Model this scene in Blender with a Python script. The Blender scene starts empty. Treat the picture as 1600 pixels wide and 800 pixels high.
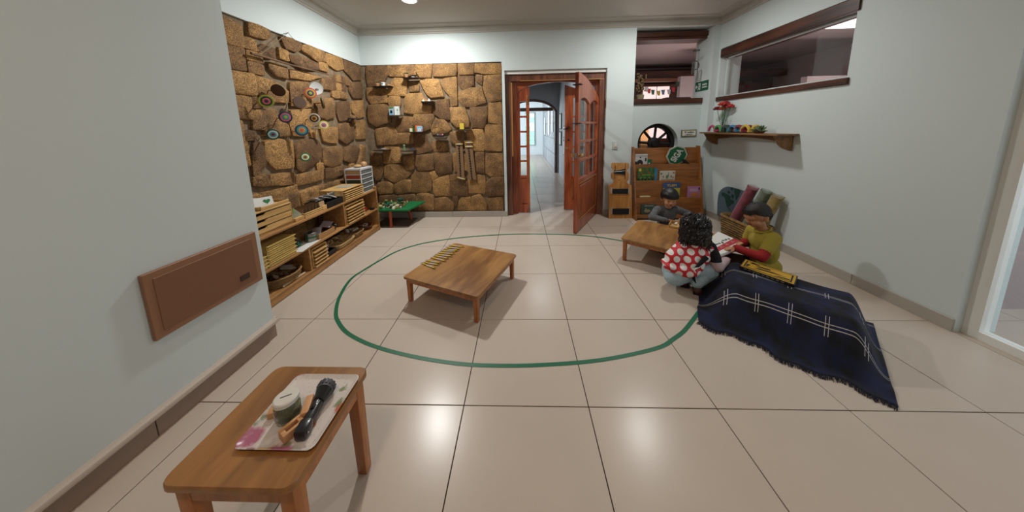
import bpy, bmesh, math, random
from mathutils import Vector, Matrix, Euler
from math import pi, sin, cos, radians as rad
random.seed(7)
SC = bpy.context.scene
COL = SC.collection
# ------------------------------------------------------------------ camera
F_, YAW, PIT, ROL = 426.35, -0.0329, 0.1518, -0.0199
CAMLOC = Vector((0.2931, -1.1277, 1.329)); PCY = 264.17
_cy, _sy, _cp, _sp = cos(YAW), sin(YAW), cos(PIT), sin(PIT)
CF = Vector((_sy*_cp, _cy*_cp, -_sp)); _R = Vector((_cy, -_sy, 0)); _U = _R.cross(CF)
CR = cos(ROL)*_R + sin(ROL)*_U; CU = -sin(ROL)*_R + cos(ROL)*_U
cam = bpy.data.cameras.new('camera'); co = bpy.data.objects.new('camera', cam); COL.objects.link(co)
cam.sensor_width = 36; cam.lens = F_/1600*36; cam.shift_y = -(400-PCY)/1600; cam.clip_start = 0.05
mw = Matrix.Identity(4)
for i in range(3): mw[i][0] = CR[i]; mw[i][1] = CU[i]; mw[i][2] = -CF[i]; mw[i][3] = CAMLOC[i]
co.matrix_world = mw; SC.camera = co
def P(x, y, z=None, Y=None, X=None):
    "world point seen at a photograph pixel, on a known real plane (z, Y or X)"
    d = CF*F_ + CR*(x-800) - CU*(y-PCY)
    t = (Y-CAMLOC.y)/d.y if Y is not None else ((X-CAMLOC.x)/d.x if X is not None else (z-CAMLOC.z)/d.z)
    return CAMLOC + d*t
# ------------------------------------------------------------------ light and exposure
SC.view_settings.view_transform = 'Standard'; SC.view_settings.look = 'None'
SC.view_settings.gamma = 1; SC.view_settings.exposure = 0.38
W = bpy.data.worlds.new('sky'); SC.world = W; W.use_nodes = True
W.node_tree.nodes['Background'].inputs[0].default_value = (0.85, 0.93, 1.0, 1)
W.node_tree.nodes['Background'].inputs[1].default_value = 1.2
LAMPS = [(-0.89, 2.04, 39), (1.84, 1.97, 17), (-0.3, -1.3, 10), (1.7, -1.5, 5)]   # x, y, watts of the ceiling lamps; last two unseen, added as warm fill
def area(name, loc, size, power, col, rot=(0, 0, 0), sy=None, shape='RECTANGLE'):
    l = bpy.data.lights.new(name, 'AREA'); l.shape = shape; l.size = size
    if sy: l.size_y = sy
    l.energy = power; l.color = col
    o = bpy.data.objects.new(name, l); COL.objects.link(o); o.location = loc; o.rotation_euler = rot
    return o
for i, (x, y, w) in enumerate(LAMPS):
    area('lamp_light', (x, y, 2.70), 0.16, w, (0.98, 0.98, 0.95) if i < 2 else (1.0, 0.74, 0.55), shape='DISK')
area('hall_daylight', (-2.2, 9.3, 1.6), 3.4, 190, (0.82, 0.92, 1.0), (0, rad(-90), 0), 2.2)
area('hall_fill', (0.7, 4.6, 2.5), 0.5, 9, (0.9, 0.95, 1.0))  # added fill light for the hall, no lamp hangs here
area('next_room_fill', (3.2, 4.2, 0.9), 0.8, 14, (1.0, 0.84, 0.80), (rad(180), 0, 0))  # added upward fill that brightens the next room, no lamp stands here
area('next_room_fill', (4.9, 2.4, 0.9), 0.8, 24, (1.0, 0.84, 0.80), (rad(180), 0, 0))  # second added upward fill, for the side behind the right opening
# ------------------------------------------------------------------ materials
MATS = {}
def newmat(name):
    m = bpy.data.materials.new(name); m.use_nodes = True
    nt = m.node_tree; b = nt.nodes['Principled BSDF']
    return m, nt, b
def srgb(c):
    if isinstance(c, str):
        c = [int(c[i:i+2], 16)/255 for i in (0, 2, 4)]
    return tuple((v/12.92 if v <= .04045 else ((v+.055)/1.055)**2.4) for v in c) + (1,)
def plain(name, c, rough=.6, metal=0, bump=0, bscale=60, var=0, trans=0, coat=0, emit=None, es=1, sheen=0):
    if name in MATS: return MATS[name]
    m, nt, b = newmat(name); N = nt.nodes; L = nt.links
    col = srgb(c)
    b.inputs['Base Color'].default_value = col; b.inputs['Roughness'].default_value = rough
    b.inputs['Metallic'].default_value = metal; b.inputs['Transmission Weight'].default_value = trans
    b.inputs['Coat Weight'].default_value = coat; b.inputs['Sheen Weight'].default_value = sheen
    if emit: b.inputs['Emission Color'].default_value = srgb(emit); b.inputs['Emission Strength'].default_value = es
    if bump or var:
        tc = N.new('ShaderNodeTexCoord'); n = N.new('ShaderNodeTexNoise'); n.inputs['Scale'].default_value = bscale; n.inputs['Detail'].default_value = 4
        L.new(tc.outputs['Object'], n.inputs['Vector'])
        if bump:
            bp = N.new('ShaderNodeBump'); bp.inputs['Strength'].default_value = bump; bp.inputs['Distance'].default_value = .004
            L.new(n.outputs['Fac'], bp.inputs['Height']); L.new(bp.outputs[0], b.inputs['Normal'])
        if var:
            n2 = N.new('ShaderNodeTexNoise'); n2.inputs['Scale'].default_value = bscale*.3; n2.inputs['Detail'].default_value = 5
            L.new(tc.outputs['Object'], n2.inputs['Vector'])
            cr = N.new('ShaderNodeValToRGB'); cr.color_ramp.elements[0].position = .3; cr.color_ramp.elements[1].position = .7
            cr.color_ramp.elements[0].color = tuple(v*(1-var) for v in col[:3])+(1,)
            cr.color_ramp.elements[1].color = tuple(min(1, v*(1+var)) for v in col[:3])+(1,)
            L.new(n2.outputs['Fac'], cr.inputs[0]); L.new(cr.outputs[0], b.inputs['Base Color'])
    MATS[name] = m; return m
def wood(name, c1, c2, axis=0, scale=6, rough=.45, stretch=9, coat=0, bump=.08, knots=0):
    if name in MATS: return MATS[name]
    m, nt, b = newmat(name); N = nt.nodes; L = nt.links
    tc = N.new('ShaderNodeTexCoord'); mp = N.new('ShaderNodeMapping')
    s = [scale*stretch]*3; s[axis] = scale; mp.inputs['Scale'].default_value = s
    L.new(tc.outputs['Object'], mp.inputs['Vector'])
    n = N.new('ShaderNodeTexNoise'); n.inputs['Scale'].default_value = 1; n.inputs['Detail'].default_value = 6; n.inputs['Distortion'].default_value = .6
    L.new(mp.outputs[0], n.inputs['Vector'])
    n2 = N.new('ShaderNodeTexNoise'); n2.inputs['Scale'].default_value = .25; n2.inputs['Detail'].default_value = 3
    L.new(mp.outputs[0], n2.inputs['Vector'])
    ad = N.new('ShaderNodeMath'); ad.operation = 'ADD'; L.new(n.outputs['Fac'], ad.inputs[0]); L.new(n2.outputs['Fac'], ad.inputs[1])
    cr = N.new('ShaderNodeValToRGB'); cr.color_ramp.elements[0].position = .78; cr.color_ramp.elements[1].position = 1.22
    mm = N.new('ShaderNodeMapRange'); mm.inputs[1].default_value = .7; mm.inputs[2].default_value = 1.3; L.new(ad.outputs[0], mm.inputs[0])
    cr.color_ramp.elements[0].position = .15; cr.color_ramp.elements[1].position = .85
    cr.color_ramp.elements[0].color = srgb(c1); cr.color_ramp.elements[1].color = srgb(c2)
    L.new(mm.outputs[0], cr.inputs[0]); last = cr.outputs[0]
    if knots:
        v = N.new('ShaderNodeTexVoronoi'); v.inputs['Scale'].default_value = knots; L.new(tc.outputs['Object'], v.inputs['Vector'])
        k = N.new('ShaderNodeValToRGB'); k.color_ramp.elements[0].position = .06; k.color_ramp.elements[1].position = .13
        k.color_ramp.elements[0].color = (.10, .03, .01, 1); k.color_ramp.elements[1].color = (1, 1, 1, 1)
        L.new(v.outputs['Distance'], k.inputs[0])
        mx = N.new('ShaderNodeMixRGB'); mx.blend_type = 'MULTIPLY'; mx.inputs[0].default_value = 1
        L.new(last, mx.inputs[1]); L.new(k.outputs[0], mx.inputs[2]); last = mx.outputs[0]
    L.new(last, b.inputs['Base Color']); b.inputs['Roughness'].default_value = rough; b.inputs['Coat Weight'].default_value = coat
    b.inputs['Coat Roughness'].default_value = .2
    bp = N.new('ShaderNodeBump'); bp.inputs['Strength'].default_value = bump; bp.inputs['Distance'].default_value = .003
    L.new(n.outputs['Fac'], bp.inputs['Height']); L.new(bp.outputs[0], b.inputs['Normal'])
    MATS[name] = m; return m
def stone_mat():
    m, nt, b = newmat('rough_sandstone'); N = nt.nodes; L = nt.links
    tc = N.new('ShaderNodeTexCoord'); oi = N.new('ShaderNodeObjectInfo')
    big = N.new('ShaderNodeTexNoise'); big.inputs['Scale'].default_value = 7; big.inputs['Detail'].default_value = 4
    fine = N.new('ShaderNodeTexNoise'); fine.inputs['Scale'].default_value = 110; fine.inputs['Detail'].default_value = 5; fine.inputs['Roughness'].default_value = .75
    for n in (big, fine): L.new(tc.outputs['Object'], n.inputs['Vector'])
    r1 = N.new('ShaderNodeValToRGB'); e = r1.color_ramp.elements
    e[0].position = .25; e[0].color = srgb('664b30'); e[1].position = .75; e[1].color = srgb('a8824f')
    x = e.new(.5); x.color = srgb('86663f')
    ad = N.new('ShaderNodeMath'); ad.operation = 'MULTIPLY_ADD'; ad.inputs[1].default_value = .55; L.new(oi.outputs['Random'], ad.inputs[0])
    sb = N.new('ShaderNodeMath'); sb.operation = 'SUBTRACT'; sb.inputs[1].default_value = .27; L.new(big.outputs['Fac'], sb.inputs[0]); L.new(sb.outputs[0], ad.inputs[2])
    L.new(ad.outputs[0], r1.inputs[0])
    r2 = N.new('ShaderNodeValToRGB'); f = r2.color_ramp.elements
    f[0].position = .38; f[0].color = (.30, .26, .22, 1); f[1].position = .64; f[1].color = (1.9, 1.78, 1.6, 1)
    x = f.new(.5); x.color = (.82, .80, .78, 1)
    L.new(fine.outputs['Fac'], r2.inputs[0])
    mx = N.new('ShaderNodeMixRGB'); mx.blend_type = 'MULTIPLY'; mx.inputs[0].default_value = 1
    L.new(r1.outputs[0], mx.inputs[1]); L.new(r2.outputs[0], mx.inputs[2])
    L.new(mx.outputs[0], b.inputs['Base Color']); b.inputs['Roughness'].default_value = .85
    bp = N.new('ShaderNodeBump'); bp.inputs['Strength'].default_value = .9; bp.inputs['Distance'].default_value = .008
    L.new(fine.outputs['Fac'], bp.inputs['Height']); L.new(bp.outputs[0], b.inputs['Normal'])
    return m
def glass_mat(name, tint=(.95, .97, .97), gl=.1):
    m = bpy.data.materials.new(name); m.use_nodes = True; nt = m.node_tree; N = nt.nodes; L = nt.links
    N.remove(N['Principled BSDF']); out = N['Material Output']
    t = N.new('ShaderNodeBsdfTransparent'); t.inputs[0].default_value = tint+(1,)
    g = N.new('ShaderNodeBsdfGlossy'); g.inputs['Roughness'].default_value = .03
    lw = N.new('ShaderNodeLayerWeight'); pw = N.new('ShaderNodeMath'); pw.operation = 'POWER'; pw.inputs[1].default_value = 4; L.new(lw.outputs['Facing'], pw.inputs[0])
    fr = N.new('ShaderNodeMath'); fr.operation = 'MULTIPLY_ADD'; fr.inputs[1].default_value = .6; fr.inputs[2].default_value = .03; L.new(pw.outputs[0], fr.inputs[0])
    mx = N.new('ShaderNodeMixShader'); L.new(fr.outputs[0], mx.inputs[0]); L.new(t.outputs[0], mx.inputs[1]); L.new(g.outputs[0], mx.inputs[2])
    L.new(mx.outputs[0], out.inputs[0]); return m
# ------------------------------------------------------------------ mesh builder
class MB:
    def __init__(s): s.bm = bmesh.new(); s.mi = 0
    def _mark(s, faces):
        for f in faces: f.material_index = s.mi
    def mat(s, i): s.mi = i; return s
    def box(s, c, d, rot=None, bev=0, seg=2, M=None, taper=None):
        "box centred on c, size d"
        bm2 = bmesh.new(); bmesh.ops.create_cube(bm2, size=1)
        for v in bm2.verts:
            v.co = Vector((v.co.x*d[0], v.co.y*d[1], v.co.z*d[2]))
            if taper and v.co.z < 0: v.co.x *= taper; v.co.y *= taper
        if bev: bmesh.ops.bevel(bm2, geom=list(bm2.edges), offset=bev, segments=seg, affect='EDGES', profile=.5)
        T = Matrix.Translation(Vector(c))
        if rot: T = T @ Euler(rot).to_matrix().to_4x4()
        if M: T = M @ T
        s.add(bm2, T); return s
    def add(s, bm2, T=None):
        vs = [s.bm.verts.new((T @ v.co) if T else v.co) for v in bm2.verts]
        bm2.verts.index_update()
        for f in bm2.faces:
            try:
                nf = s.bm.faces.new([vs[v.index] for v in f.verts]); nf.material_index = s.mi
            except ValueError: pass
        bm2.free()
    def raw(s, verts, faces):
        vs = [s.bm.verts.new(Vector(v)) for v in verts]
        for f in faces:
            nf = s.bm.faces.new([vs[i] for i in f]); nf.material_index = s.mi
        return s
    def cyl(s, p0, p1, r0, r1=None, n=16, cap=True):
        p0, p1 = Vector(p0), Vector(p1); r1 = r0 if r1 is None else r1
        d = (p1-p0).normalized(); a = d.orthogonal().normalized(); b = d.cross(a)
        A = [p0+(a*cos(2*pi*i/n)+b*sin(2*pi*i/n))*r0 for i in range(n)]
        B = [p1+(a*cos(2*pi*i/n)+b*sin(2*pi*i/n))*r1 for i in range(n)]
        fs = [(i, (i+1) % n, n+(i+1) % n, n+i) for i in range(n)]
        if cap: fs += [tuple(range(n))[::-1], tuple(range(n, 2*n))]
        return s.raw(A+B, fs)
    def tube(s, pts, r, n=6, cap=True):
        pts = [Vector(p) for p in pts]; k = len(pts)
        rs = r if isinstance(r, (list, tuple)) else [r]*k
        V = []; a = None
        for i, p in enumerate(pts):
            d = (pts[min(i+1, k-1)]-pts[max(i-1, 0)])
            d = d.normalized() if d.length > 1e-9 else Vector((0, 0, 1))
            if a is None: a = d.orthogonal().normalized()
            else:
                a = a-d*a.dot(d); a = a.normalized() if a.length > 1e-6 else d.orthogonal().normalized()
            b = d.cross(a)
            V += [p+(a*cos(2*pi*j/n)+b*sin(2*pi*j/n))*rs[i] for j in range(n)]
        fs = [(i*n+j, i*n+(j+1) % n, (i+1)*n+(j+1) % n, (i+1)*n+j) for i in range(k-1) for j in range(n)]
        if cap: fs += [tuple(range(n))[::-1], tuple(range((k-1)*n, k*n))]
        return s.raw(V, fs)
    def lathe(s, prof, c=(0, 0, 0), n=24, axis='z'):
        V = []; k = len(prof); c = Vector(c)
        for r, z in prof:
            for j in range(n):
                x, y = r*cos(2*pi*j/n), r*sin(2*pi*j/n)
                V.append(c+(Vector((x, y, z)) if axis == 'z' else (Vector((z, x, y)) if axis == 'x' else Vector((x, z, y)))))
        fs = [(i*n+j, i*n+(j+1) % n, (i+1)*n+(j+1) % n, (i+1)*n+j) for i in range(k-1) for j in range(n)]
        op = prof[0][0] > 1e-5 and prof[-1][0] > 1e-5
        if prof[0][0] > 1e-5 and not op: fs.append(tuple(range(n))[::-1])
        if prof[-1][0] > 1e-5 and not op: fs.append(tuple(range((k-1)*n, k*n)))
        return s.raw(V, fs)
    def ball(s, c, r, seg=16, rot=None, ring=10):
        bm2 = bmesh.new(); bmesh.ops.create_uvsphere(bm2, u_segments=seg, v_segments=ring, radius=1)
        r = (r, r, r) if not isinstance(r, (tuple, list)) else r
        T = Matrix.Translation(Vector(c))
        if rot: T = T @ Euler(rot).to_matrix().to_4x4()
        T = T @ Matrix.Diagonal((*r, 1)); s.add(bm2, T); return s
    def prism(s, poly, axis, a0, a1):
        "closed 2D outline extruded along x, y or z"
        def m(p, a): return {'z': (p[0], p[1], a), 'y': (p[0], a, p[1]), 'x': (a, p[0], p[1])}[axis]
        n = len(poly); V = [m(p, a0) for p in poly]+[m(p, a1) for p in poly]
        return s.raw(V, [(i, (i+1) % n, n+(i+1) % n, n+i) for i in range(n)]+[tuple(range(n))[::-1], tuple(range(n, 2*n))])
    def text(s, body, c, size, rot, depth=.0006, bold=0, sx=1):
        cu = bpy.data.curves.new('t', 'FONT'); cu.body = body; cu.size = size; cu.align_x = 'CENTER'; cu.align_y = 'CENTER'; cu.extrude = depth; cu.offset = bold
        o = bpy.data.objects.new('t', cu); COL.objects.link(o)
        me = o.to_mesh(); bm2 = bmesh.new(); bm2.from_mesh(me)
        o.to_mesh_clear(); bpy.data.objects.remove(o); bpy.data.curves.remove(cu)
        R = rot if isinstance(rot, Matrix) else Euler(rot).to_matrix()
        s.add(bm2, Matrix.Translation(Vector(c)) @ R.to_4x4() @ Matrix.Diagonal((sx, 1, 1, 1))); return s
    def build(s, name, mats, parent=None, smooth=35, world=True):
        bmesh.ops.recalc_face_normals(s.bm, faces=s.bm.faces)
        me = bpy.data.meshes.new(name)
        if parent is not None and world and parent.name in ROOTM:
            s.bm.transform(ROOTM[parent.name].inverted())
        s.bm.to_mesh(me); s.bm.free()
        for m in (mats if isinstance(mats, (list, tuple)) else [mats]): me.materials.append(m)
        if smooth:
            me.polygons.foreach_set('use_smooth', [True]*len(me.polygons))
            if smooth < 180: me.set_sharp_from_angle(angle=rad(smooth))
        o = bpy.data.objects.new(name, me); COL.objects.link(o)
        if parent is not None: o.parent = parent
        if parent is not None and parent.name in ROOTM: ROOTM[o.name] = ROOTM[parent.name]
        return o
ROOTM = {}
def thing(name, label, cat, loc=(0, 0, 0), rz=0, group=None):
    o = bpy.data.objects.new(name, None); COL.objects.link(o); o.empty_display_size = .05
    o.location = loc; o.rotation_euler = (0, 0, rz)
    ROOTM[o.name] = Matrix.Translation(Vector(loc)) @ Matrix.Rotation(rz, 4, 'Z')
    o['label'] = label; o['category'] = cat
    if group: o['group'] = group
    return o
def tag(o, label, cat, group=None):
    o['label'] = label; o['category'] = cat
    if group: o['group'] = group
    return o
def structure(o): o['kind'] = 'structure'; return o
def recenter(o):
    "move a one-mesh thing's origin to its own base"
    vs = o.data.vertices; n = len(vs)
    mn = Vector([min(v.co[i] for v in vs) for i in range(3)]); mxv = Vector([max(v.co[i] for v in vs) for i in range(3)])
    c = Vector(((mn.x+mxv.x)/2, (mn.y+mxv.y)/2, mn.z)); o.data.transform(Matrix.Translation(-c)); o.location = c; return o
def dup(root, loc=None, rz=None, label=None):
    r = root.copy(); COL.objects.link(r)
    if loc is not None: r.location = loc
    if rz is not None: r.rotation_euler = (0, 0, rz)
    if label: r['label'] = label
    for ch in list(root.children):
        c = ch.copy(); COL.objects.link(c); c.parent = r
        for g in list(ch.children):
            d = g.copy(); COL.objects.link(d); d.parent = c
    return r
# ------------------------------------------------------------------ palette
white = plain('white_wall_paint', 'c8d2d2', .7, bump=.06, bscale=40)
ceilm = plain('ceiling_paint', 'b8b4ac', .8)
mortar = plain('grey_mortar', '75644e', .95, bump=1, bscale=70, var=.3)
stone = stone_mat()
tilem = plain('cream_polished_tile', 'bfb2a5', .25, var=.03, bscale=9)
grout = plain('dark_grout', '3a2a24', .9)
basem = plain('baseboard_tile', 'a8a198', .35)
redwood = wood('red_varnished_wood', '7c351a', 'b45f38', axis=2, scale=3, rough=.32, coat=.3)
darkbeam = wood('dark_brown_beam', '2e160c', '59301c', axis=0, scale=3, rough=.45)
darkbeam2 = wood('dark_brown_beam_side', '2e160c', '59301c', axis=1, scale=3, rough=.45)
casingw = wood('brown_door_casing', '4a2a1e', '7b4a36', axis=2, scale=3, rough=.35, coat=.2)
palew = plain('pale_edge_wood', 'a0723c', .5)
glass = glass_mat('clear_glass')
tanbeam = plain('tan_rail', '7c4c30', .5)
black = plain('black_rubber', '0c0c0e', .5)
tablew = wood('table_wood', '754c28', 'a67a45', axis=0, scale=3.2, rough=.35, coat=.3, stretch=4)
legw = wood('orange_pine', '98592a', 'b87339', axis=2, scale=5, rough=.4, coat=.2)
shelfw = wood('shelf_pine', '8c6336', 'ab7d4a', axis=1, scale=4, rough=.5)
palepine = wood('pale_pine', 'b18b54', 'cfa86c', axis=1, scale=5, rough=.55)
yelpine = wood('yellow_pine', 'b49650', 'cdb066', axis=1, scale=5, rough=.55)
paper = plain('white_paper', 'd6d6d2', .7)
brass = plain('brass', 'c9a468', .3, metal=1)
steel = plain('steel', '9a9a98', .3, metal=1)
slate = plain('dark_slate', '2f2a28', .8, bump=.5, bscale=40)
# ------------------------------------------------------------------ floor of tiles
tilem.node_tree.nodes['Principled BSDF'].inputs['Specular IOR Level'].default_value = .30
T = .6
mb = MB(); mb.raw([(-2.2, -3.3, -.004), (6.6, -3.3, -.004), (6.6, 13, -.004), (-2.2, 13, -.004)], [(0, 1, 2, 3)])
mb.raw([(-2.2, -3.3, -.03), (6.6, -3.3, -.03), (6.6, 13, -.03), (-2.2, 13, -.03)], [(0, 1, 2, 3)])
floor = structure(mb.build('floor', grout, smooth=0))
mb = MB(); mb.box((T/2, T/2, -.005), (T-.0045, T-.0045, .010), bev=.0008, seg=1); tile0 = mb.build('tile', tilem, floor, smooth=0)
first = True
def tile_at(i, j, me=tile0.data):
    o = bpy.data.objects.new('tile', me); COL.objects.link(o); o.parent = floor; o.location = (i*T, j*T, 0)
for j in range(-3, 12):
    for i in range(-4, 5):
        if j >= 5 and not (0 <= i <= 2): continue
        if (i, j) == (0, 0): continue
        tile_at(i, j)
me_edge = bpy.data.meshes.new('tile')
bmx = bmesh.new(); bmesh.ops.create_cube(bmx, size=1)
for v in bmx.verts: v.co = Vector((v.co.x*(T-.0045)+T/2, v.co.y*(.6-.0045)+T/2, v.co.z*.01-.005))
bmx.to_mesh(me_edge); bmx.free(); me_edge.materials.append(tilem)
# tiles past the near ones, one sheet: next room, back of the room, far hall
mb = MB()
for j in range(-5, 21):
    for i in range(-4, 11):
        inroom = (-3 <= j < 12) and (-4 <= i <= 4) and not (j >= 5 and not (0 <= i <= 2))
        if inroom: continue
        mb.box(((i+.5)*T, (j+.5)*T, -.004), (T-.0045, T-.0045, .008))
o = mb.build('far_tiles', tilem, floor, smooth=0); o['kind'] = 'stuff'
# ------------------------------------------------------------------ walls
def wallbox(mb, x0, x1, y0, y1, z0, z1): mb.box(((x0+x1)/2, (y0+y1)/2, (z0+z1)/2), (x1-x0, y1-y0, z1-z0))
ZC = 2.74
mb = MB()
wallbox(mb, -2.25, .045, 2.862, 3.06, 0, 2.235)
wallbox(mb, -2.25, .045, 2.84, 3.06, 2.235, ZC)
wallbox(mb, .045, .083, 2.84, 3.06, 0, ZC)
wallbox(mb, .083, 1.507, 2.84, 3.06, 2.115, ZC)
wallbox(mb, 1.507, 1.885, 2.84, 3.22, 0, ZC)
wallbox(mb, 1.885, 2.92, 2.84, 3.22, 2.63, ZC)
wallbox(mb, 2.92, 3.30, 2.84, 3.22, 0, ZC)
# panel under the opening, with the round hole
HC = P(1027, 228, Y=3.0); HR = (P(1059, 226, Y=3.0)-P(996, 228, Y=3.0)).length/2; HC = Vector(((P(1059, 226, Y=3.0).x+P(996, 228, Y=3.0).x)/2, 0, P(1027, 193, Y=3.0).z-HR))
x0, x1, z0, z1 = 1.885, 2.92, 0, 1.63; n = 48
for yy in (3.0, 3.22):
    V = []; 
    for i in range(n):
        a = 2*pi*i/n; dx, dz = cos(a), sin(a)
        V.append((HC.x+HR*dx, yy, HC.z+HR*dz))
    for i in range(n):
        a = 2*pi*i/n; dx, dz = cos(a), sin(a)
        t = min(((x1-HC.x)/dx if dx > 1e-9 else (x0-HC.x)/dx if dx < -1e-9 else 1e9), ((z1-HC.z)/dz if dz > 1e-9 else (z0-HC.z)/dz if dz < -1e-9 else 1e9))
        V.append((HC.x+t*dx, yy, HC.z+t*dz))
    mb.raw(V, [(i, (i+1) % n, n+(i+1) % n, n+i) for i in range(n)])
    for (cx, cz) in ((x0, z0), (x0, z1), (x1, z0), (x1, z1)):   # corner triangles
        ang = math.atan2(cz-HC.z, cx-HC.x) % (2*pi); i = int(ang/(2*pi)*n)
        mb.raw([V[n+i], V[n+(i+1) % n], (cx, yy, cz)], [(0, 1, 2)])
V = [(HC.x+HR*cos(2*pi*i/n), yy, HC.z+HR*sin(2*pi*i/n)) for yy in (3.0, 3.22) for i in range(n)]
mb.raw(V, [(i, (i+1) % n, n+(i+1) % n, n+i) for i in range(n)])
wall_back = structure(mb.build('wall_back', [white], smooth=30))
mb = MB()
wallbox(mb, -2.25, -1.972, -.2, 2.862, 0, 2.24)
mortar_left = mb
mb2 = MB(); wallbox(mb2, -2.25, -1.95, -.2, 2.84, 2.24, ZC)
wall_left = structure(mb2.build('wall_left', white, smooth=0))
mortar_left.build('mortar', mortar, wall_left, smooth=0)
mb = MB(); wallbox(mb, -2.0, .046, 2.8619, 2.8625, 0, 2.236); mb.build('mortar', mortar, wall_back, smooth=0)
# near partition on the left
mb = MB(); wallbox(mb, -2.3, -1.345, -3.2, .445, 0, ZC); wall_near = structure(mb.build('wall_near_left', white, smooth=0))
mb = MB(); wallbox(mb, -2.3, 3.3, -3.3, -3.1, 0, ZC); structure(mb.build('wall_behind', white, smooth=0))
mb = MB()
OY0, OY1, OZ0, OZ1 = 1.3, 2.80, 1.66, 2.31
wallbox(mb, 3.0, 3.25, OY1, 2.84, 0, ZC)
wallbox(mb, 3.0, 3.25, OY0, OY1, 0, OZ0); wallbox(mb, 3.0, 3.25, OY0, OY1, OZ1, ZC)
DY0, DY1 = -1.5, .50
wallbox(mb, 3.0, 3.25, DY1, OY0, 0, ZC); wallbox(mb, 3.0, 3.25, DY0, DY1, 2.3, ZC); wallbox(mb, 3.0, 3.25, -3.3, DY0, 0, ZC)
wall_right = structure(mb.build('wall_right', white, smooth=0))
mb = MB(); wallbox(mb, -2.3, 3.3, -3.3, 3.06, ZC-.01, ZC+.1); wallbox(mb, 1.5, 3.3, 3.05, 3.23, ZC-.01, ZC+.1)
ceiling = structure(mb.build('ceiling', ceilm, smooth=0))
# cornice
def cornice(name, a, b, nrm):
    a, b, nrm = Vector(a), Vector(b), Vector(nrm); mb = MB()
    prof = [(0, 2.625), (.012, 2.625), (.014, 2.642), (.03, 2.648), (.034, 2.70), (.10, 2.715), (.115, 2.73), (0, 2.73)]
    V = [p+nrm*d+Vector((0, 0, z)) for p in (a, b) for d, z in prof]; n = len(prof)
    mb.raw(V, [(i, (i+1) % n, n+(i+1) % n, n+i) for i in range(n)]+[tuple(range(n)), tuple(range(n, 2*n))])
    return structure(mb.build(name, ceilm, smooth=30))
cornice('trim_1', (-1.95, 2.84, 0), (3.0, 2.84, 0), (0, -1, 0))
cornice('trim_2', (-1.95, .445, 0), (-1.95, 2.84, 0), (1, 0, 0))
cornice('trim_3', (3.0, 2.84, 0), (3.0, -3.1, 0), (-1, 0, 0))
cornice('trim_4', (-1.345, .445, 0), (-1.345, -3.1, 0), (1, 0, 0))
# ------------------------------------------------------------------ stones
def chaikin(p, k=1, w=.22):
    for _ in range(k):
        q = []
        for i in range(len(p)):
            a, b = p[i], p[(i+1) % len(p)]
            q += [(a[0]*(1-w)+b[0]*w, a[1]*(1-w)+b[1]*w), (a[0]*w+b[0]*(1-w), a[1]*w+b[1]*(1-w))]
        p = q
    return p
def make_stone(poly, plane, depth, parent, rnd):
    "poly in metres (u along the wall, v up); plane 'back' or 'left'"
    A = sum(poly[i][0]*poly[(i+1) % len(poly)][1]-poly[(i+1) % len(poly)][0]*poly[i][1] for i in range(len(poly)))
    if A < 0: poly = poly[::-1]
    cx = sum(p[0] for p in poly)/len(poly); cy = sum(p[1] for p in poly)/len(poly)
    q = []
    for i in range(len(poly)):
        a, b = poly[i], poly[(i+1) % len(poly)]; q.append(a)
        if math.dist(a, b) > .09:
            m = rnd.uniform(.4, .6); q.append((a[0]*(1-m)+b[0]*m+rnd.uniform(-.006, .006), a[1]*(1-m)+b[1]*m+rnd.uniform(-.006, .006)))
    q = chaikin(q, 1, .10)
    R = max(math.dist(p, (cx, cy)) for p in q)
    def ring(off, d, jit):
        out = []
        for (u, v) in q:
            L = math.dist((u, v), (cx, cy)); k = max(.1, (L-off)/L)
            out.append((cx+(u-cx)*k, cy+(v-cy)*k, d+rnd.uniform(-jit, jit)))
        return out
    dd = depth
    V = ring(-.014, -.022, 0)+ring(-.009, dd*.5, .001)+ring(.002, dd, .002)+ring(R*.45, dd+rnd.uniform(0, .004), .003)+[(cx, cy, dd+rnd.uniform(0, .006))]
    n = len(q); f = []
    for r in range(3): f += [(r*n+i, r*n+(i+1) % n, (r+1)*n+(i+1) % n, (r+1)*n+i) for i in range(n)]
    f += [(3*n+i, 3*n+(i+1) % n, 4*n) for i in range(n)]
    W3 = [(u, 2.84-d, v) for u, v, d in V] if plane == 'back' else [(-1.95+d, u, v) for u, v, d in V]
    mb = MB(); mb.raw(W3, f); return mb.build('stone', stone, parent, smooth=50)
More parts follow.
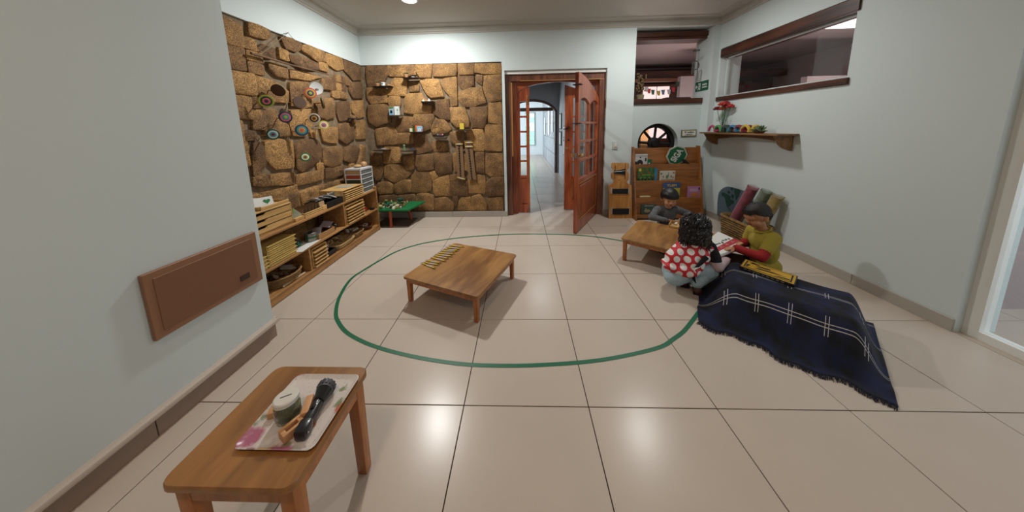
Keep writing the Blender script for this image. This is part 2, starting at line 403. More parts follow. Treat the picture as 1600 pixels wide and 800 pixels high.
A_ = """75,80;265,75;300,150;250,200;240,270;90,280;70,150|275,72;540,65;545,165;450,175;300,178;280,130|550,65;705,62;690,190;590,185;555,130|720,62;940,58;935,170;720,178|960,58;1110,58;1105,160;970,165;958,130|1120,55;1368,55;1370,152;1190,150;1120,140|960,180;1105,178;1105,260;1040,295;1000,300;958,250|1130,180;1190,175;1185,262;1135,225|1205,175;1370,160;1372,400;1270,420;1220,360;1200,270|590,225;660,205;760,210;790,290;815,375;690,380;640,320|800,215;830,200;940,185;948,450;890,465;870,360;800,270|960,330;1080,290;1180,285;1225,430;1100,470;1010,470;960,400|485,240;570,235;575,320;495,325|290,280;340,195;440,200;460,240;455,365;280,360;265,330|80,290;250,290;265,330;270,430;120,445;80,380|276,395;300,372;390,372;400,430;395,470;300,470|440,400;470,350;600,345;620,400;700,420;690,530;560,540;440,528|690,480;765,410;865,400;875,595;790,590;720,530|880,480;1020,480;1060,600;1055,665;940,670;890,620|1070,480;1235,475;1240,560;1220,640;1200,680;1090,675|1255,440;1372,430;1375,640;1250,620|90,460;240,450;300,480;305,620;170,665;105,630;85,540|365,600;430,575;520,575;520,710;380,715;358,680|530,545;720,545;725,590;680,690;640,705;530,705|735,590;820,600;890,690;850,720;720,740;695,680|1215,650;1378,645;1380,895;1215,890|160,690;340,670;370,725;370,830;180,840|378,730;520,725;520,830;380,830|530,722;640,730;655,800;705,890;560,930;530,890|880,720;1010,710;1015,830;960,850;890,810|1040,700;1190,690;1205,740;1205,895;1055,895"""
B_ = """210,110;330,110;350,230;250,245;205,240|100,150;190,180;200,300;180,375;140,380;100,300|210,270;260,250;370,262;430,330;380,375;300,400;215,360|372,190;450,165;462,210;458,290;400,305;370,260|470,180;610,165;625,290;500,305;470,250|630,155;750,155;778,200;775,310;700,330;640,310|592,320;630,312;655,355;615,385|440,350;470,315;580,320;608,390;605,460;560,480;440,480|300,420;380,380;430,390;430,480;320,500;292,460|160,410;240,400;280,422;275,490;170,500;150,450|622,385;750,340;755,510;640,510;622,450|765,398;905,392;910,510;765,515|765,342;870,332;895,365;885,385;765,388|915,385;990,340;1052,350;1052,490;920,490|970,150;1045,150;1050,318;980,318|1058,165;1200,165;1205,345;1100,350;1062,320|1067,400;1112,362;1205,357;1210,510;1090,518;1062,480|635,540;730,525;790,590;790,635;635,635|785,520;825,520;825,600;800,600|835,560;860,530;935,525;940,635;830,630|947,522;1010,502;1068,590;1068,635;947,635|1082,537;1200,527;1205,632;1082,630|485,505;560,492;620,515;625,632;500,635;480,560|785,170;820,150;900,170;900,300;800,310|610,62;700,62;745,120;720,145;630,145|170,515;320,512;320,632;180,632|330,510;460,503;475,560;480,632;330,632|905,180;955,180;962,310;905,310"""
C_ = """-60,-20;130,150;140,210;110,235;20,215;-40,200|240,215;330,225;415,270;410,330;370,345;290,320|420,300;480,290;620,350;630,440;560,430;480,370;425,340|640,360;780,405;795,500;740,510;660,460;632,420|800,420;955,480;955,600;880,600;850,560;802,510|30,330;90,290;180,320;190,400;100,400|310,370;440,400;560,450;580,510;420,500;330,440|325,505;480,540;600,578;500,605;400,588;328,580|130,440;290,490;300,590;200,560;140,500|322,620;480,620;500,700;520,740;330,790;325,700|602,590;720,575;720,690;602,680|850,630;955,620;965,760;880,760;850,700|20,560;130,600;230,640;300,700;300,800;100,780;20,700"""
D_ = """0,130;200,125;210,200;300,260;315,355;110,350;90,300;0,300|335,10;520,20;525,100;430,108;335,90|545,60;700,20;718,190;640,210;570,170|745,60;845,50;848,150;855,200;762,222;740,150|870,60;975,40;980,180;930,200;880,150|330,130;538,115;556,200;460,355;350,350;322,260|100,410;180,380;340,402;355,640;200,650;112,560|375,440;440,390;560,392;598,460;588,560;520,618;430,676;382,640|612,462;740,452;788,480;778,600;700,638;620,618|592,290;740,282;740,420;620,400|758,252;878,242;892,378;820,428;762,388|908,230;985,222;995,378;912,383|802,460;900,442;938,470;918,560;860,600;802,578|0,430;60,420;105,480;105,620;40,705;0,705|380,705;520,685;615,655;615,740;380,800|0,730;120,700;140,800;0,800|640,645;790,622;850,650;780,705;640,740|150,705;360,685;360,790;150,800|950,440;990,450;990,600;900,700;935,570"""
rnd = random.Random(3)
def parse(S, ox, oy, sc): return [[(ox+float(a.split(',')[0])/sc, oy+float(a.split(',')[1])/sc) for a in poly.split(';')] for poly in S.split('|')]
for poly in parse(A_, 560, 90, 6.154)+parse(B_, 560, 210, 5.333):
    q = []
    for x, y in poly:
        p = P(x, y, Y=2.825); q.append((min(max(p.x, -1.93), .04), min(max(p.z, .09), 2.232)))
    make_stone(q, 'back', rnd.uniform(.003, .014), wall_back, rnd)
cents = []
for poly in parse(C_, 400, 20, 5.715)+parse(D_, 400, 150, 5.715):
    q = []
    for x, y in poly:
        p = P(x, y, X=-1.93); q.append((min(max(p.y, .2), 2.83), min(p.z, 2.235)))
    c = (sum(a for a, b in q)/len(q), sum(b for a, b in q)/len(q)); r = max(math.dist(c, a) for a in q); cents.append((c, r, q))
    make_stone(q, 'left', rnd.uniform(.003, .014), wall_left, rnd)
# the rest of the left wall (behind the shelves and the near part): coursed irregular stones
def inpoly(pt, q):
    c = False; x, y = pt
    for i in range(len(q)):
        (x1_, y1_), (x2_, y2_) = q[i], q[i-1]
        if (y1_ > y) != (y2_ > y) and x < (x2_-x1_)*(y-y1_)/(y2_-y1_)+x1_: c = not c
    return c
def overlaps(q):
    n = len(q); smp = list(q)+[((q[i][0]+q[(i+1) % n][0])/2, (q[i][1]+q[(i+1) % n][1])/2) for i in range(n)]+[(sum(a for a, b in q)/n, sum(b for a, b in q)/n)]
    for c, r, t in cents:
        if any(inpoly(s, t) for s in smp) or any(inpoly(s, q) for s in t): return True
    return False
v = .03
while v < 2.2:
    h = rnd.uniform(.15, .21); u = .0+rnd.uniform(0, .1)
    while u < 2.80:
        w = rnd.uniform(.16, .30); j = lambda: rnd.uniform(-.014, .014)
        q = [(u+.01+j(), v+.01+j()), (u+w-.008+j(), v+.01+j()), (u+w-.008+j(), v+h-.006+j()), (u+.01+j(), v+h-.006+j())]
        q = [(min(a, 2.82), min(max(b, .0), 2.232)) for a, b in q]
        ok = max(a for a, b in q)-min(a for a, b in q) > .06
        if ok and not overlaps(q):
            make_stone(q, 'left', rnd.uniform(.006, .02), wall_left, rnd); cents.append(((0, 0), 0, q))
        elif ok:
            for (su, sv, sw, sh) in ((u, v, w/2, h/2), (u+w/2, v, w/2, h/2), (u, v+h/2, w/2, h/2), (u+w/2, v+h/2, w/2, h/2)):
                q2 = [(su+.008+j()*.4, sv+.008), (su+sw-.006, sv+.008+j()*.4), (su+sw-.006+j()*.4, sv+sh-.006), (su+.008, sv+sh-.006+j()*.4)]
                q2 = [(min(a, 2.82), min(b, 2.232)) for a, b in q2]
                if max(a for a, b in q2)-min(a for a, b in q2) > .04 and not overlaps(q2):
                    make_stone(q2, 'left', rnd.uniform(.003, .012), wall_left, rnd); cents.append(((0, 0), 0, q2))
        u += w
    v += h
# ------------------------------------------------------------------ baseboards
def baseboard(name, segs, mats=basem, h=.085):
    root = None
    for k, (a, b, nrm) in enumerate(segs):
        a, b, nrm = Vector(a), Vector(b), Vector(nrm); L = (b-a).length; d = (b-a)/L; x = 0
        while x < L-.01:
            w = min(.6, L-x); c = a+d*(x+w/2)+nrm*.006+Vector((0, 0, h/2)); mb = MB()
            mb.box(c, (w-.003 if abs(d.x) > .5 else .012, w-.003 if abs(d.y) > .5 else .012, h), bev=.0015, seg=1)
            if root is None: root = structure(mb.build(name, mats, smooth=0))
            else: mb.build('tile', mats, root, smooth=0)
            x += w
baseboard('baseboard_back', [((-1.95, 2.84, 0), (.08, 2.84, 0), (0, -1, 0)), ((1.51, 2.84, 0), (1.885, 2.84, 0), (0, -1, 0)), ((1.885, 3.0, 0), (2.92, 3.0, 0), (0, -1, 0)), ((2.92, 2.84, 0), (3.0, 2.84, 0), (0, -1, 0))])
baseboard('baseboard_right', [((3.0, 2.83, 0), (3.0, .5, 0), (-1, 0, 0))])
brownbase = plain('baseboard_brown_tile', '8b7668', .3)
baseboard('baseboard_left', [((-1.345, .445, 0), (-1.345, -3.0, 0), (1, 0, 0))], brownbase, .095)
mb = MB(); mb.box((-1.328, -1.28, .112), (.040, 3.46, .026), bev=.006); mb.box((-1.37, .452, .112), (.07, .03, .026), bev=.006)
structure(mb.build('trim_5', plain('trim_white', 'b9aca0', .4)))
# ------------------------------------------------------------------ doorway
def bx(mb, x0, x1, y0, y1, z0, z1, bev=0): mb.box(((x0+x1)/2, (y0+y1)/2, (z0+z1)/2), (abs(x1-x0), abs(y1-y0), abs(z1-z0)), bev=bev, seg=1); return mb
mb = MB(); bx(mb, .086, 1.505, 2.90, 3.0, 1.975, 2.065)
door = structure(mb.build('door_1', casingw, smooth=30))
for (a, b) in ((.086, .165), (1.425, 1.505)):
    mb = MB(); bx(mb, a, b, 2.89, 2.99, 0, 1.975, .002); mb.build('casing', casingw, door)
mb = MB(); bx(mb, .165, .185, 2.895, 2.93, .9, 1.96); mb.build('pale_strip', palew, door)
mb = MB(); bx(mb, .30, 1.48, 2.885, 2.90, 1.972, 1.984); mb.build('pale_strip', palew, door)
mb = MB(); bx(mb, .083, 1.507, 2.87, 2.98, 2.068, 2.112); mb.build('plaster_gap', paper, door)
FX0, FX1, FY = .19, 1.475, 2.96
for (a, b) in ((FX0-.03, FX0+.058), (FX1-.075, FX1)):
    mb = MB(); bx(mb, a, b, FY, FY+.10, 0, 1.975, .003); mb.build('frame_post', redwood, door)
# arched head board
zc = lambda x: 1.772+.195*math.sqrt(max(0, 1-((x-.88)/.66)**2))
xs = [FX0+.05+i*(FX1-FX0-.12)/28 for i in range(29)]
poly = [(x, zc(x)) for x in xs]+[(xs[-1], 2.0), (xs[0], 2.0)]
mb = MB()
for i in range(28):
    q = [(xs[i], zc(xs[i])), (xs[i+1], zc(xs[i+1])), (xs[i+1], 1.995), (xs[i], 1.995)]
    mb.prism(q, 'y', FY+.01, FY+.07)
mb.build('arched_head', wood('red_wood_across', '7a3416', 'b05a30', axis=0, scale=3, rough=.32, coat=.3), door, smooth=30)
# a leaf built in its own plane: u from hinge, thickness t
def leaf(name, label, o, ang, w, ztop, cols, rows, zsill, arch, parent=None, stile=.075, mat=redwood, th=.04, handle=True, archpane=False):
    """ztop(u) gives the height of the leaf; o hinge point, ang direction of the leaf on the floor"""
    M = Matrix.Translation(Vector(o)) @ Matrix.Rotation(ang, 4, 'Z')
    def emit(mb, nm, mt, par):
        bmesh.ops.transform(mb.bm, matrix=M, verts=mb.bm.verts); return mb.build(nm, mt, par, smooth=30)
    nseg = 12
    topz = min(ztop(0), ztop(w)); 
    zr = arch
    # top rail, as high as the arch
    mb = MB()
    for i in range(nseg):
        a, b = w*i/nseg, w*(i+1)/nseg
        q = [(a, zr(a)), (b, zr(b)), (b, ztop(b)), (a, ztop(a))]
        mb.prism(q, 'y', -th/2, th/2)
    r = emit(mb, name, mat, parent)
    for (a, b) in ((0, stile), (w-stile, w)):
        mb = MB(); q = [(a, .012), (b, .012), (b, ztop(b)-.001), (a, ztop(a)-.001)]; mb.prism(q, 'y', -th/2-.001, th/2+.001); emit(mb, 'stile', mat, r)
    mb = MB(); bx(mb, stile, w-stile, -th/2, th/2, .012, .16); emit(mb, 'bottom_rail', mat, r)
    mb = MB(); bx(mb, stile, w-stile, -th/2, th/2, zsill-.05, zsill); emit(mb, 'lock_rail', mat, r)
    if not archpane:
        mb = MB(); bx(mb, stile-.005, w-stile+.005, -.010, .010, .155, zsill-.045); bx(mb, stile+.04, w-stile-.04, -.016, .016, .2, zsill-.09, .006); emit(mb, 'panel', mat, r)
        mb = MB()
        for k in (-1, 1): mb.tube([(stile, k*.02, .165), (w-stile, k*.02, .165), (w-stile, k*.02, zsill-.055), (stile, k*.02, zsill-.055), (stile, k*.02, .165)], .006, 4)
        emit(mb, 'moulding', palew, r)
    else:
        mb = MB(); bx(mb, stile-.005, w-stile+.005, -th/2, th/2, .15, zsill-.04); emit(mb, 'panel', mat, r)
    ztp = max(zr(stile), zr(w/2))
    cw = (w-2*stile)/cols; rh = (topz-.1-zsill)/rows if not archpane else (ztp-zsill)/rows
    for c in range(1, cols):
        mb = MB(); bx(mb, stile+c*cw-.014, stile+c*cw+.014, -th*.45, th*.45, zsill, zr(stile+c*cw)+.01); emit(mb, 'mullion', mat, r)
    for k in range(1, rows):
        mb = MB(); bx(mb, stile, w-stile, -th*.46, th*.46, zsill+k*rh-.014, zsill+k*rh+.014); emit(mb, 'glazing_bar', mat, r)
    for c in range(cols):
        for k in range(rows):
            a, b = stile+c*cw, stile+(c+1)*cw; z0_, z1_ = zsill+k*rh, zsill+(k+1)*rh
            if k == rows-1: z1_ = max(zr(a), zr(b))
            mb = MB(); bx(mb, a, b, -.002, .002, z0_, z1_); emit(mb, 'pane', glass, r)
    return r, emit
# open leaf, hinged at the right post, swung into the room
hx, hy = 1.415, 2.925; fxy = P(898, 366, 0); dv = Vector((fxy.x-hx, fxy.y-hy)); wl = dv.length; ang = math.atan2(dv.y, dv.x)
ztopf = lambda u: 1.70+.235*sin(min(1, u/wl)*pi/2)**.9
archf = lambda u: 1.60+.07*abs(sin(2*pi*u/wl/1.0))-.0
lf, em = leaf('door_leaf', '', (hx, hy, 0), ang, wl, ztopf, 2, 4, .68, archf, parent=door)
def onleaf(f, nm, mt):
    mb = MB(); f(mb); return em(mb, nm, mt, lf)
for zz in (.25, .95, 1.55): onleaf(lambda mb: mb.cyl((-.006, .022, zz), (-.006, .022, zz+.09), .008, n=8), 'hinge', steel)
def knob(mb):
    for s in (-1, 1): mb.lathe([(0, s*.02), (.022, s*.021), (.022, s*.026), (.010, s*.03), (.010, s*.045), (.024, s*.052), (.026, s*.066), (.018, s*.076), (0, s*.078)], (wl-.05, 0, .98), 16, 'y')
onleaf(knob, 'knob', brass)
onleaf(lambda mb: mb.box((wl+.001, 0, .98), (.004, .026, .06)), 'latch_plate', steel)
for zz in (1.80, 1.36):
    onleaf(lambda mb: mb.box((wl-.02, 0, zz), (.07, .10, .012), bev=.004), 'rubber_stop', black)
# fixed leaf behind it, narrow leaf on the left
ztr = lambda u: zc(1.40-u) if False else 1.93
lf2, em2 = leaf('door_leaf', '', (1.40, 3.14, 0), pi, .425, lambda u: 1.80+.14*(u/.425), 1, 5, .55, lambda u: 1.72+.05*(u/.425), parent=door, stile=.125, mat=redwood)
mb = MB(); mb.lathe([(0, .02), (.014, .021), (.014, .03), (.007, .034), (0, .034)], (.37, 0, 1.12), 14, 'y'); em2(mb, 'peephole', black, lf2)
mb = MB(); mb.lathe([(0, .02), (.02, .022), (.012, .035), (.024, .05), (.018, .066), (0, .068)], (.40, 0, .99), 14, 'y'); em2(mb, 'knob', brass, lf2)
mb = MB(); mb.box((.40, .03, 1.30), (.10, .04, .014), rot=(0, .35, 0), bev=.004); em2(mb, 'rubber_stop', black, lf2)
lf3, em3 = leaf('door_leaf', '', (.245, 3.0, 0), 0, .185, lambda u: zc(.245+u)-.004, 1, 5, .60, lambda u: 1.70, parent=door, stile=.048, archpane=True)
mb = MB(); mb.tube([(.155, -.026, 1.66), (.155, -.026, 1.78)], .012, 8); em3(mb, 'bolt_plate', brass, lf3)
mb = MB(); mb.cyl((.155, -.035, 1.665), (.155, -.035, 1.775), .004, n=6); em3(mb, 'bolt', black, lf3)
mb = MB(); mb.cyl((.165, -.030, .02), (.165, -.030, .14), .007, n=6); em3(mb, 'bolt', steel, lf3)
for zz in (.3, 1.0, 1.5):
    mb = MB(); mb.cyl((-.004, -.022, zz), (-.004, -.022, zz+.08), .006, n=6); em3(mb, 'hinge', steel, lf3)
# ------------------------------------------------------------------ hall beyond the door
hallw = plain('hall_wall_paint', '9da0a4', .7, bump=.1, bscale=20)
mb = MB()
wallbox(mb, -.35, -.15, 3.06, 6.75, 0, 2.7); wallbox(mb, 1.52, 1.7, 3.22, 4.1, 0, 2.7); wallbox(mb, 1.38, 1.7, 4.1, 6.75, 0, 2.7)
wallbox(mb, -.35, 1.7, 3.06, 3.1, 2.3, 2.7)
structure(mb.build('wall_hall', hallw, smooth=0))
mb = MB(); wallbox(mb, -.35, 1.7, 3.06, 6.95, 2.55, 2.65); wallbox(mb, -3.0, 1.7, 6.95, 12.2, 2.75, 2.85); structure(mb.build('ceiling_hall', ceilm, smooth=0))
mb = MB()   # arched end wall of the hall
wallbox(mb, -.35, -.12, 6.75, 6.9, 0, 2.6); wallbox(mb, 1.30, 1.7, 6.75, 6.9, 0, 2.6)
za = lambda x: 1.66+.40*math.sqrt(max(0, 1-((x-.62)/.70)**2))
xs = [-.12+i*1.42/24 for i in range(25)]
for i in range(24): mb.prism([(xs[i], za(xs[i])), (xs[i+1], za(xs[i+1])), (xs[i+1], 2.6), (xs[i], 2.6)], 'y', 6.75, 6.9)
structure(mb.build('wall_arch', hallw, smooth=0))
mb = MB(); mb.tube([(-.12, 6.74, 0), (-.12, 6.74, 1.66)]+[(x, 6.74, za(x)) for x in xs]+[(1.30, 6.74, 1.66), (1.30, 6.74, 0)], .035, 6)
structure(mb.build('trim_6', darkbeam))
mb = MB(); bx(mb, -.1, 1.28, 7.3, 7.42, 1.80, 1.90); structure(mb.build('trim_7', darkbeam))
# far hall with grey slabs
slab = plain('grey_slab', '8d9198', .5, bump=.4, bscale=14, var=.18)
mb = MB(); wallbox(mb, 1.36, 1.6, 6.9, 12.2, 0, 2.8); fw = structure(mb.build('wall_far_right', hallw, smooth=0))
mb = MB(); wallbox(mb, -3.0, 1.6, 12.0, 12.2, 0, 2.8); ff = structure(mb.build('wall_far_end', plain('far_white', 'dfe6ea', .6), smooth=0))
mb = MB(); wallbox(mb, -3.2, -3.0, 6.9, 12.2, 0, 2.8); wallbox(mb, -3.2, -.3, 6.75, 6.9, 0, 2.8); structure(mb.build('wall_far_left', plain('far_white', 'dfe6ea', .6), smooth=0))
for a in range(7):
    for k in range(5):
        y0 = 6.95+a*.62+(k % 2)*.2; mb = MB(); bx(mb, 1.335+random.uniform(-.004, .004), 1.358, y0+.006, y0+.614, k*.48+.006, k*.48+.474, .004); mb.build('slab', slab, fw, smooth=0)
gcol = [plain('green_glass_block', '7fc2a6', .2, emit='a8e0c4', es=.9), plain('pale_glass_block', 'c2dcd8', .2, emit='d2e8ea', es=1.0)]
mb = MB(); bx(mb, .52, .98, 11.95, 12.0, .45, 2.0); gw = structure(mb.build('window_3', plain('window_frame_white', 'b9bec2', .4), smooth=0))
for k in range(7):
    for c in range(2):
        mb = MB(); bx(mb, .55+c*.21, .74+c*.21, 11.93, 11.96, .50+k*.21, .69+k*.21, .005); mb.build('glass_block', gcol[1 if k > 2 and (k+c) % 3 else 0], gw, smooth=0)
for (y0, z0, w, h) in ((7.6, 1.15, .35, .9), (8.6, 1.05, .5, 1.0), (10.2, 1.0, .4, .7)):
    mb = MB(); bx(mb, 1.312, 1.322, y0, y0+w, z0, z0+h); recenter(tag(mb.build('poster', paper, smooth=0), {7.6: 'nearest white sheet hanging on the slab wall of the far hall', 8.6: 'middle white sheet on the slab wall of the far hall', 10.2: 'furthest white sheet on the slab wall of the far hall'}[y0], 'poster'))
for (y0, z0, w, h, lb) in ((6.1, 1.25, .34, .42, 'upper white frame on the hall wall nearest the arch'), (6.1, .82, .34, .38, 'lower white frame on the hall wall nearest the arch'), (5.3, 1.05, .4, .3, 'white frame on the hall wall, upper of the pair by the door'), (5.3, .62, .4, .38, 'white frame on the hall wall, lower of the pair by the door')):
    t = thing('framed_picture', lb, 'picture', (1.37, y0+w/2, z0))
    mb = MB(); bx(mb, 1.355, 1.38, y0, y0+w, z0, z0+h, .004); mb.build('frame', black, t, smooth=0)
    mb = MB(); bx(mb, 1.350, 1.356, y0+.03, y0+w-.03, z0+.03, z0+h-.03); mb.build('print', paper, t, smooth=0)
# ------------------------------------------------------------------ openings into the next room
mauve = plain('next_room_dim_white', 'a0908f', .7)  # white paint, with the room's dim light put into the mauve tone
NX0, NX1, NY1 = 1.72, 6.5, 6.6
mb = MB(); wallbox(mb, NX0, NX1, NY1, NY1+.1, 0, 2.8); wallbox(mb, NX1, NX1+.1, .8, NY1, 0, 2.8); wallbox(mb, 3.25, NX1+.1, .72, .82, 0, 2.85)
structure(mb.build('wall_next_room', mauve, smooth=0))
mb = MB(); wallbox(mb, NX0-.05, NX1, 3.22, NY1, 2.75, 2.85); wallbox(mb, 3.24, NX1, .75, 3.22, 2.75, 2.85); structure(mb.build('ceiling_next_room', mauve, smooth=0))
# lintel and sill of the back opening
mb = MB(); bx(mb, 1.885, 2.918, 2.965, 3.20, 2.535, 2.60, .004); bx(mb, 1.885, 2.917, 2.985, 3.20, 2.50, 2.535, .003); structure(mb.build('trim_8', darkbeam))
mb = MB(); bx(mb, 1.887, 2.918, 2.975, 3.23, 1.62, 1.695, .003); structure(mb.build('trim_9', darkbeam))
# lintel and sill of the right opening, glass
mb = MB(); bx(mb, 2.985, 3.2, OY0-.02, OY1-.005, 2.195, 2.30, .003); structure(mb.build('trim_10', darkbeam2))
mb = MB(); bx(mb, 2.980, 3.2, OY0-.02, OY1+.01, 1.625, 1.68, .003); structure(mb.build('trim_11', darkbeam2))
mb = MB()
for (a, b, c, d) in ((OY0, OY1, 1.68, 1.70), (OY0, OY1, 2.18, 2.20), (OY1-.05, OY1-.03, 1.68, 2.20), (OY0, OY0+.02, 1.68, 2.20)): bx(mb, 3.06, 3.085, a, b, c, d)
w1 = structure(mb.build('window_1', white, smooth=0))
mb = MB(); bx(mb, 3.07, 3.075, OY0, OY1-.03, 1.69, 2.19); mb.build('pane', glass, w1, smooth=0)
# things seen in the next room
def zat(y, Y, x=1040): return P(x, y, Y=Y).z
def xat(x, Y, y=140): return P(x, y, Y=Y).x
mb = MB(); bx(mb, 1.75, 6.45, 5.6, 5.8, zat(122, 5.6), zat(111, 5.6)); bx(mb, 1.75, 6.45, 5.8, 5.95, zat(112, 5.8), 2.45); structure(mb.build('trim_12', darkbeam))
mb = MB(); bx(mb, 1.75, xat(1063, 5.5), 5.5, 5.6, zat(127, 5.5), zat(122.5, 5.5)); structure(mb.build('trim_13', tanbeam))
mb = MB(); wallbox(mb, 1.75, 6.4, 5.9, 6.0, 0, 2.3); structure(mb.build('wall_dark_panel', darkbeam, smooth=0))
mb = MB(); wallbox(mb, xat(1062.5, 4.4), xat(1088, 4.4), 4.4, 4.5, 0, zat(119, 4.4, 1070)); wallbox(mb, 4.75, 6.4, 3.4, 3.5, 0, 2.02); structure(mb.build('wall_partition', plain('partition', 'a79a9a', .7), smooth=0))
litw = plain('lit_window', 'e8dcd8', .5, emit='f4dcd8', es=.7)
for k, (a, b) in enumerate(((1006, 1026), (1028.5, 1046))):
    mb = MB(); bx(mb, xat(a, 5.84), xat(b, 5.84), 5.84, 5.89, zat(216, 5.84), zat(135, 5.84)); structure(mb.build('window_%d' % (4+k), litw, smooth=0))
tanw = plain('tan_board', 'a77c48', .6)
mb = MB(); bx(mb, xat(990, 4.6), xat(1017, 4.6), 4.6, 4.66, 0, zat(196, 4.6)); bx(mb, xat(1004, 4.6), xat(1007, 4.6), 4.57, 4.6, 0, zat(196, 4.6)); recenter(tag(mb.build('tan_screen', tanw, smooth=0), 'tan board screen seen through the left of the wheel window', 'screen'))
mb = MB(); bx(mb, 4.45, 5.6, 2.9, 3.5, 2.735, 2.748); structure(mb.build('ceiling_window', plain('skylight', 'ffffff', .5, emit='fbeef0', es=3), smooth=0))
# unseen glazed door on the right, added to look bright and give fill daylight
mb = MB()
for (a, b, c, d) in ((DY0, DY1, 2.24, 2.30), (DY0, DY1, 0, .05), (DY0, DY0+.06, .05, 2.24), (DY1-.06, DY1, .05, 2.24), (-.53, -.47, .05, 2.24)): bx(mb, 3.05, 3.11, a, b, c, d)
w2 = structure(mb.build('added_door', plain('white_frame', 'e6e6e2', .4), smooth=0))
for a, b in ((DY0+.06, -.53), (-.47, DY1-.06)):
    mb = MB(); bx(mb, 3.076, 3.08, a, b, .05, 2.24); mb.build('pane', glass, w2, smooth=0)
# ------------------------------------------------------------------ tables
def table(name, label, A, rz, lx, ly, h, leg=.035, top=.018, apron=.035, topmat=tablew, rnd_=.025, group=None):
    "A: centre on the floor; lx, ly size"
    t = thing(name, label, 'table', (A[0], A[1], 0), rz, group)
    poly = []
    for (sx, sy, a0) in ((1, 1, 0), (-1, 1, 90), (-1, -1, 180), (1, -1, 270)):
        for k in range(5):
            a = rad(a0+k*22.5); poly.append((sx*(lx/2-rnd_)+rnd_*cos(a), sy*(ly/2-rnd_)+rnd_*sin(a)))
    mb = MB(); n = len(poly); bmt = mb.bm
    prof = [(.003, h-top), (0, h-top+.003), (0, h-.004), (.003, h)]
    V = []
    for ins, z in prof:
        for x, y in poly: L = math.hypot(x, y); V.append((x*(1-ins/L), y*(1-ins/L), z))
    fs = [(r*n+i, r*n+(i+1) % n, (r+1)*n+(i+1) % n, (r+1)*n+i) for r in range(3) for i in range(n)]+[tuple(range(n))[::-1], tuple(range(3*n, 4*n))]
    mb.raw(V, fs); mb.build('tabletop', topmat, t, world=False)
    i = .018
    for sx in (-1, 1):
        for sy in (-1, 1):
            mb = MB(); mb.box((sx*(lx/2-i-leg/2), sy*(ly/2-i-leg/2), (h-top)/2), (leg, leg, h-top), bev=.003, taper=.85); mb.build('leg', legw, t, world=False)
    for s in (-1, 1):
        mb = MB(); mb.box((0, s*(ly/2-i-.010), h-top-apron/2), (lx-2*i-2*leg, .016, apron)); mb.build('apron', legw, t, world=False)
        mb = MB(); mb.box((s*(lx/2-i-.010), 0, h-top-apron/2), (.016, ly-2*i-2*leg, apron)); mb.build('apron', legw, t, world=False)
    return t
def rectfit(pts):
    c = sum(pts, Vector())/4; e = (pts[1]-pts[0]+pts[2]-pts[3])/2; f = (pts[3]-pts[0]+pts[2]-pts[1])/2
    a1 = math.atan2(e.y, e.x); a2 = math.atan2(f.y, f.x)
    d = (a2-a1+pi) % (2*pi)-pi; a = a1+(d-math.copysign(pi/2, d))/2
    return c, a, e.length, f.length
# centre table
HT = .215
pts = [P(x, y, HT) for x, y in ((634, 431), (709, 378), (804, 398), (747, 468))]
cc, ra, l1, l2 = rectfit(pts)
CT = table('low_table', 'low square pine table standing alone inside the green floor ring', (cc.x, cc.y), ra, l1, l2, HT)
# table of the children
HR_ = .235
Aq = P(969.6, 372, HR_); Bq = P(1001, 341, HR_); e1 = (Bq-Aq); e1.z = 0; L1 = min(e1.length, .70); a1 = math.atan2(e1.y, e1.x); a1 = rad(53)
dirx = Vector((cos(a1), sin(a1), 0)); diry = Vector((sin(a1), -cos(a1), 0)); L1 = .66; L2 = .74
cc2 = Vector((Aq.x, Aq.y, 0))+dirx*L1/2+diry*L2/2
RT = table('low_table', 'low pine table in the reading corner where the children play', (cc2.x, cc2.y), a1, L1, L2, HR_)
# table at the near left
HF = .425
c1 = P(577, 573, HF); c2 = P(474, 766, HF)
a = math.atan2(c2.y-c1.y, c2.x-c1.x); LY = abs(c2.y-c1.y); LX = .365
ex = Vector((-1, 0.0, 0)); ey = Vector((0, -1, 0)); cf = c1+ex*LX/2+ey*LY/2
FT = table('side_table', 'taller wooden table at the near left carrying the flowered tray', (cf.x, cf.y), 0, LX, LY, HF, leg=.042, top=.022, apron=.055, rnd_=.03, topmat=wood('stave_wood', '7c5228', 'a3713a', axis=1, scale=3, rough=.35, coat=.3, stretch=6))
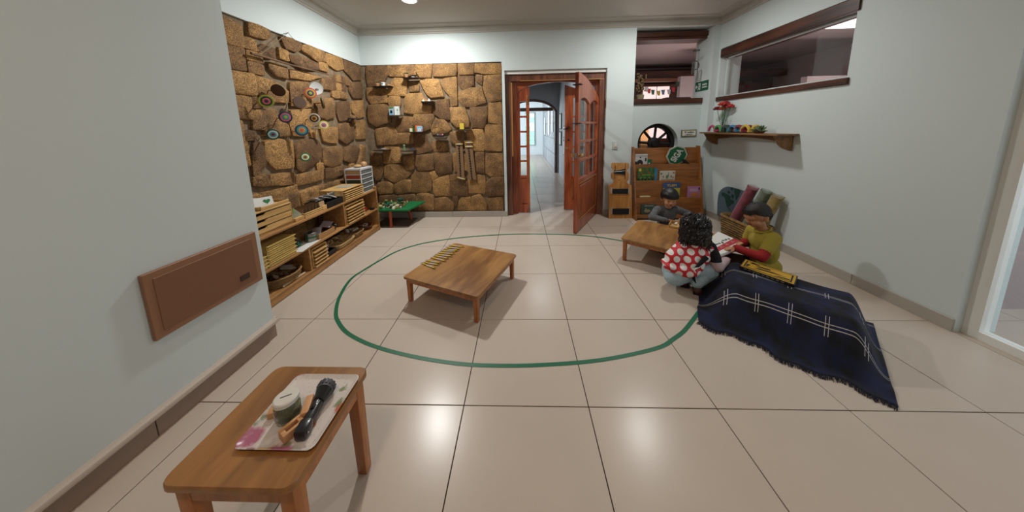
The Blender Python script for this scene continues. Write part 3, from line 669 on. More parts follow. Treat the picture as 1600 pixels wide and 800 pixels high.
# tray with flowers
def floral():
    m, nt, b = newmat('floral_print'); N = nt.nodes; L = nt.links
    tc = N.new('ShaderNodeTexCoord'); base = srgb('d3cbc6'); last = None
    cols = [('a8406e', 6.5, .19, (.13, .42, 0)), ('c05a2c', 7.5, .15, (2.33, 1.74, 0)), ('d0a83c', 9.0, .12, (5.1, 3.3, 0)), ('6d7f4e', 13, .15, (7, 9, 0)), ('84303c', 9, .12, (4, 8.2, 0))]
    prev = None
    for c, sc, th, off in cols:
        mp = N.new('ShaderNodeMapping'); mp.inputs['Location'].default_value = off; L.new(tc.outputs['Object'], mp.inputs['Vector'])
        nz = N.new('ShaderNodeTexNoise'); nz.inputs['Scale'].default_value = 30; L.new(mp.outputs[0], nz.inputs['Vector'])
        ad = N.new('ShaderNodeMixRGB'); ad.blend_type = 'ADD'; ad.inputs[0].default_value = .06; L.new(mp.outputs[0], ad.inputs[1]); L.new(nz.outputs['Color'], ad.inputs[2])
        v = N.new('ShaderNodeTexVoronoi'); v.inputs['Scale'].default_value = sc; L.new(ad.outputs[0], v.inputs['Vector'])
        r = N.new('ShaderNodeValToRGB'); r.color_ramp.elements[0].position = th; r.color_ramp.elements[1].position = th+.09; r.color_ramp.elements[0].color = (.85, .85, .85, 1); r.color_ramp.elements[1].color = (0, 0, 0, 1)
        L.new(v.outputs['Distance'], r.inputs[0])
        mx = N.new('ShaderNodeMixRGB'); L.new(r.outputs[0], mx.inputs[0]); mx.inputs[2].default_value = srgb(c)
        if prev: L.new(prev, mx.inputs[1])
        else: mx.inputs[1].default_value = base
        prev = mx.outputs[0]
    w = N.new('ShaderNodeTexNoise'); w.inputs['Scale'].default_value = 22; w.inputs['Detail'].default_value = 1; w.inputs['Distortion'].default_value = 2.5; L.new(tc.outputs['Object'], w.inputs['Vector'])
    r = N.new('ShaderNodeValToRGB'); r.color_ramp.elements[0].position = .492; r.color_ramp.elements[1].position = .508; r.color_ramp.elements[0].color = (0, 0, 0, 1); r.color_ramp.elements[1].color = (0, 0, 0, 1); e = r.color_ramp.elements.new(.5); e.color = (.6, .6, .6, 1)
    L.new(w.outputs['Fac'], r.inputs[0]); mx = N.new('ShaderNodeMixRGB'); L.new(r.outputs[0], mx.inputs[0]); L.new(prev, mx.inputs[1]); mx.inputs[2].default_value = srgb('3f4a3c')
    L.new(mx.outputs[0], b.inputs['Base Color']); b.inputs['Roughness'].default_value = .3; return m
q = [P(x, y, HF+.012) for x, y in ((458, 583), (557, 582), (487, 703), (378, 706))]
tc_ = (q[0]+q[1]+q[2]+q[3])/4; tl = (q[1]-q[0]).length; tw_ = abs(q[0].y-q[2].y)
tray = thing('tray', 'white rectangular tray printed with loose flowers', 'tray', (tc_.x, tc_.y, HF), 0)
skew = (q[3].x-q[0].x)
def traymesh():
    mb = MB(); r = .02; lx, ly = tl, tw_
    poly = []
    for (sx, sy, a0) in ((1, 1, 0), (-1, 1, 90), (-1, -1, 180), (1, -1, 270)):
        for k in range(5):
            a = rad(a0+k*22.5); poly.append((sx*(lx/2-r)+r*cos(a), sy*(ly/2-r)+r*sin(a)))
    n = len(poly); V = []
    for ins, z in ((.012, .001), (0, .010), (.002, .011), (.012, .004), (.02, .0035)):
        for x, y in poly: V.append((x*(1-2*ins/lx), y*(1-2*ins/ly), z))
    return mb.raw(V, [(k*n+i, k*n+(i+1) % n, (k+1)*n+(i+1) % n, (k+1)*n+i) for k in range(4) for i in range(n)]+[tuple(range(n))[::-1], tuple(range(4*n, 5*n))])
traymesh().build('tray_plate', floral(), tray, world=False)
zt = HF+.0045
# glass jar
jb = P(452, 650, zt); jar = thing('glass_jar', 'glass jar with a slotted white lid on the flowered tray', 'jar', (jb.x, jb.y, zt))
gj = plain('jar_glass', 'c2c8b4', .08, trans=.92)
mb = MB(); mb.lathe([(.026, 0), (.034, .004), (.036, .02), (.036, .045), (.032, .058), (.030, .066), (.027, .066), (.028, .056), (.033, .044), (.033, .02), (.030, .007), (0, .006)], (0, 0, 0), 20); mb.build('jar_body', gj, jar, world=False)
mb = MB(); mb.lathe([(0, .074), (.030, .074), (.0335, .071), (.034, .060), (.032, .060), (0, .061)], (0, 0, 0), 28); lid = mb.build('lid', plain('lid_white', 'd4d2ca', .35), jar, world=False)
mb = MB(); mb.box((0, 0, .0742), (.030, .003, .0008), rot=(0, 0, .5)); mb.build('slot', black, lid, world=False)
mb = MB()
for k in range(16): mb.box((random.uniform(-.018, .018), random.uniform(-.018, .018), .010+random.uniform(0, .03)), (.02, .012, .002), rot=(random.random()*3, random.random()*3, random.random()*3))
mb.build('paper_slips', plain('slips', '9aa07c', .7), jar, world=False)
# wooden blocks
bw = plain('beech', 'c99768', .5, bump=.1, bscale=90, var=.06)
def lay(name, label, cat, p, q_, w, h, mat, lift=0, hollow=False):
    p, q_ = P(*p, zt), P(*q_, zt); d = q_-p; L = d.length; a = math.atan2(d.y, d.x); c = (p+q_)/2
    t = thing(name, label, cat, (c.x, c.y, zt), a); mb = MB()
    if not hollow: mb.box((0, 0, h/2), (L, w, h), bev=.0025); mb.build('block_body', mat, t, world=False)
    else:
        for s in (-1, 1):
            mb = MB(); mb.box((0, s*(w/2-.005), h/2), (L, .010, h), bev=.0015); mb.build('side', mat, t, world=False)
            mb = MB(); mb.box((s*(L/2-.006), 0, h/2), (.012, w-.02, h), bev=.0015); mb.build('end', mat, t, world=False)
        mb = MB(); mb.box((0, 0, .006), (L-.02, w-.018, .008)); mb.build('lining', plain('maroon_felt', '3d1226', .9), t, world=False)
    return t
lay('wooden_block', 'upright beech block between the jar and the black torch', 'block', (477, 660), (487, 630), .022, .034, bw)
lay('wooden_block', 'short beech peg half hidden behind the glass jar', 'block', (424, 655), (436, 632), .024, .02, bw)
lay('sharpener_box', 'open beech box lined in maroon beside the torch handle', 'box', (440, 690), (474, 662), .036, .026, bw, hollow=True)
# torch
tp0, tp1 = P(472, 686, zt), P(513, 612, zt)
dd = (tp1-tp0); L = dd.length; aa = math.atan2(dd.y, dd.x)
torch = thing('torch', 'black torch with a grey ribbed head lying on the tray', 'torch', (tp0.x, tp0.y, zt), aa)
tb = plain('torch_black', '101013', .35, coat=.2); tg = plain('torch_grey', '4a4a50', .5)
mb = MB(); mb.box((L*.36, 0, .020), (L*.62, .028, .030), bev=.009, seg=3); mb.box((.012, 0, .019), (.045, .034, .036), bev=.008); mb.build('handle', tb, torch, world=False)
mb = MB(); mb.cyl((L*.62, 0, .024), (L*.86, 0, .026), .016, .026, 20); mb.build('neck', tb, torch, world=False)
mb = MB(); mb.cyl((L*.85, 0, .026), (L*1.0, 0, .026), .026, .027, 24)
for k in range(14):
    a = 2*pi*k/14; mb.box((L*.95, cos(a)*.027, .026+sin(a)*.027), (L*.10, .004, .006), rot=(a, 0, 0))
mb.build('head', tg, torch, world=False)
mb = MB(); mb.cyl((L*.99, 0, .026), (L*1.005, 0, .026), .021, .021, 20); mb.build('lens', glass_m if 'glass_m' in globals() else steel, torch, world=False)
mb = MB(); mb.box((L*.5, 0, .036), (.03, .012, .006), bev=.002); mb.build('switch', tb, torch, world=False)
mb = MB(); mb.ball((.0, -.019, .02), .003, 8); mb.build('screw', steel, torch, world=False)
# ------------------------------------------------------------------ strips on the centre table
yel = plain('yellow_label', 'c9b22c', .6); wht = plain('label_white', 'c7bcae', .6); red_d = plain('dark_cord', '3a1a14', .6)
strip_px = [((712, 384), (722, 386), 0)]
ends = [((705, 384), (722, 386)), ((700, 387), (717, 389)), ((696.5, 390), (714, 391.5)), ((692, 393), (711, 393)), ((688, 395.5), (707.5, 397)), ((684, 398.5), (704, 400.5)), ((681, 400.5), (698, 404)), ((676.5, 403.5), (694.5, 408)), ((669, 408), (686, 411)), ((665, 411), (683, 414)), ((661, 412.5), (678, 419))]
lbs = ['furthest', 'second furthest', 'third furthest', 'fourth furthest', 'fifth furthest', 'middle', 'fifth nearest', 'fourth nearest', 'third nearest', 'second nearest', 'nearest']
for k, (a, b) in enumerate(ends):
    a3, b3 = P(*a, HT+.004), P(*b, HT+.004); d = b3-a3; L = d.length; c = (a3+b3)/2
    t = thing('bead_strip', 'yellow and white bead strip on the low table, %s in the row' % lbs[k], 'bead strip', (c.x, c.y, HT), math.atan2(d.y, d.x), 'bead strips on the low table')
    mb = MB(); mb.cyl((-L/2, 0, .006), (L/2, 0, .006), .006, n=8); mb.build('core', yel, t, world=False)
    mb = MB(); mb.cyl((-L*.18, 0, .0062), (L*.30, 0, .0062), .0066, n=8); mb.build('label', wht, t, world=False)
    mb = MB()
    for m_ in range(5): mb.ball((-L*.12+m_*L*.09, 0, .0125), (.003, .002, .001), 6, ring=4)
    mb.build('beads', plain('bead_grey', '8e8a98', .5), t, world=False)
    for s in (-1, 1):
        mb = MB(); mb.tube([(s*L/2, 0, .008), (s*(L/2+.006), .004, .010), (s*(L/2+.020), .004, .009), (s*(L/2+.024), -.004, .006), (s*(L/2+.012), -.008, .003), (s*L/2, -.003, .006)], .0016, 5); mb.build('loop', red_d, t, world=False)
# ------------------------------------------------------------------ green ring on the floor
ring_px = [(525, 487), (527, 500), (540, 518), (565, 533), (597, 545), (640, 556), (690, 565), (740, 570.3), (800, 571.6), (850, 570.2), (905, 566.5), (950, 561), (1000, 551), (1035, 541), (1052, 530), (1070, 516), (1090, 490), (1098, 478)]
ring_px2 = [(968, 376), (930, 370), (890, 367), (850, 366), (810, 366), (770, 367.5), (720, 371.5), (680, 377), (650, 383), (620, 393), (592, 408), (572, 420), (552, 433), (540, 447), (529, 468)]
R1 = [P(x, y, 0) for x, y in ring_px]; R2 = [P(x, y, 0) for x, y in ring_px2]
hid = [Vector(v+(0,)) for v in ((1.76, .98), (1.87, 1.2))]+[P(x, y, 0) for x, y in ((1037, 397), (1010, 388), (984, 380.5))]
ctl = R1+hid+R2
def catmull(c, n=5, closed=True):
    out = []; m = len(c)
    for i in range(m if closed else m-1):
        p0, p1, p2, p3 = (c[(i-1) % m], c[i], c[(i+1) % m], c[(i+2) % m]) if closed else (c[max(i-1, 0)], c[i], c[i+1], c[min(i+2, m-1)])
        for k in range(n):
            t = k/n; out.append(.5*((2*p1)+(p2-p0)*t+(2*p0-5*p1+4*p2-p3)*t*t+(3*p1-p0-3*p2+p3)*t**3))
    if not closed: out.append(c[-1])
    return out
cv = catmull(ctl, 5); n = len(cv); V = []; F = []
for i in range(n):
    d = (cv[(i+1) % n]-cv[i-1]).normalized(); nn = Vector((-d.y, d.x, 0))
    for s, z in ((-.0125, .0003), (-.0125, .0018), (.0125, .0018), (.0125, .0003)): V.append(cv[i]+nn*s+Vector((0, 0, z)))
for i in range(n):
    j = (i+1) % n
    for k in range(3): F.append((i*4+k, i*4+k+1, j*4+k+1, j*4+k))
mb = MB(); mb.raw(V, F); tag(mb.build('floor_tape', plain('green_tape', '04603f', .45), smooth=0), 'thin green tape laid in a big oval ring on the tiles', 'tape')
# ------------------------------------------------------------------ long shelf unit by the stone wall
SX0, SX1, SY0, SY1 = -1.915, -1.62, .50, 2.345
Ztop, Zmid, Zbot = .560, .300, .075; th = .018
su = thing('shelf_unit', 'long low pine shelf unit along the stone wall', 'shelf', ((SX0+SX1)/2, (SY0+SY1)/2, 0))
def bpart(nm, mt, par, *a, bev=.002):
    mb = MB(); bx(mb, *a, bev); return mb.build(nm, mt, par)
for z in (Ztop, Zmid, Zbot): bpart('shelf_board', shelfw, su, SX0, SX1, SY0, SY1-.02, z-th, z)
bpart('plinth', shelfw, su, SX1-.02, SX1-.002, SY0, SY1-.02, .006, Zbot-th)
for y, zt_ in ((SY0-.02, Ztop), (SY1-.02, Ztop+.035)): bpart('side_panel', shelfw, su, SX0, SX1+.002, y, y+.02, 0, zt_)
bpart('divider', shelfw, su, SX0, SX1-.004, 1.13, 1.15, Zbot, Zmid-th)
bpart('divider', shelfw, su, SX0, SX1-.004, 1.66, 1.68, Zmid, Ztop-th)
def YX(x, y, X=-1.63): return P(x, y, X=X)
def rack(label, y0, y1, z0, z1, n, x0=-1.86, x1=-1.63, mat=palepine, name='tray_rack', open_y=False, topz=None):
    t = thing(name, label, 'tray rack', ((x0+x1)/2, (y0+y1)/2, z0))
    bpart('side_panel', mat, t, x0, x1, y0, y0+.008, z0, z1); bpart('side_panel', mat, t, x0, x1, y1-.008, y1, z0, z1)
    bpart('back_panel', mat, t, x0, x0+.008, y0, y1, z0, z1)
    bpart('top_panel', mat, t, x0, x1, y0, y1, z1, z1+.008)
    for k in range(n):
        z = z0+.004+(z1-z0-.006)*k/n; bpart('tray_board', mat, t, x0+.01, x1+.018, y0+.009, y1-.009, z, z+.009, bev=.001)
    return t
# T2 drawer cabinet
ya, yb = .50, YX(465, 350).y
t = thing('drawer_cabinet', 'pine cabinet with three notched drawers at the near end of the shelf', 'cabinet', (-1.76, (ya+yb)/2, Ztop)); z1 = YX(462, 311).z
H = z1-Ztop
bpart('carcass', palepine, t, -1.90, -1.665, ya, yb, Ztop, Ztop+.012); bpart('carcass_top', palepine, t, -1.90, -1.66, ya, yb, z1-.03, z1-.018)
for y in (ya, yb-.01): bpart('side_panel', palepine, t, -1.90, -1.66, y, y+.01, Ztop, z1-.018)
bpart('back_panel', palepine, t, -1.90, -1.89, ya, yb, Ztop, z1-.02)
for k in range(3):
    za_ = Ztop+.016+k*(H-.046)/3; zb_ = za_+(H-.046)/3-.008; w0, w1 = ya+.013, yb-.013; ym = (w0+w1)/2
    poly = [(w0, za_), (w1, za_), (w1, zb_), (ym+.05, zb_), (ym+.03, zb_-.014), (ym-.03, zb_-.014), (ym-.05, zb_), (w0, zb_)]
    mb = MB(); mb.prism(poly, 'x', -1.672, -1.660); d_ = mb.build('drawer', palepine, t, smooth=0)
    bpart('drawer_box', yelpine, d_, -1.88, -1.673, w0, w1, za_, za_+.006)
# open tray on top with card
t = thing('card_tray', 'open wooden tray of picture cards on top of the drawer cabinet', 'tray', (-1.76, .86, z1-.018)); y0, y1 = .80, yb-.005
for a_ in ((-1.86, -1.67, y0, y0+.008), (-1.86, -1.67, y1-.008, y1), (-1.86, -1.852, y0, y1), (-1.678, -1.67, y0, y1)): bpart('side', palepine, t, *a_, z1-.017, z1+.008)
bpart('base', palepine, t, -1.86, -1.67, y0, y1, z1-.017, z1-.012)
lc = YX(452, 307, -1.74)
def heart(mb, M, s):
    pts = [(16*sin(a)**3/17*s, (13*cos(a)-5*cos(2*a)-2*cos(3*a)-cos(4*a))/17*s) for a in [2*pi*i/28 for i in range(28)]]
    bm2 = bmesh.new(); vs = [bm2.verts.new((x, y, z)) for z in (0, .0012) for x, y in pts]; k = 28
    for i in range(k): bm2.faces.new((vs[i], vs[(i+1) % k], vs[k+(i+1) % k], vs[k+i]))
    bm2.faces.new(vs[k:]); mb.add(bm2, M)
for k in range(3):
    y = .89+k*.006; M = Matrix.Translation((-1.75-.015*k, .925-k*.03, z1+.022)) @ Euler((rad(62), rad(8*k), rad(62))).to_matrix().to_4x4()
    t = thing('picture_card', ['white card with a green leaf heart leaning in the card tray', 'second white card standing behind the leaf card', 'third white card, furthest left in the card tray'][k], 'card', tuple(M.translation-Vector((0, 0, .03))))
    mb = MB(); mb.box((0, 0, 0), (.10, .075, .002), M=M); mb.build('card_sheet', paper, t, smooth=0)
    if k == 0:
        mb = MB(); heart(mb, M @ Matrix.Translation((0.01, 0, .0012)), .024); mb.build('leaf_print', plain('leaf_green', '0c6a34', .6), t, smooth=0)
# dark red basket
bc = YX(410, 322, -1.74)
t = thing('yarn_basket', 'dark red woven basket with a green cloth at the near shelf end', 'basket', (-1.76, .66, z1-.018))
mb = MB(); mb.lathe([(.04, 0), (.065, .012), (.085, .05), (.088, .062), (.08, .06), (.06, .02), (0, .014)], (-1.76, .66, z1-.017), 24); mb.build('bowl', plain('dark_wicker', '4a2118', .8, bump=1, bscale=90, var=.4), t)
mb = MB()
for k in range(20):
    a = 2*pi*k/20; mb.tube([(-1.76+.086*cos(a), .66+.086*sin(a), z1+.035), (-1.76+.09*cos(a+.16), .66+.09*sin(a+.16), z1+.05), (-1.76+.086*cos(a+.32), .66+.086*sin(a+.32), z1+.038)], .005, 5)
mb.build('rim', plain('dark_wicker', '4a2118'), t)
mb = MB(); mb.ball((-1.76, .66, z1+.035), (.078, .078, .035), 18); mb.build('maroon_cloth', plain('maroon_cloth', '4d2430', .95, bump=.6, bscale=40), t)
mb = MB(); mb.ball((-1.775, .67, z1+.055), (.06, .062, .022), 16); mb.build('green_cloth', plain('teal_cloth', '31524c', .95, bump=.6, bscale=40), t)
# T3 triangle card stand
t = thing('triangle_card', 'green and grey triangular card in a small wooden foot', 'card', (-1.66, 1.07, Ztop)); y0, y1 = YX(464, 338).y, YX(480, 330).y
bpart('foot', palepine, t, -1.70, -1.645, y0, y1, Ztop, Ztop+.03)
mb = MB(); mb.prism([(y0+.002, Ztop+.03), (y1-.002, Ztop+.03), (y0+.012, Ztop+.125)], 'x', -1.678, -1.670); mb.build('card_sheet', plain('grey_green_card', '8b8d78', .7, var=.15, bscale=60), t, smooth=0)
mb = MB(); mb.prism([(y0+.006, Ztop+.085), (y0+.032, Ztop+.082), (y0+.013, Ztop+.121)], 'x', -1.6705, -1.668); mb.build('green_tip', plain('tip_green', '6fa04c', .7), t, smooth=0)
# T4 card file
y0, y1 = YX(478, 335).y, YX(512, 322).y
t = thing('card_file', 'slotted pine box filled with standing brown cards', 'box', (-1.72, (y0+y1)/2, Ztop))
bpart('base', palepine, t, -1.80, -1.64, y0, y1, Ztop, Ztop+.01)
for z in (.018, .034): bpart('slat', palepine, t, -1.648, -1.64, y0, y1-.05, Ztop+z, Ztop+z+.010)
bpart('side', palepine, t, -1.80, -1.64, y0, y0+.008, Ztop, Ztop+.045); bpart('end_block', palepine, t, -1.80, -1.638, y1-.055, y1, Ztop, Ztop+.050)
cardm = [plain('brown_card', '8a6f50', .8), plain('kraft_card', '6b5238', .8)]
N_ = 12
for k in range(N_):
    y = y0+.015+(y1-y0-.03)*k/N_
    o = MB(); o.box((0, 0, .035), (.11, .0025, .07), rot=(rad(-14), 0, 0)); o = o.build('file_card', cardm[k % 2], None, smooth=0); o.location = (-1.72, y, Ztop+.012)
    tag(o, 'brown file card in the slotted pine box, one of the row', 'card', 'brown file cards in the pine box')
mb = MB(); mb.box((-1.66, y1-.035, Ztop+.055), (.006, .07, .07), rot=(0, rad(-12), 0)); o = mb.build('label_card', plain('label_kraft', 'a58666', .8), None, smooth=0); recenter(tag(o, 'kraft label card at the front of the slotted pine box', 'card'))
# T5 black box with sachets
y0, y1 = YX(511, 318).y, YX(537, 303).y
t = thing('black_box', 'open black box holding grey and white sachets on the top shelf', 'box', (-1.74, (y0+y1)/2, Ztop))
for a_ in ((-1.86, -1.64, y0, y0+.006), (-1.86, -1.64, y1-.006, y1), (-1.86, -1.854, y0, y1), (-1.646, -1.64, y0, y1)): bpart('side', black, t, *a_, Ztop, Ztop+.065)
bpart('base', black, t, -1.86, -1.64, y0, y1, Ztop, Ztop+.006)
for k in range(7):
    mb = MB(); yy = y0+.03+(y1-y0-.06)*k/6; mb.box((0, 0, 0), (.10, .085, .004), rot=(random.uniform(-.7, .3), random.uniform(-.4, .4), random.uniform(-.8, .8)), bev=.001)
    o = mb.build('sachet', plain('sachet_%s' % ('grey' if k % 2 else 'white'), '8f9090' if k % 2 else 'c4c2bc', .35, var=.2, bscale=70), None); o.location = (-1.75+random.uniform(-.03, .04), yy, Ztop+.085+.006*(k % 3))
    tag(o, 'grey and white picture sachet heaped in the black box', 'sachet', 'sachets in the black box')
YTOW = P(566, 300, X=-1.66).y
# T6 rack with paper on top
y0, y1 = YX(538, 312).y, YX(566, 298).y; z1 = YX(548, 287).z
t = rack('pine rack of five drawing trays on the top shelf', y0, YTOW-.012, Ztop, Ztop+.118, 5, x0=-1.90, x1=-1.64)
mb = MB(); mb.box((-1.76, (y0+y1)/2+.05, Ztop+.1275), (.16, .15, .002), rot=(0, 0, .2)); mb.box((-1.75, (y0+y1)/2+.04, Ztop+.1295), (.12, .10, .001), rot=(0, 0, -.1)); recenter(tag(mb.build('paper_sheets', plain('grey_sheet', '9c9c90', .5), smooth=0), 'loose grey sheets lying on top of the upper tray rack', 'paper'))
# T7 plastic drawers
p0 = YX(559, 318, -1.66); y0 = 2.14; y1 = 2.30; x0, x1 = -1.86, -1.655; z1 = .80
y0, y1 = P(566, 300, X=-1.66).y, P(584, 292, X=-1.66).y; zt7 = P(566, 263, X=-1.66).z
wp = plain('white_plastic', 'c8c8cc', .3)
t = thing('drawer_tower', 'small white plastic tower of five clear drawers', 'drawers', ((x0+x1)/2, (y0+y1)/2, Ztop)); Hh = zt7-Ztop
bpart('top_panel', wp, t, x0, x1, y0, y1, zt7-.010, zt7); bpart('base', wp, t, x0, x1, y0, y1, Ztop, Ztop+.006)
for (xx, yy) in ((x0, y0), (x1-.012, y0), (x0, y1-.012), (x1-.012, y1-.012)): bpart('post', wp, t, xx, xx+.012, yy, yy+.012, Ztop, zt7)
cl = plain('clear_plastic', '7d8480', .2, trans=.4)
fill = ['b59468', '9a3a22', '2b3530', '2c4a34', '1d1d1f']
for k in range(5):
    za_ = Ztop+.008+(4-k)*(Hh-.02)/5; zb_ = za_+(Hh-.02)/5-.006
    d_ = bpart('drawer', cl, t, x0+.012, x1-.004, y0+.010, y1-.010, za_, zb_)
    bpart('drawer_rim', wp, d_, x1-.006, x1+.002, y0+.006, y1-.006, zb_-.004, zb_+.004)
    bpart('side_rail', wp, d_, x0, x1-.002, y0-.001, y0+.008, zb_-.002, zb_+.006)
    bpart('contents', plain('drawer_fill_'+fill[k], fill[k], .7), d_, x0+.02, x1-.010, y0+.006, y1-.014, za_+.003, zb_-.008)
eg = plain('wooden_egg', 'b48c62', .25, coat=.4)
e = P(568, 254, X=-1.73); mb = MB(); mb.ball((0, 0, .034), (.040, .046, .034), 24, rot=(0, 0, .4)); o = mb.build('wooden_egg', eg, None, smooth=180); o.location = (-1.73, e.y, zt7); tag(o, 'polished wooden egg on the white drawer tower', 'egg')
mb = MB(); mb.ball((0, 0, .020), (.045, .05, .020), 20); o = mb.build('flat_pebble', plain('pebble', 'b08e62', .5), None, smooth=180); o.location = (-1.76, e.y-.085, zt7); tag(o, 'flat tan pebble beside the egg on the drawer tower', 'pebble')
# M1 stacks of yellow trays
y0, y1 = YX(427, 405).y, YX(465, 392).y
def stack(label, y0, y1, z0, n, h, x0=-1.88, x1=-1.64):
    t = thing('tray_stack', label, 'trays', ((x0+x1)/2, (y0+y1)/2, z0))
    for k in range(n):
        z = z0+k*h; a_ = bpart('tray', yelpine, t, x0, x1, y0, y1, z, z+h-.006, bev=.0015); bpart('lip', yelpine, a_, x0-.0, x1+.008, y0+.0, y1+.008, z+h-.008, z+h-.002, bev=.001)
        bpart('groove', yelpine, a_, x1, x1+.004, y0+.01, y1-.02, z+.006, z+h-.014, bev=.001)
    return t
stack('tall stack of five yellow pine trays on the middle shelf', y0-.03, y1, Zmid, 5, .034)
stack('short stack of four yellow pine trays at the near end of the middle shelf', .60, y0-.04, Zmid, 4, .027)
# M2 flask, M3 tin on paper
y = P(472, 385, X=-1.70).y
mb = MB(); mb.box((-1.70, YX(485, 385).y, Zmid+.0015), (.16, .27, .002), rot=(0, 0, .12)); recenter(tag(mb.build('paper_sheet', paper, smooth=0), 'white sheet under the tin on the middle shelf', 'paper'))
t = thing('liquid_flask', 'clear flask with green liquid beside the striped tin', 'flask', (-1.74, y, Zmid+.003))
mb = MB(); mb.lathe([(.03, 0), (.036, .006), (.034, .03), (.024, .06), (.026, .085), (.024, .085), (.022, .06), (.031, .03), (.032, .008), (0, .006)], (-1.74, y, Zmid+.003), 20); mb.build('flask_glass', glass, t)
mb = MB(); mb.lathe([(0, .007), (.031, .008), (.031, .03), (.028, .04), (0, .04)], (-1.74, y, Zmid+.003), 20); mb.build('green_liquid', plain('green_liquid', '0c5a3c', .2), t)
y = P(487, 378, X=-1.71).y
t = thing('tin_bucket', 'silver tin with a green band on the middle shelf', 'tin', (-1.71, y, Zmid+.003))
mb = MB(); mb.lathe([(.048, 0), (.052, .004), (.052, .078), (.055, .082), (.052, .084), (.048, .08), (.046, .01), (0, .008)], (-1.71, y, Zmid+.003), 28); mb.build('tin_wall', plain('silver_tin', '8f8c86', .3, metal=.8, bump=.3, bscale=60, var=.3), t)
mb = MB(); mb.lathe([(.0535, .034), (.0535, .048), (.052, .048), (.052, .034)], (-1.71, y, Zmid+.003), 28); mb.build('green_band', plain('band_green', '0c5a3a', .5), t)
# M4 cardboard box with cards
y0, y1 = YX(512, 365).y, YX(525, 352).y; y0 = YX(500, 366).y
kraft = plain('cardboard', 'a37a4c', .85)
t = thing('cardboard_box', 'small open cardboard box of white cards on the middle shelf', 'box', (-1.70, (y0+y1)/2, Zmid))
for a_ in ((-1.76, -1.645, y0, y0+.005), (-1.76, -1.645, y1-.005, y1), (-1.76, -1.755, y0, y1), (-1.65, -1.645, y0, y1)): bpart('side', kraft, t, *a_, Zmid, Zmid+.052)
bpart('base', kraft, t, -1.76, -1.645, y0, y1, Zmid, Zmid+.005)
for k in range(4):
    mb = MB(); mb.box((0, 0, .04), (.06, .0022, .085), rot=(rad(-10-8*k), 0, rad(12*k-18))); o = mb.build('white_card', plain('dim_card', 'a9a0a4', .6), None, smooth=0); o.location = (-1.71, y0+.022+k*.018, Zmid+.014); tag(o, 'white card standing in the small cardboard box', 'card', 'white cards in the cardboard box')
# M5 dark bowl with a card
y = 1.553
t = thing('dark_bowl', 'dark shallow bowl under a pale card on the middle shelf', 'bowl', (-1.74, y, Zmid))
mb = MB(); mb.lathe([(.03, 0), (.05, .01), (.085, .04), (.088, .045), (.08, .042), (.045, .016), (0, .012)], (-1.74, y, Zmid), 28); mb.build('bowl_shell', plain('bowl_dark', '2e2620', .4), t)
mb = MB()
for k in range(9): mb.ball((-1.74+random.uniform(-.05, .05), y+random.uniform(-.05, .05), Zmid+.042), (.022, .018, .014), 8, ring=6)
mb.build('pebbles', plain('dark_pebbles', '39352c', .4), t)
mb = MB(); mb.box((-1.73, y-.03, Zmid+.075), (.09, .11, .002), rot=(.25, .2, .3)); o = mb.build('pale_card', plain('lilac_card', '9d9096', .6), smooth=0); recenter(tag(o, 'pale lilac card leaning on the dark bowl', 'card'))
# M6 chart
y0, y1 = YX(507, 345, -1.84).y, 1.645
t = thing('picture_chart', 'pale chart of small dark pictures standing on the middle shelf', 'chart', (-1.86, (y0+y1)/2, Zmid))
bpart('sheet', plain('chart_pink', 'a89c98', .7), t, -1.874, -1.868, y0, y1, Zmid, Zmid+.21)
for r in range(7):
    for c in range(8):
        yy = y0+.02+(y1-y0-.04)*c/7; zz = Zmid+.02+.17*r/6; mb = MB(); mb.box((-1.866, yy, zz), (.003, .012+.006*random.random(), .010+.006*random.random()), rot=(random.random(), 0, 0)); mb.build('picture', plain('chart_ink', '2c2626', .7), t, smooth=0)
# M7 rack, M8 poster & red fan
y1 = YX(567, 335).y
rack('pine rack of six drawing trays on the middle shelf', 1.70, y1+.04, Zmid, Zmid+.20, 6)
ya, yb = y1+.10, SY1-.04
t = thing('framed_sheet', 'pink and orange framed sheet at the far end of the middle shelf', 'picture', (-1.86, (ya+yb)/2, Zmid))
bpart('backing', plain('orange_backing', 'd07a45', .6), t, -1.875, -1.868, ya, yb, Zmid, Zmid+.22); bpart('sheet', plain('pink_sheet', 'b9a0a4', .6), t, -1.868, -1.865, ya, yb-.035, Zmid+.02, Zmid+.20); bpart('red_header', plain('red_header', 'b04436', .6), t, -1.8655, -1.863, ya, yb-.035, Zmid+.18, Zmid+.20)
bpart('grey_panel', plain('grey_print', '6e6a66', .6), t, -1.8655, -1.863, ya+.03, yb-.07, Zmid+.05, Zmid+.11)
t = thing('paper_fan', 'red folded paper fan on the middle shelf beside the far rack', 'fan', (-1.70, y1+.13, Zmid))
rf = plain('fan_red', 'b02a14', .7)
for k in range(9):
    a0, a1_ = rad(20+k*15.5), rad(20+(k+1)*15.5); mb = MB(); c_ = (y1+.13, Zmid+.004); mb.prism([c_, (c_[0]+.09*cos(a0), c_[1]+.075*sin(a0)), (c_[0]+.09*cos(a1_), c_[1]+.075*sin(a1_))], 'x', -1.70+.004*(k % 2), -1.694+.004*(k % 2)); mb.build('fold', rf, t, smooth=0)
mb = MB(); mb.box((-1.66, yb-.04, Zmid+.012), (.05, .05, .022), bev=.006); mb.ball((-1.655, yb-.01, Zmid+.014), .013, 10); recenter(tag(mb.build('black_toy_car', black), 'small black toy at the far end of the middle shelf', 'toy'))
mb = MB(); mb.cyl((-1.66, y1+.07, Zmid), (-1.66, y1+.07, Zmid+.03), .012, .008, 10); mb.ball((-1.66, y1+.07, Zmid+.038), .010, 10); recenter(tag(mb.build('white_peg', paper), 'small white peg figure next to the red fan', 'toy'))
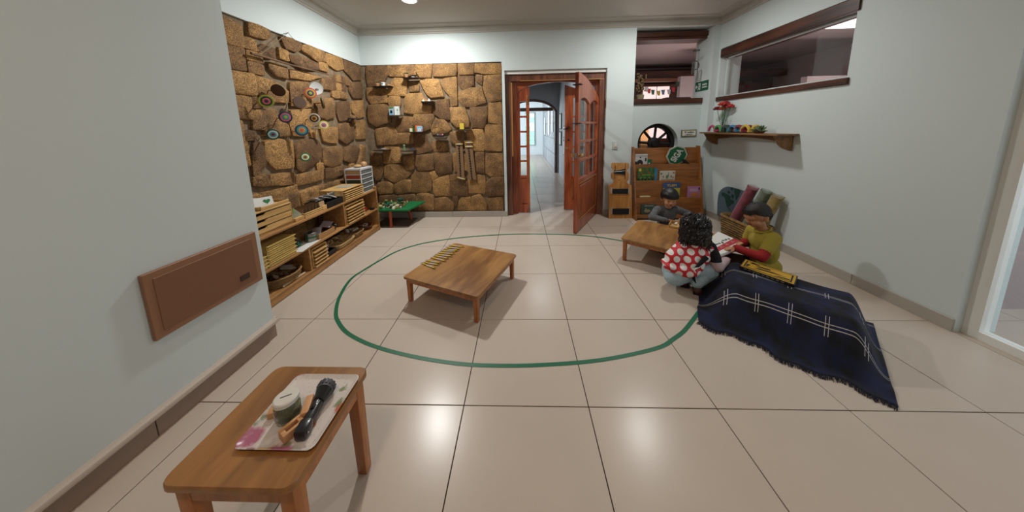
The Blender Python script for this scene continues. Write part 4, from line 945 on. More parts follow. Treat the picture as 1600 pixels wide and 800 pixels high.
# bottom shelf
wick = plain('wicker', '8f6e44', .8, bump=1, bscale=80, var=.35); wick2 = plain('pale_wicker', 'b89a68', .8, bump=.6, bscale=80, var=.2)
def basket(name, label, c, rx, ry, h, mat, ang=0, rows=5, rect=False, cat='basket', nstk=28, flare=1.15):
    t = thing(name, label, cat, c, ang)
    def pt(a, k):
        if rect:
            u, v = cos(a), sin(a); m = max(abs(u), abs(v)); f = (abs(u)**6+abs(v)**6)**(1/6); return Vector((u/f*rx*k, v/f*ry*k, 0))
        return Vector((cos(a)*rx*k, sin(a)*ry*k, 0))
    N2 = 40
    V = []
    prof = [(.0, .004), (.86, .004), (.93, h*.3), (1*flare*.98, h), (1*flare*.9, h), (.84, h*.3), (.8, .012), (0, .012)]
    for k, z in prof: V += [pt(2*pi*i/N2, max(k, .01))+Vector((0, 0, z)) for i in range(N2)]
    mb = MB(); mb.raw(V, [(r*N2+i, r*N2+(i+1) % N2, (r+1)*N2+(i+1) % N2, (r+1)*N2+i) for r in range(len(prof)-1) for i in range(N2)]); mb.build('liner', mat, t, world=False)
    for r in range(rows):
        z = .008+(h-.012)*r/max(1, rows-1); k = .94+(flare-.94)*(z/h)
        mb = MB(); mb.tube([pt(2*pi*i/N2, k+(.018 if (i+r) % 2 else -.012))+Vector((0, 0, z)) for i in range(N2+1)], h/rows*.42, 5, cap=False); mb.build('weave_row', mat, t, world=False)
    mb = MB(); mb.tube([pt(2*pi*i/N2, flare)+Vector((0, 0, h+.003*(i % 2))) for i in range(N2+1)], h*.07+.002, 6, cap=False); mb.build('rim', mat, t, world=False)
    return t
y = YX(448, 432, -1.74).y
basket('wicker_basket', 'brown wicker basket of dried husks at the near end of the bottom shelf', (-1.74, .96, Zbot), .10, .13, .075, wick)
husk = [plain('husk_brown', '5c4430', .9, bump=.8, bscale=60), plain('husk_tan', '8d7456', .9, bump=.8, bscale=60), plain('husk_dark', '2b211a', .9)]
for k in range(14):
    mb = MB(); mb.ball((0, 0, 0), (.026, .016, .014), 8, rot=(random.random()*3, random.random(), random.random()*3), ring=6); o = mb.build('dried_husk', husk[k % 3], None, smooth=60); o.location = (-1.74+random.uniform(-.07, .07), .96+random.uniform(-.09, .09), Zbot+.06+random.random()*.03); tag(o, 'dried seed husk heaped in the near wicker basket', 'husk', 'dried husks in the near wicker basket')
mb = MB(); mb.box((-1.71, .98, Zbot+.118), (.085, .065, .0025), rot=(.2, .35, .7)); recenter(tag(mb.build('grey_card', plain('grey_card', '7e746c', .7), smooth=0), 'grey card lying on the husks in the near basket', 'card'))
mb = MB(); mb.cyl((-1.655, .86, Zbot+.010), (-1.645, 1.08, Zbot+.010), .009, n=10); recenter(tag(mb.build('paper_scroll', plain('scroll', 'b7a184', .7)), 'rolled paper scroll in front of the near basket', 'scroll'))
rack('pine rack of five trays on the bottom shelf beside the divider', 1.17, 1.36, Zbot, Zbot+.175, 5)
t = thing('black_crate', 'small black crate with a clear bag on the bottom shelf', 'box', (-1.70, 1.45, Zbot))
for a_ in ((-1.78, -1.65, 1.385, 1.391), (-1.78, -1.65, 1.505, 1.511), (-1.78, -1.774, 1.385, 1.511), (-1.656, -1.65, 1.385, 1.511)): bpart('side', black, t, *a_, Zbot, Zbot+.05)
mb = MB(); mb.box((-1.72, 1.43, Zbot+.085), (.09, .05, .10), rot=(-.4, .1, .2), bev=.018, seg=3); recenter(tag(mb.build('clear_bag', plain('clear_bag', '8d857e', .15, trans=.4, bump=1, bscale=25)), 'crumpled clear bag standing in the small black crate', 'bag'))
basket('wicker_tray', 'pale rectangular wicker tray of dry branches on the bottom shelf', (-1.74, 1.68, Zbot), .10, .13, .05, wick2, rows=4, rect=True)
tw = plain('twig', '4a3526', .9)
for k in range(12):
    mb = MB(); p = [Vector((random.uniform(-.07, .07), random.uniform(-.09, .09), random.uniform(0, .02)))]
    dr = Vector((random.uniform(-1, 1), random.uniform(-1, 1), random.uniform(.1, .9))).normalized()
    for j in range(4): p.append(p[-1]+dr*.024+Vector((random.uniform(-.012, .012), random.uniform(-.012, .012), random.uniform(-.006, .008))))
    mb.tube(p, [.0045, .004, .0035, .003, .002], 5); o = mb.build('dry_twig', tw, None); o.location = (-1.75, 1.68, Zbot+.045); tag(o, 'dry twig in the pale rectangular wicker tray', 'twig', 'dry twigs in the wicker tray')
basket('wicker_basket', 'square wicker basket of white cotton bolls on the bottom shelf', (-1.74, 1.93, Zbot), .09, .085, .06, wick, rows=4, rect=True)
for k in range(9):
    mb = MB(); mb.ball((0, 0, 0), (.022, .020, .016), 8, ring=6); o = mb.build('cotton_boll', plain('cotton', 'a8a094', .95, bump=1, bscale=60), None, smooth=80); o.location = (-1.74+random.uniform(-.055, .055), 1.93+random.uniform(-.05, .05), Zbot+.068+random.random()*.012); tag(o, 'white cotton boll in the square wicker basket', 'cotton boll', 'cotton bolls in the square basket')
t = thing('wooden_bowl', 'brown bowl of pale shells at the far end of the bottom shelf', 'bowl', (-1.72, 2.17, Zbot))
mb = MB(); mb.lathe([(.035, 0), (.06, .01), (.09, .045), (.095, .052), (.088, .05), (.05, .016), (0, .012)], (-1.72, 2.17, Zbot), 28); mb.build('bowl_shell', plain('bowl_brown', '5a3620', .4, coat=.3), t)
for k in range(9):
    mb = MB(); mb.ball((0, 0, 0), (.02, .015, .011), 8, rot=(random.random(), random.random(), random.random()*3), ring=6); o = mb.build('shell', plain('shell_pale', 'a39484', .5), None, smooth=80); o.location = (-1.72+random.uniform(-.045, .045), 2.17+random.uniform(-.045, .045), Zbot+.04+random.random()*.012); tag(o, 'pale shell in the brown bowl', 'shell', 'shells in the brown bowl')
# ------------------------------------------------------------------ green table with small world
zg = .262
gl_ = P(594, 328, zg); gr_ = P(637, 328, zg)
ox0, ox1 = -1.80, P(637, 328, zg).x; gy0 = P(637, 328, zg).y; 
gy1 = 2.80; 
t = thing('play_table', 'small green topped stool table with orange legs in the corner', 'table', ((ox0+ox1)/2, (gy0+gy1)/2, 0))
gm = plain('green_board', '0b6b3a', .5)
xr = P(652, 309, zg).x+.0
mb = MB(); mb.prism([(ox0, gy0), (ox1, gy0), (ox1+.09, gy1), (ox0, gy1)], 'z', zg-.02, zg); mb.build('tabletop', gm, t, smooth=0)
orl = plain('orange_leg', 'a8482a', .45)
for (xx, yy, dx, dy) in ((-1.50, gy0+.05, 0, 0), (-1.74, gy0+.05, -.02, 0), (-1.40, 2.74, .045, .0), (-1.68, 2.76, 0, 0)):
    mb = MB(); mb.cyl((xx, yy, zg-.02), (xx+dx, yy+dy, 0), .020, .018, 12); mb.build('leg', orl, t)
mb = MB(); bx(mb, -1.78, -1.27, 2.45, 2.80, 0, .004, .0015); tag(recenter(mb.build('brown_mat', plain('brown_mat', '5c4a40', .8), smooth=0)), 'flat brown mat on the tiles under the green table', 'mat')
toyc = ['4f5c2c', '7b7a34', 'b3a46a', 'c8c2a8', '5a3320', '8f7d3a', '2f4a2c', '1f4d44', 'd0c9b4', '3c3a26']
rr = random.Random(5)
for k in range(52):
    xx = rr.uniform(-1.76, -1.38) if k < 42 else rr.uniform(-1.42, -1.34); yy = rr.uniform(gy0+.03, 2.77); c_ = toyc[k % len(toyc)]
    m_ = plain('toy_'+c_, c_, .6); mb = MB(); s = rr.uniform(1.0, 1.5)
    kind = k % 3
    if kind == 0:      # little animal
        mb.ball((0, 0, .016*s), (.016*s, .008*s, .008*s), 8, ring=6); mb.ball((.017*s, 0, .025*s), (.007*s, .005*s, .006*s), 6, ring=4)
        for sx in (-1, 1):
            for sy in (-1, 1): mb.cyl((sx*.010*s, sy*.005*s, .014*s), (sx*.011*s, sy*.005*s, 0), .0028*s, n=5)
        nm, lb, ct = 'toy_animal', 'tiny toy animal standing on the green table', 'toy animal'
    elif kind == 1:    # bush
        for j in range(9):
            a = rr.random()*6.28; mb.tube([(0, 0, 0), (cos(a)*.010*s, sin(a)*.010*s, .022*s), (cos(a)*.022*s, sin(a)*.022*s, .034*s)], [.002, .005*s, .001], 4)
        nm, lb, ct = 'toy_bush', 'tiny toy bush with spread leaves standing on the green table', 'toy bush'
    else:
        mb.box((0, 0, .009*s), (.04*s, .022*s, .018*s), rot=(0, 0, rr.random()*3), bev=.003); mb.ball((0, 0, .021*s), (.012*s, .008*s, .006*s), 8, ring=5)
        nm, lb, ct = 'toy_block', 'tiny toy crate standing on the green table', 'toy block'
    o = mb.build(nm, m_); o.location = (xx, yy, zg); o.rotation_euler = (0, 0, rr.random()*6.28); tag(o, lb, ct, lb.replace('standing ', '').replace('tiny toy', 'toy')+'s')
mb = MB()
for j in range(16):
    a = j*.39*2.4; mb.tube([(0, 0, 0), (cos(a)*.02, sin(a)*.02, .05), (cos(a)*.045, sin(a)*.045, .045+.02*(j % 2))], [.003, .010, .003], 5)
o = mb.build('toy_palm', plain('teal_leaf', '1f5a4a', .6)); o.location = (-1.50, 2.74, zg); tag(o, 'dark teal toy palm at the back of the green table', 'toy tree')
# ------------------------------------------------------------------ discs on the stone wall
def pxs(pt, px): return px*(Vector(pt)-CAMLOC).dot(CF)/F_
def aim(v):
    z = Vector(v).normalized(); x = Vector((0, 0, 1)).cross(z); x = x.normalized() if x.length > 1e-4 else Vector((1, 0, 0)); y = z.cross(x)
    return Matrix((x, y, z)).transposed()
discs = [((416, 158), 10.5, ['a5a23a', '0f4526', 'd9665f', '4a2a5c'], None, 'olive green and pink ringed disc with a purple centre, furthest left on the stone wall'),
         ((446, 183), 9.5, ['16324e', 'd4657a', '3a8b96', 'a2b344'], None, 'pink and teal ringed disc with a lime centre on the stone wall'),
         ((426.5, 210), 9, ['0f4a38', 'c9cbc4', '4f93a4', '6a1830'], None, 'white and blue ringed disc with a maroon centre, lowest left on the stone wall'),
         ((485, 145.5), 9, ['d8665a', 'd9b84a', '4a3f7a', 'b7c93e'], None, 'yellow and purple ringed disc just below the white plate'),
         ((491, 185), 8.5, ['cfc8b8', '4a1c20', 'b9a24a', '7a1c2c'], (.35, -.9, -.1), 'cream and maroon disc turned nearly edge on'),
         ((471.5, 203.5), 9.5, ['16324e', '2f8290', 'a88c3c', 'c8504a'], None, 'dark blue ringed disc with a red centre'),
         ((506, 195.5), 7.5, ['b9b03f', 'd8d0c4', 'd4556a', '15796c'], None, 'white and pink ringed disc with a teal centre, furthest right of the group'),
         ((477, 245.5), 7, ['0f6a3a', 'd4d4c0', 'a89a3c', '4a2a66'], None, 'green and white ringed disc with a purple centre, the lowest of all')]
for (px, r, cols, dr, lb) in discs:
    c = P(*px, X=-1.84); R = pxs(c, r*.92); d = Vector(dr) if dr else (CAMLOC-c); d = d.normalized(); d = (d+Vector((.15, 0, random.uniform(-.1, .1)))).normalized()
    M = aim(d).to_4x4(); t = thing('ringed_disc', lb, 'disc', (c.x, c.y, c.z))
    for k, cc_ in enumerate(cols):
        ro = R*(1-k*.24); ri = R*(1-(k+1)*.24) if k < 3 else 0
        mb = MB(); z1 = .006+.0015*k
        if ri: mb.lathe([(ri-.001, -.006), (ro-.001, -.006), (ro, -.003), (ro, z1-.002), (ro-.002, z1), (ri-.001, z1)], (0, 0, 0), 28)
        else: mb.lathe([(0, -.006), (ro-.001, -.006), (ro, z1-.002), (ro-.002, z1), (0, z1)], (0, 0, 0), 24)
        bmesh.ops.transform(mb.bm, matrix=Matrix.Translation(c) @ M, verts=mb.bm.verts); mb.build('ring' if k < 3 else 'centre', plain('felt_'+cc_, cc_, .7), t)
    mb = MB(); mb.cyl(c-d*.006, (-1.955, c.y+(c.x+1.955)*.15, c.z-.01), .005, n=8); mb.build('dowel', palew, t)
c = P(494, 138, X=-1.86); R = pxs(c, 9.5); d = ((CAMLOC-c).normalized()+Vector((.35, .2, -.1))).normalized(); M = Matrix.Translation(c) @ aim(d).to_4x4()
t = thing('white_plate', 'glossy white plate with a grey peg hung on the stone wall', 'plate', tuple(c))
mb = MB(); mb.lathe([(0, 0), (R*.7, 0), (R, .006), (R, .009), (R*.7, .004), (0, .004)], (0, 0, 0), 32); bmesh.ops.transform(mb.bm, matrix=M, verts=mb.bm.verts); mb.build('dish', plain('glossy_white', 'd0d4d2', .12), t, smooth=60)
mb = MB(); mb.cyl((0, -.01, .004), (0, -.01, .03), .010, .012, 14); bmesh.ops.transform(mb.bm, matrix=M, verts=mb.bm.verts); mb.build('peg', plain('grey_peg', '7d7468', .5), t)
mb = MB(); mb.cyl(c-d*.002, (-1.955, c.y, c.z), .005, n=8); mb.build('dowel', palew, t)
bd = plain('brown_disc', '4a2f1a', .7); bd2 = plain('tan_disc_edge', '6d5c3c', .7)
for (px, r, dr, lb) in (((435, 141), 9.5, (.25, -.85, -.45), 'brown wooden disc seen from below, furthest left of the plain ones'), ((468, 160), 9, (.9, -.45, .1), 'plain brown wooden disc, middle one between ringed discs'), ((504, 161), 8.5, (.8, .75, .1), 'plain tan wooden disc at the right, under the white plate')):
    c = P(*px, X=-1.85); R = pxs(c, r); M = Matrix.Translation(c) @ aim(dr).to_4x4(); t = thing('wooden_disc', lb, 'disc', tuple(c))
    mb = MB(); mb.lathe([(0, -.008), (R-.002, -.008), (R, -.006), (R, .006), (R-.002, .008), (0, .008)], (0, 0, 0), 28); bmesh.ops.transform(mb.bm, matrix=M, verts=mb.bm.verts); mb.build('round_plate', bd, t)
    mb = MB(); mb.lathe([(R, -.006), (R+.001, -.006), (R+.001, .006), (R, .006)], (0, 0, 0), 28); bmesh.ops.transform(mb.bm, matrix=M, verts=mb.bm.verts); mb.build('edge_band', bd2, t)
    mb = MB(); mb.cyl(c, (-1.955, c.y, c.z), .005, n=8); mb.build('dowel', palew, t)
# stick hung by a string
t = thing('hanging_stick', 'thin wooden stick hung by a string high on the stone wall', 'stick', tuple(P(455, 102, X=-1.90)))
sp = [P(x, y, X=-1.905) for x, y in ((392, 83), (420, 91), (455, 101.5), (490, 110.5), (514, 117))]
mb = MB(); mb.tube(sp, [.010, .009, .008, .007, .005], 8); mb.build('stick', wood('stick_wood', '4f3824', '6f5236', axis=1, scale=8, rough=.8), t)
mb = MB(); mb.tube([P(x, y, X=-1.90) for x, y in ((407, 85), (430, 68), (450, 51), (455, 57), (462, 64))], .0022, 5); mb.build('string', plain('string', '8d8268', .9), t)
mb = MB(); mb.cyl(P(451, 51, X=-1.955), P(451, 51, X=-1.885), .003, n=6); mb.build('nail', steel, t)
# ------------------------------------------------------------------ slate ledges on the back wall
def ledge(label, px, wpx, mat, thick=.014, jag=.006, wedge=False):
    c = P(*px, Y=2.77); w = pxs(c, wpx); rn = random.Random(int(px[0])); k = 9
    front = [(-w/2+w*i/(k-1), 2.72+(abs(i-(k-1)/2)/(k-1))**2*.10+rn.uniform(-jag, jag)) for i in range(k)]
    poly = [(c.x+a, b) for a, b in front]+[(c.x+w/2, 2.835), (c.x-w/2, 2.835)]
    mb = MB(); n = len(poly)
    top = [(x, y, c.z) for x, y in poly]; bot = [(c.x+(x-c.x)*.82, 2.835-(2.835-y)*(.55 if wedge else .8), c.z-thick*(3 if wedge else 1)) for x, y in poly]
    mb.raw(top+bot, [tuple(range(n)), tuple(range(n, 2*n))[::-1]]+[(i, (i+1) % n, n+(i+1) % n, n+i) for i in range(n)])
    o = mb.build('stone_ledge', mat, None, smooth=30); tag(o, label, 'shelf'); recenter(o); return c
slb = plain('brown_slate', '4a3830', .85, bump=.5, bscale=40); slp = plain('pale_slate', '86786a', .85, bump=.5, bscale=40)
terra = plain('terracotta', 'a87c58', .8); leafg = plain('leaf_dark_green', '1c4a22', .6); porc = plain('porcelain', 'd2d6d6', .2)
L1_ = ledge('black slate ledge at the upper left of the stone wall', (597, 135), 31, slate)
L2_ = ledge('brown slate ledge highest on the back stone wall', (641, 121.5), 25, slb)
L3_ = ledge('brown wedge of rock holding two white cones', (668, 158.5), 20, slb, wedge=True)
L4_ = ledge('pale slate ledge holding the two cartons', (618, 180), 20, slp)
L5_ = ledge('slate ledge holding the colourful booklet', (651, 206), 24, slb)
L6_ = ledge('pale curved slate ledge holding the yellow carton', (723, 202), 27, slp)
L7_ = ledge('rounded grey rock ledge holding the black tray', (688, 214), 19, slp, wedge=True)
L8_ = ledge('brown slate ledge at the lower left of the back stone wall', (596, 234), 27, slb)
L9_ = ledge('brown slate ledge with a peaked stone, lower middle of the back wall', (637, 235), 24, slb)
def onz(px, L): return P(px, 100, Y=2.775).x
def at_(x, L, y=2.775):
    # x pixel on ledge
    return Vector((P(x, 150, Y=y).x+(L.z-P(x, 150, Y=y).z)*0, y, L.z))
def at2(x, L, y=2.775):
    lo = P(x, 90, Y=y); hi = P(x, 260, Y=y); f = (L.z-lo.z)/(hi.z-lo.z); return Vector((lo.x+(hi.x-lo.x)*f, y, L.z))
def pot(x, L, label, s=1):
    c = at2(x, L); t = thing('plant_pot', label, 'plant', tuple(c))
    mb = MB(); mb.lathe([(.016*s, 0), (.024*s, .022*s), (.030*s, .04*s), (.026*s, .042*s), (0, .038*s)], tuple(c), 16); mb.build('pot', terra, t)
    mb = MB()
    for j in range(14):
        a = j*2.4; mb.tube([c+Vector((0, 0, .036*s)), c+Vector((cos(a)*.016*s, sin(a)*.012*s, .052*s)), c+Vector((cos(a)*.032*s, sin(a)*.02*s, .054*s+.004*(j % 3)))], [.002, .005*s, .001], 4)
    mb.build('leaves', leafg, t)
pot(590, L1_, 'small terracotta pot of dark green leaves on the black ledge', 1.1); pot(635, L2_, 'small terracotta pot with a green top on the highest ledge', 1.15)
def cup(x, L, label, name='white_cup', r=.018, h=.032, mat=porc):
    c = at2(x, L); mb = MB(); mb.lathe([(r*.7, 0), (r, h*.5), (r*1.15, h), (r, h), (r*.8, h*.3), (0, h*.2)], (0, 0, 0), 18)
    mb.tube([(r, 0, h*.8), (r*1.6, 0, h*.7), (r*1.5, 0, h*.3), (r*.9, 0, h*.25)], .002, 5)
    o = mb.build(name, mat); o.location = c; tag(o, label, 'cup')
c = at2(599, L1_); t = thing('white_jug', 'white jug with a blue mark on the black ledge', 'jug', tuple(c))
mb = MB(); mb.lathe([(.014, 0), (.024, .01), (.026, .03), (.032, .052), (.029, .052), (.022, .03), (0, .02)], tuple(c), 18); mb.build('jug_body', porc, t)
mb = MB(); mb.ball((c.x+.004, c.y-.026, c.z+.034), (.011, .003, .008), 10, ring=6); mb.build('blue_mark', plain('mark_blue', '2c5f78', .5), t)
c = at2(608, L1_); mb = MB(); mb.ball((0, 0, .010), (.032, .02, .010), 12); mb.ball((-.01, 0, .022), (.014, .012, .010), 10); o = mb.build('clay_figure', plain('clay', '9a7048', .8)); o.location = c; tag(o, 'small reclining clay figure at the right of the black ledge', 'figurine')
cup(645, L2_, 'small white dish on the highest brown ledge', r=.02, h=.014)
for x, lb in ((661.5, 'left of the two white cones on the rock wedge'), (670.5, 'right and taller of the two white cones on the rock wedge')):
    c = at2(x, L3_); mb = MB(); mb.lathe([(.020, 0), (.018, .006), (.006, .024 if x < 665 else .034), (0, .03 if x < 665 else .042)], (0, 0, 0), 14); o = mb.build('white_cone', porc); o.location = c; tag(o, lb, 'cone')
def carton(x, L, w, h, d, mat, label, deco=(), name='carton', cat='box', y=2.775, rz=0):
    c = at2(x, L, y); t = thing(name, label, cat, tuple(c), rz)
    mb = MB(); mb.box((0, 0, h/2), (w, d, h), bev=.001, seg=1); mb.build('carton_body', mat, t, smooth=0, world=False)
    for (nm, m_, u, v, ww, hh) in deco:
        mb = MB(); mb.box((u, -d/2-.0008, v), (ww, .0012, hh)); mb.build(nm, m_, t, smooth=0, world=False)
grn = plain('label_green', '2f6a34', .6); blu = plain('label_blue', '6f9cb8', .6); dk = plain('label_dark', '34454c', .6); orr = plain('label_orange', 'd0672c', .6); pnk = plain('label_pink', 'c85a86', .6)
carton(612.5, L4_, .062, .115, .03, plain('carton_grey', '9aa8b0', .5), 'grey carton with a green top on the pale ledge', [('green_top', grn, 0, .103, .060, .022), ('blue_panel', blu, 0, .03, .055, .05), ('dark_print', dk, 0, .05, .03, .045)])
carton(621, L4_, .062, .122, .035, plain('carton_white', 'ccd4d0', .5), 'white carton with a rounded corner beside the grey one', [('green_mark', grn, .012, .07, .012, .03), ('blue_mark', blu, .012, .03, .008, .02)])
carton(642.5, L5_, .045, .055, .006, plain('card_lime', '9aa23c', .6), 'lime bordered card at the left of the booklet ledge', [('white_panel', paper, 0, .027, .030, .042)], name='small_card', cat='card', y=2.765)
c = at2(647, L5_); mb = MB(); mb.lathe([(.013, 0), (.014, .045), (.006, .06), (.012, .062), (.014, .085), (0, .09)], (0, 0, 0), 14); o = mb.build('green_bottle', plain('bottle_green', '234a24', .3)); o.location = c; tag(o, 'little green stoppered bottle on the booklet ledge', 'bottle')
carton(656, L5_, .082, .078, .006, plain('booklet_blue', '7fb4cc', .5), 'light blue booklet with an animal picture on the ledge', [('white_animal', paper, -.004, .028, .040, .036), ('pink_patch', pnk, .032, .02, .014, .032), ('dark_face', dk, -.004, .030, .012, .010)], name='booklet', cat='book', y=2.755)
carton(654, L5_, .09, .092, .006, plain('booklet_orange', 'c8602a', .5), 'orange booklet standing behind the light blue one', [], name='booklet', cat='book', y=2.775)
carton(722, L6_, .060, .085, .035, plain('carton_yellow', 'c9ae3c', .6), 'plain yellow carton on the pale curved ledge')
c = at2(688, L7_); t = thing('marker_tray', 'black tray of four bottles with grey, red and white caps', 'tray', tuple(c))
mb = MB(); mb.box((0, 0, .013), (.10, .045, .026), bev=.003); mb.build('tray_box', black, t, world=False)
for k, m_ in enumerate((plain('cap_grey', '8d9290', .5), plain('cap_dark', '4a5458', .5), plain('cap_red', 'b02c30', .5), plain('cap_pale', 'c9a8a8', .5))):
    mb = MB(); mb.cyl((-.036+k*.024, 0, .026), (-.036+k*.024, 0, .045), .010, .009, 12); mb.build('cap', m_, t, world=False)
cup(599, L8_, 'small white cup on the lower left brown ledge', r=.026, h=.02)
c = at2(632, L9_); mb = MB(); mb.lathe([(.018, 0), (.016, .04), (.010, .045), (.018, .055), (.016, .08), (0, .09)], (0, 0, 0), 14); o = mb.build('green_figure', plain('faded_green', '5e7a58', .7)); o.location = c; tag(o, 'faded green figurine on the lower middle ledge', 'figurine')
c = at2(644, L9_); mb = MB(); mb.raw([(-.045, -.02, 0), (.05, -.02, 0), (.05, .03, 0), (-.045, .03, 0), (.018, 0, .05)], [(0, 1, 2, 3), (0, 1, 4), (1, 2, 4), (2, 3, 4), (3, 0, 4)]); o = mb.build('peaked_stone', slate, smooth=0); o.location = c; tag(o, 'dark peaked stone on the lower middle ledge', 'stone')
mb = MB(); a_ = P(553, 185.5, X=-1.9); mb.box(tuple(a_), (.08, .14, .016), bev=.003); recenter(tag(mb.build('dark_ledge', slate), 'short dark ledge in the left stone wall near the corner', 'shelf'))
# ------------------------------------------------------------------ counting strips on the back wall
kraftp = plain('kraft_strip', '7b5d40', .85)
def chain(px_top, px_bot, w_px, n, label, labs, sq0, sq1):
    a, b = P(*px_top, Y=2.805), P(*px_bot, Y=2.805); w = pxs(a, w_px); t = thing('number_strip', label, 'strip', tuple(b))
    d = (b-a).normalized(); s = Vector((-d.z, 0, d.x)); 
    V = [(p+s*k*w/2+Vector((0, yy, 0))) for p in (a, b) for k in (-1, 1) for yy in (0, .003)]
    mb = MB(); mb.raw(V, [(0, 2, 6, 4), (1, 5, 7, 3), (0, 1, 3, 2), (4, 6, 7, 5), (0, 4, 5, 1), (2, 3, 7, 6)]); mb.build('backing', kraftp, t, smooth=0)
    q0, q1 = P(*sq0, Y=2.80), P(*sq1, Y=2.80)
    for k in range(n):
        c = q0.lerp(q1, k/(n-1))+Vector((random.uniform(-.002, .002), 0, 0)); mb = MB(); mb.box(tuple(c), (.021, .006, .021), rot=(0, random.uniform(-.15, .15), 0), bev=.001, seg=1); mb.build('black_square', black, t, smooth=0)
    for (px, ang, L) in labs:
        c = P(*px, Y=2.795); l = pxs(c, L); M = Matrix.Translation(c) @ Matrix.Rotation(ang, 4, 'Y')
        mb = MB(); mb.box((0, 0, 0), (l, .004, .015), M=M); y_ = mb.build('yellow_tab', yel, t, smooth=0)
        mb = MB(); mb.box((0, -.0025, 0), (l*.55, .002, .0155), M=M); mb.build('white_tab', wht, y_, smooth=0)
chain((717, 224), (720.5, 280), 11, 13, 'kraft strip of black squares, left one on the stone wall', [((717.5, 225), 0, 11), ((720.5, 278.5), .28, 13)], (717, 228), (719.5, 274.5))
chain((731, 219), (738.5, 281), 12, 13, 'kraft strip of black squares, right one on the stone wall', [((733, 222.5), 0, 12), ((733, 229), 0, 12)], (732, 232), (737.5, 279))
# ------------------------------------------------------------------ lacing figure by the door
t = thing('lacing_board', 'knotty pine figure board with three black elastic bands by the doorway', 'board', (1.70, 2.70, 0))
fp = [(80, 122), (88, 115), (262, 115), (272, 124), (275, 165), (250, 205), (275, 240), (272, 305), (250, 328), (262, 350), (305, 368), (312, 745), (45, 745), (45, 370), (95, 345), (102, 320), (75, 290), (75, 240), (106, 210), (75, 168)]
pts = [P(945+x/7.27, 240+y/7.27, Y=2.695) for x, y in fp]
z_off = min(p.z for p in pts)
mb = MB(); mb.prism([(p.x, p.z-z_off) for p in pts], 'y', 2.695, 2.713); fb = mb.build('figure', wood('knotty_pine', 'a9713a', 'cf9650', axis=2, scale=3, rough=.4, coat=.3, knots=13), t, smooth=30)
def fpx(x, y, Y=2.69): p = P(945+x/7.27, 240+y/7.27, Y=Y); return Vector((p.x, Y, p.z-z_off))
slotm = plain('slot_light', 'a9a8a8', .6)
for (x0, x1, y0, y1, tilt) in ((90, 262, 410, 465, 0), (90, 272, 635, 700, 0), (108, 232, 190, 252, -.02)):
    a, b = fpx(x0, y0), fpx(x1, y1); mb = MB()
    mb.raw([(a.x, 2.686, b.z-tilt), (b.x, 2.686, b.z), (b.x, 2.686, a.z+(-tilt)*.3), (a.x, 2.686, a.z+tilt), (a.x, 2.695, b.z-tilt), (b.x, 2.695, b.z), (b.x, 2.695, a.z+(-tilt)*.3), (a.x, 2.695, a.z+tilt)], [(0, 1, 2, 3), (4, 7, 6, 5), (0, 4, 5, 1), (1, 5, 6, 2), (2, 6, 7, 3), (3, 7, 4, 0)])
    mb.build('elastic_band', plain('elastic_black', '101012', .8, bump=.3, bscale=200), t, smooth=0)
    if not tilt:
        for xx in (x0-14, x1+10):
            p, q = fpx(xx, y0-14), fpx(xx, y1+0); mb = MB(); mb.tube([(p.x, 2.694, p.z), (p.x, 2.694, q.z)], .009, 8); mb.build('slot', slotm, t)
    else:
        for xx in (120, 235):
            p, q = fpx(xx, 140), fpx(xx, 298); mb = MB(); mb.tube([(p.x, 2.693, p.z), (p.x, 2.693, q.z)], .0035, 6); mb.build('rod', plain('rod_dark', '2a1a12', .5), t)
mb = MB(); a, b = fpx(110, 215), fpx(232, 205); mb.tube([(a.x, 2.684, a.z), (b.x, 2.684, b.z)], .003, 6); mb.build('lace', steel, t)
# light switch
p = P(961, 227, Y=2.835); t = thing('light_switch', 'white double light switch on the wall right of the doorway', 'switch', tuple(p))
mb = MB(); mb.box((p.x, 2.834, p.z), (.075, .012, .115), bev=.003); mb.build('plate', plain('switch_white', 'b9bcb8', .4), t)
mb = MB(); mb.box((p.x+.008, 2.826, p.z), (.034, .008, .05), bev=.002); mb.build('rocker', plain('switch_key', 'cfd0cc', .4), t)
# ------------------------------------------------------------------ book display
dw = wood('display_wood', '7a4a22', '9c6430', axis=0, scale=3, rough=.45, coat=.15)
t = thing('book_display', 'tall sloping wooden book display in the corner under the wheel window', 'bookcase', (2.35, 2.72, 0))
DX0, DX1 = 1.905, 2.80
rowsY = [2.80, 2.755, 2.71, 2.665, 2.62]; rowz = [1.00, .845, .655, .475, .30]
linepx = [256, 282, 308.5, 335]
zs = [P(1045, y, Y=rowsY[k+1]).z for k, y in enumerate(linepx)]; ztd = P(1040, 231, Y=2.80).z
for s, x in ((0, DX0), (1, DX1)):
    mb = MB(); mb.prism([(2.86, 0), (2.575, 0), (2.60, zs[3]), (2.79, ztd+.02), (2.86, ztd+.02)], 'x', x-.018*(1-s), x+.018*s); mb.build('side_panel', dw, t, smooth=0)
bpart('back_panel', dw, t, DX0, DX1, 2.835, 2.845, .0, ztd)
bpart('top_panel', dw, t, DX0, DX1, 2.822, 2.834, zs[0]-.15, ztd)
for k in range(4):
    yk = rowsY[k+1]; zb = zs[k+1]-.03 if k < 3 else .03
    bpart('fascia', dw, t, DX0, DX1, yk-.006, yk+.006, zb, zs[k])
    bpart('ledge', dw, t, DX0, DX1, yk+.006, yk+.05, zs[k]-.06, zs[k]-.05)
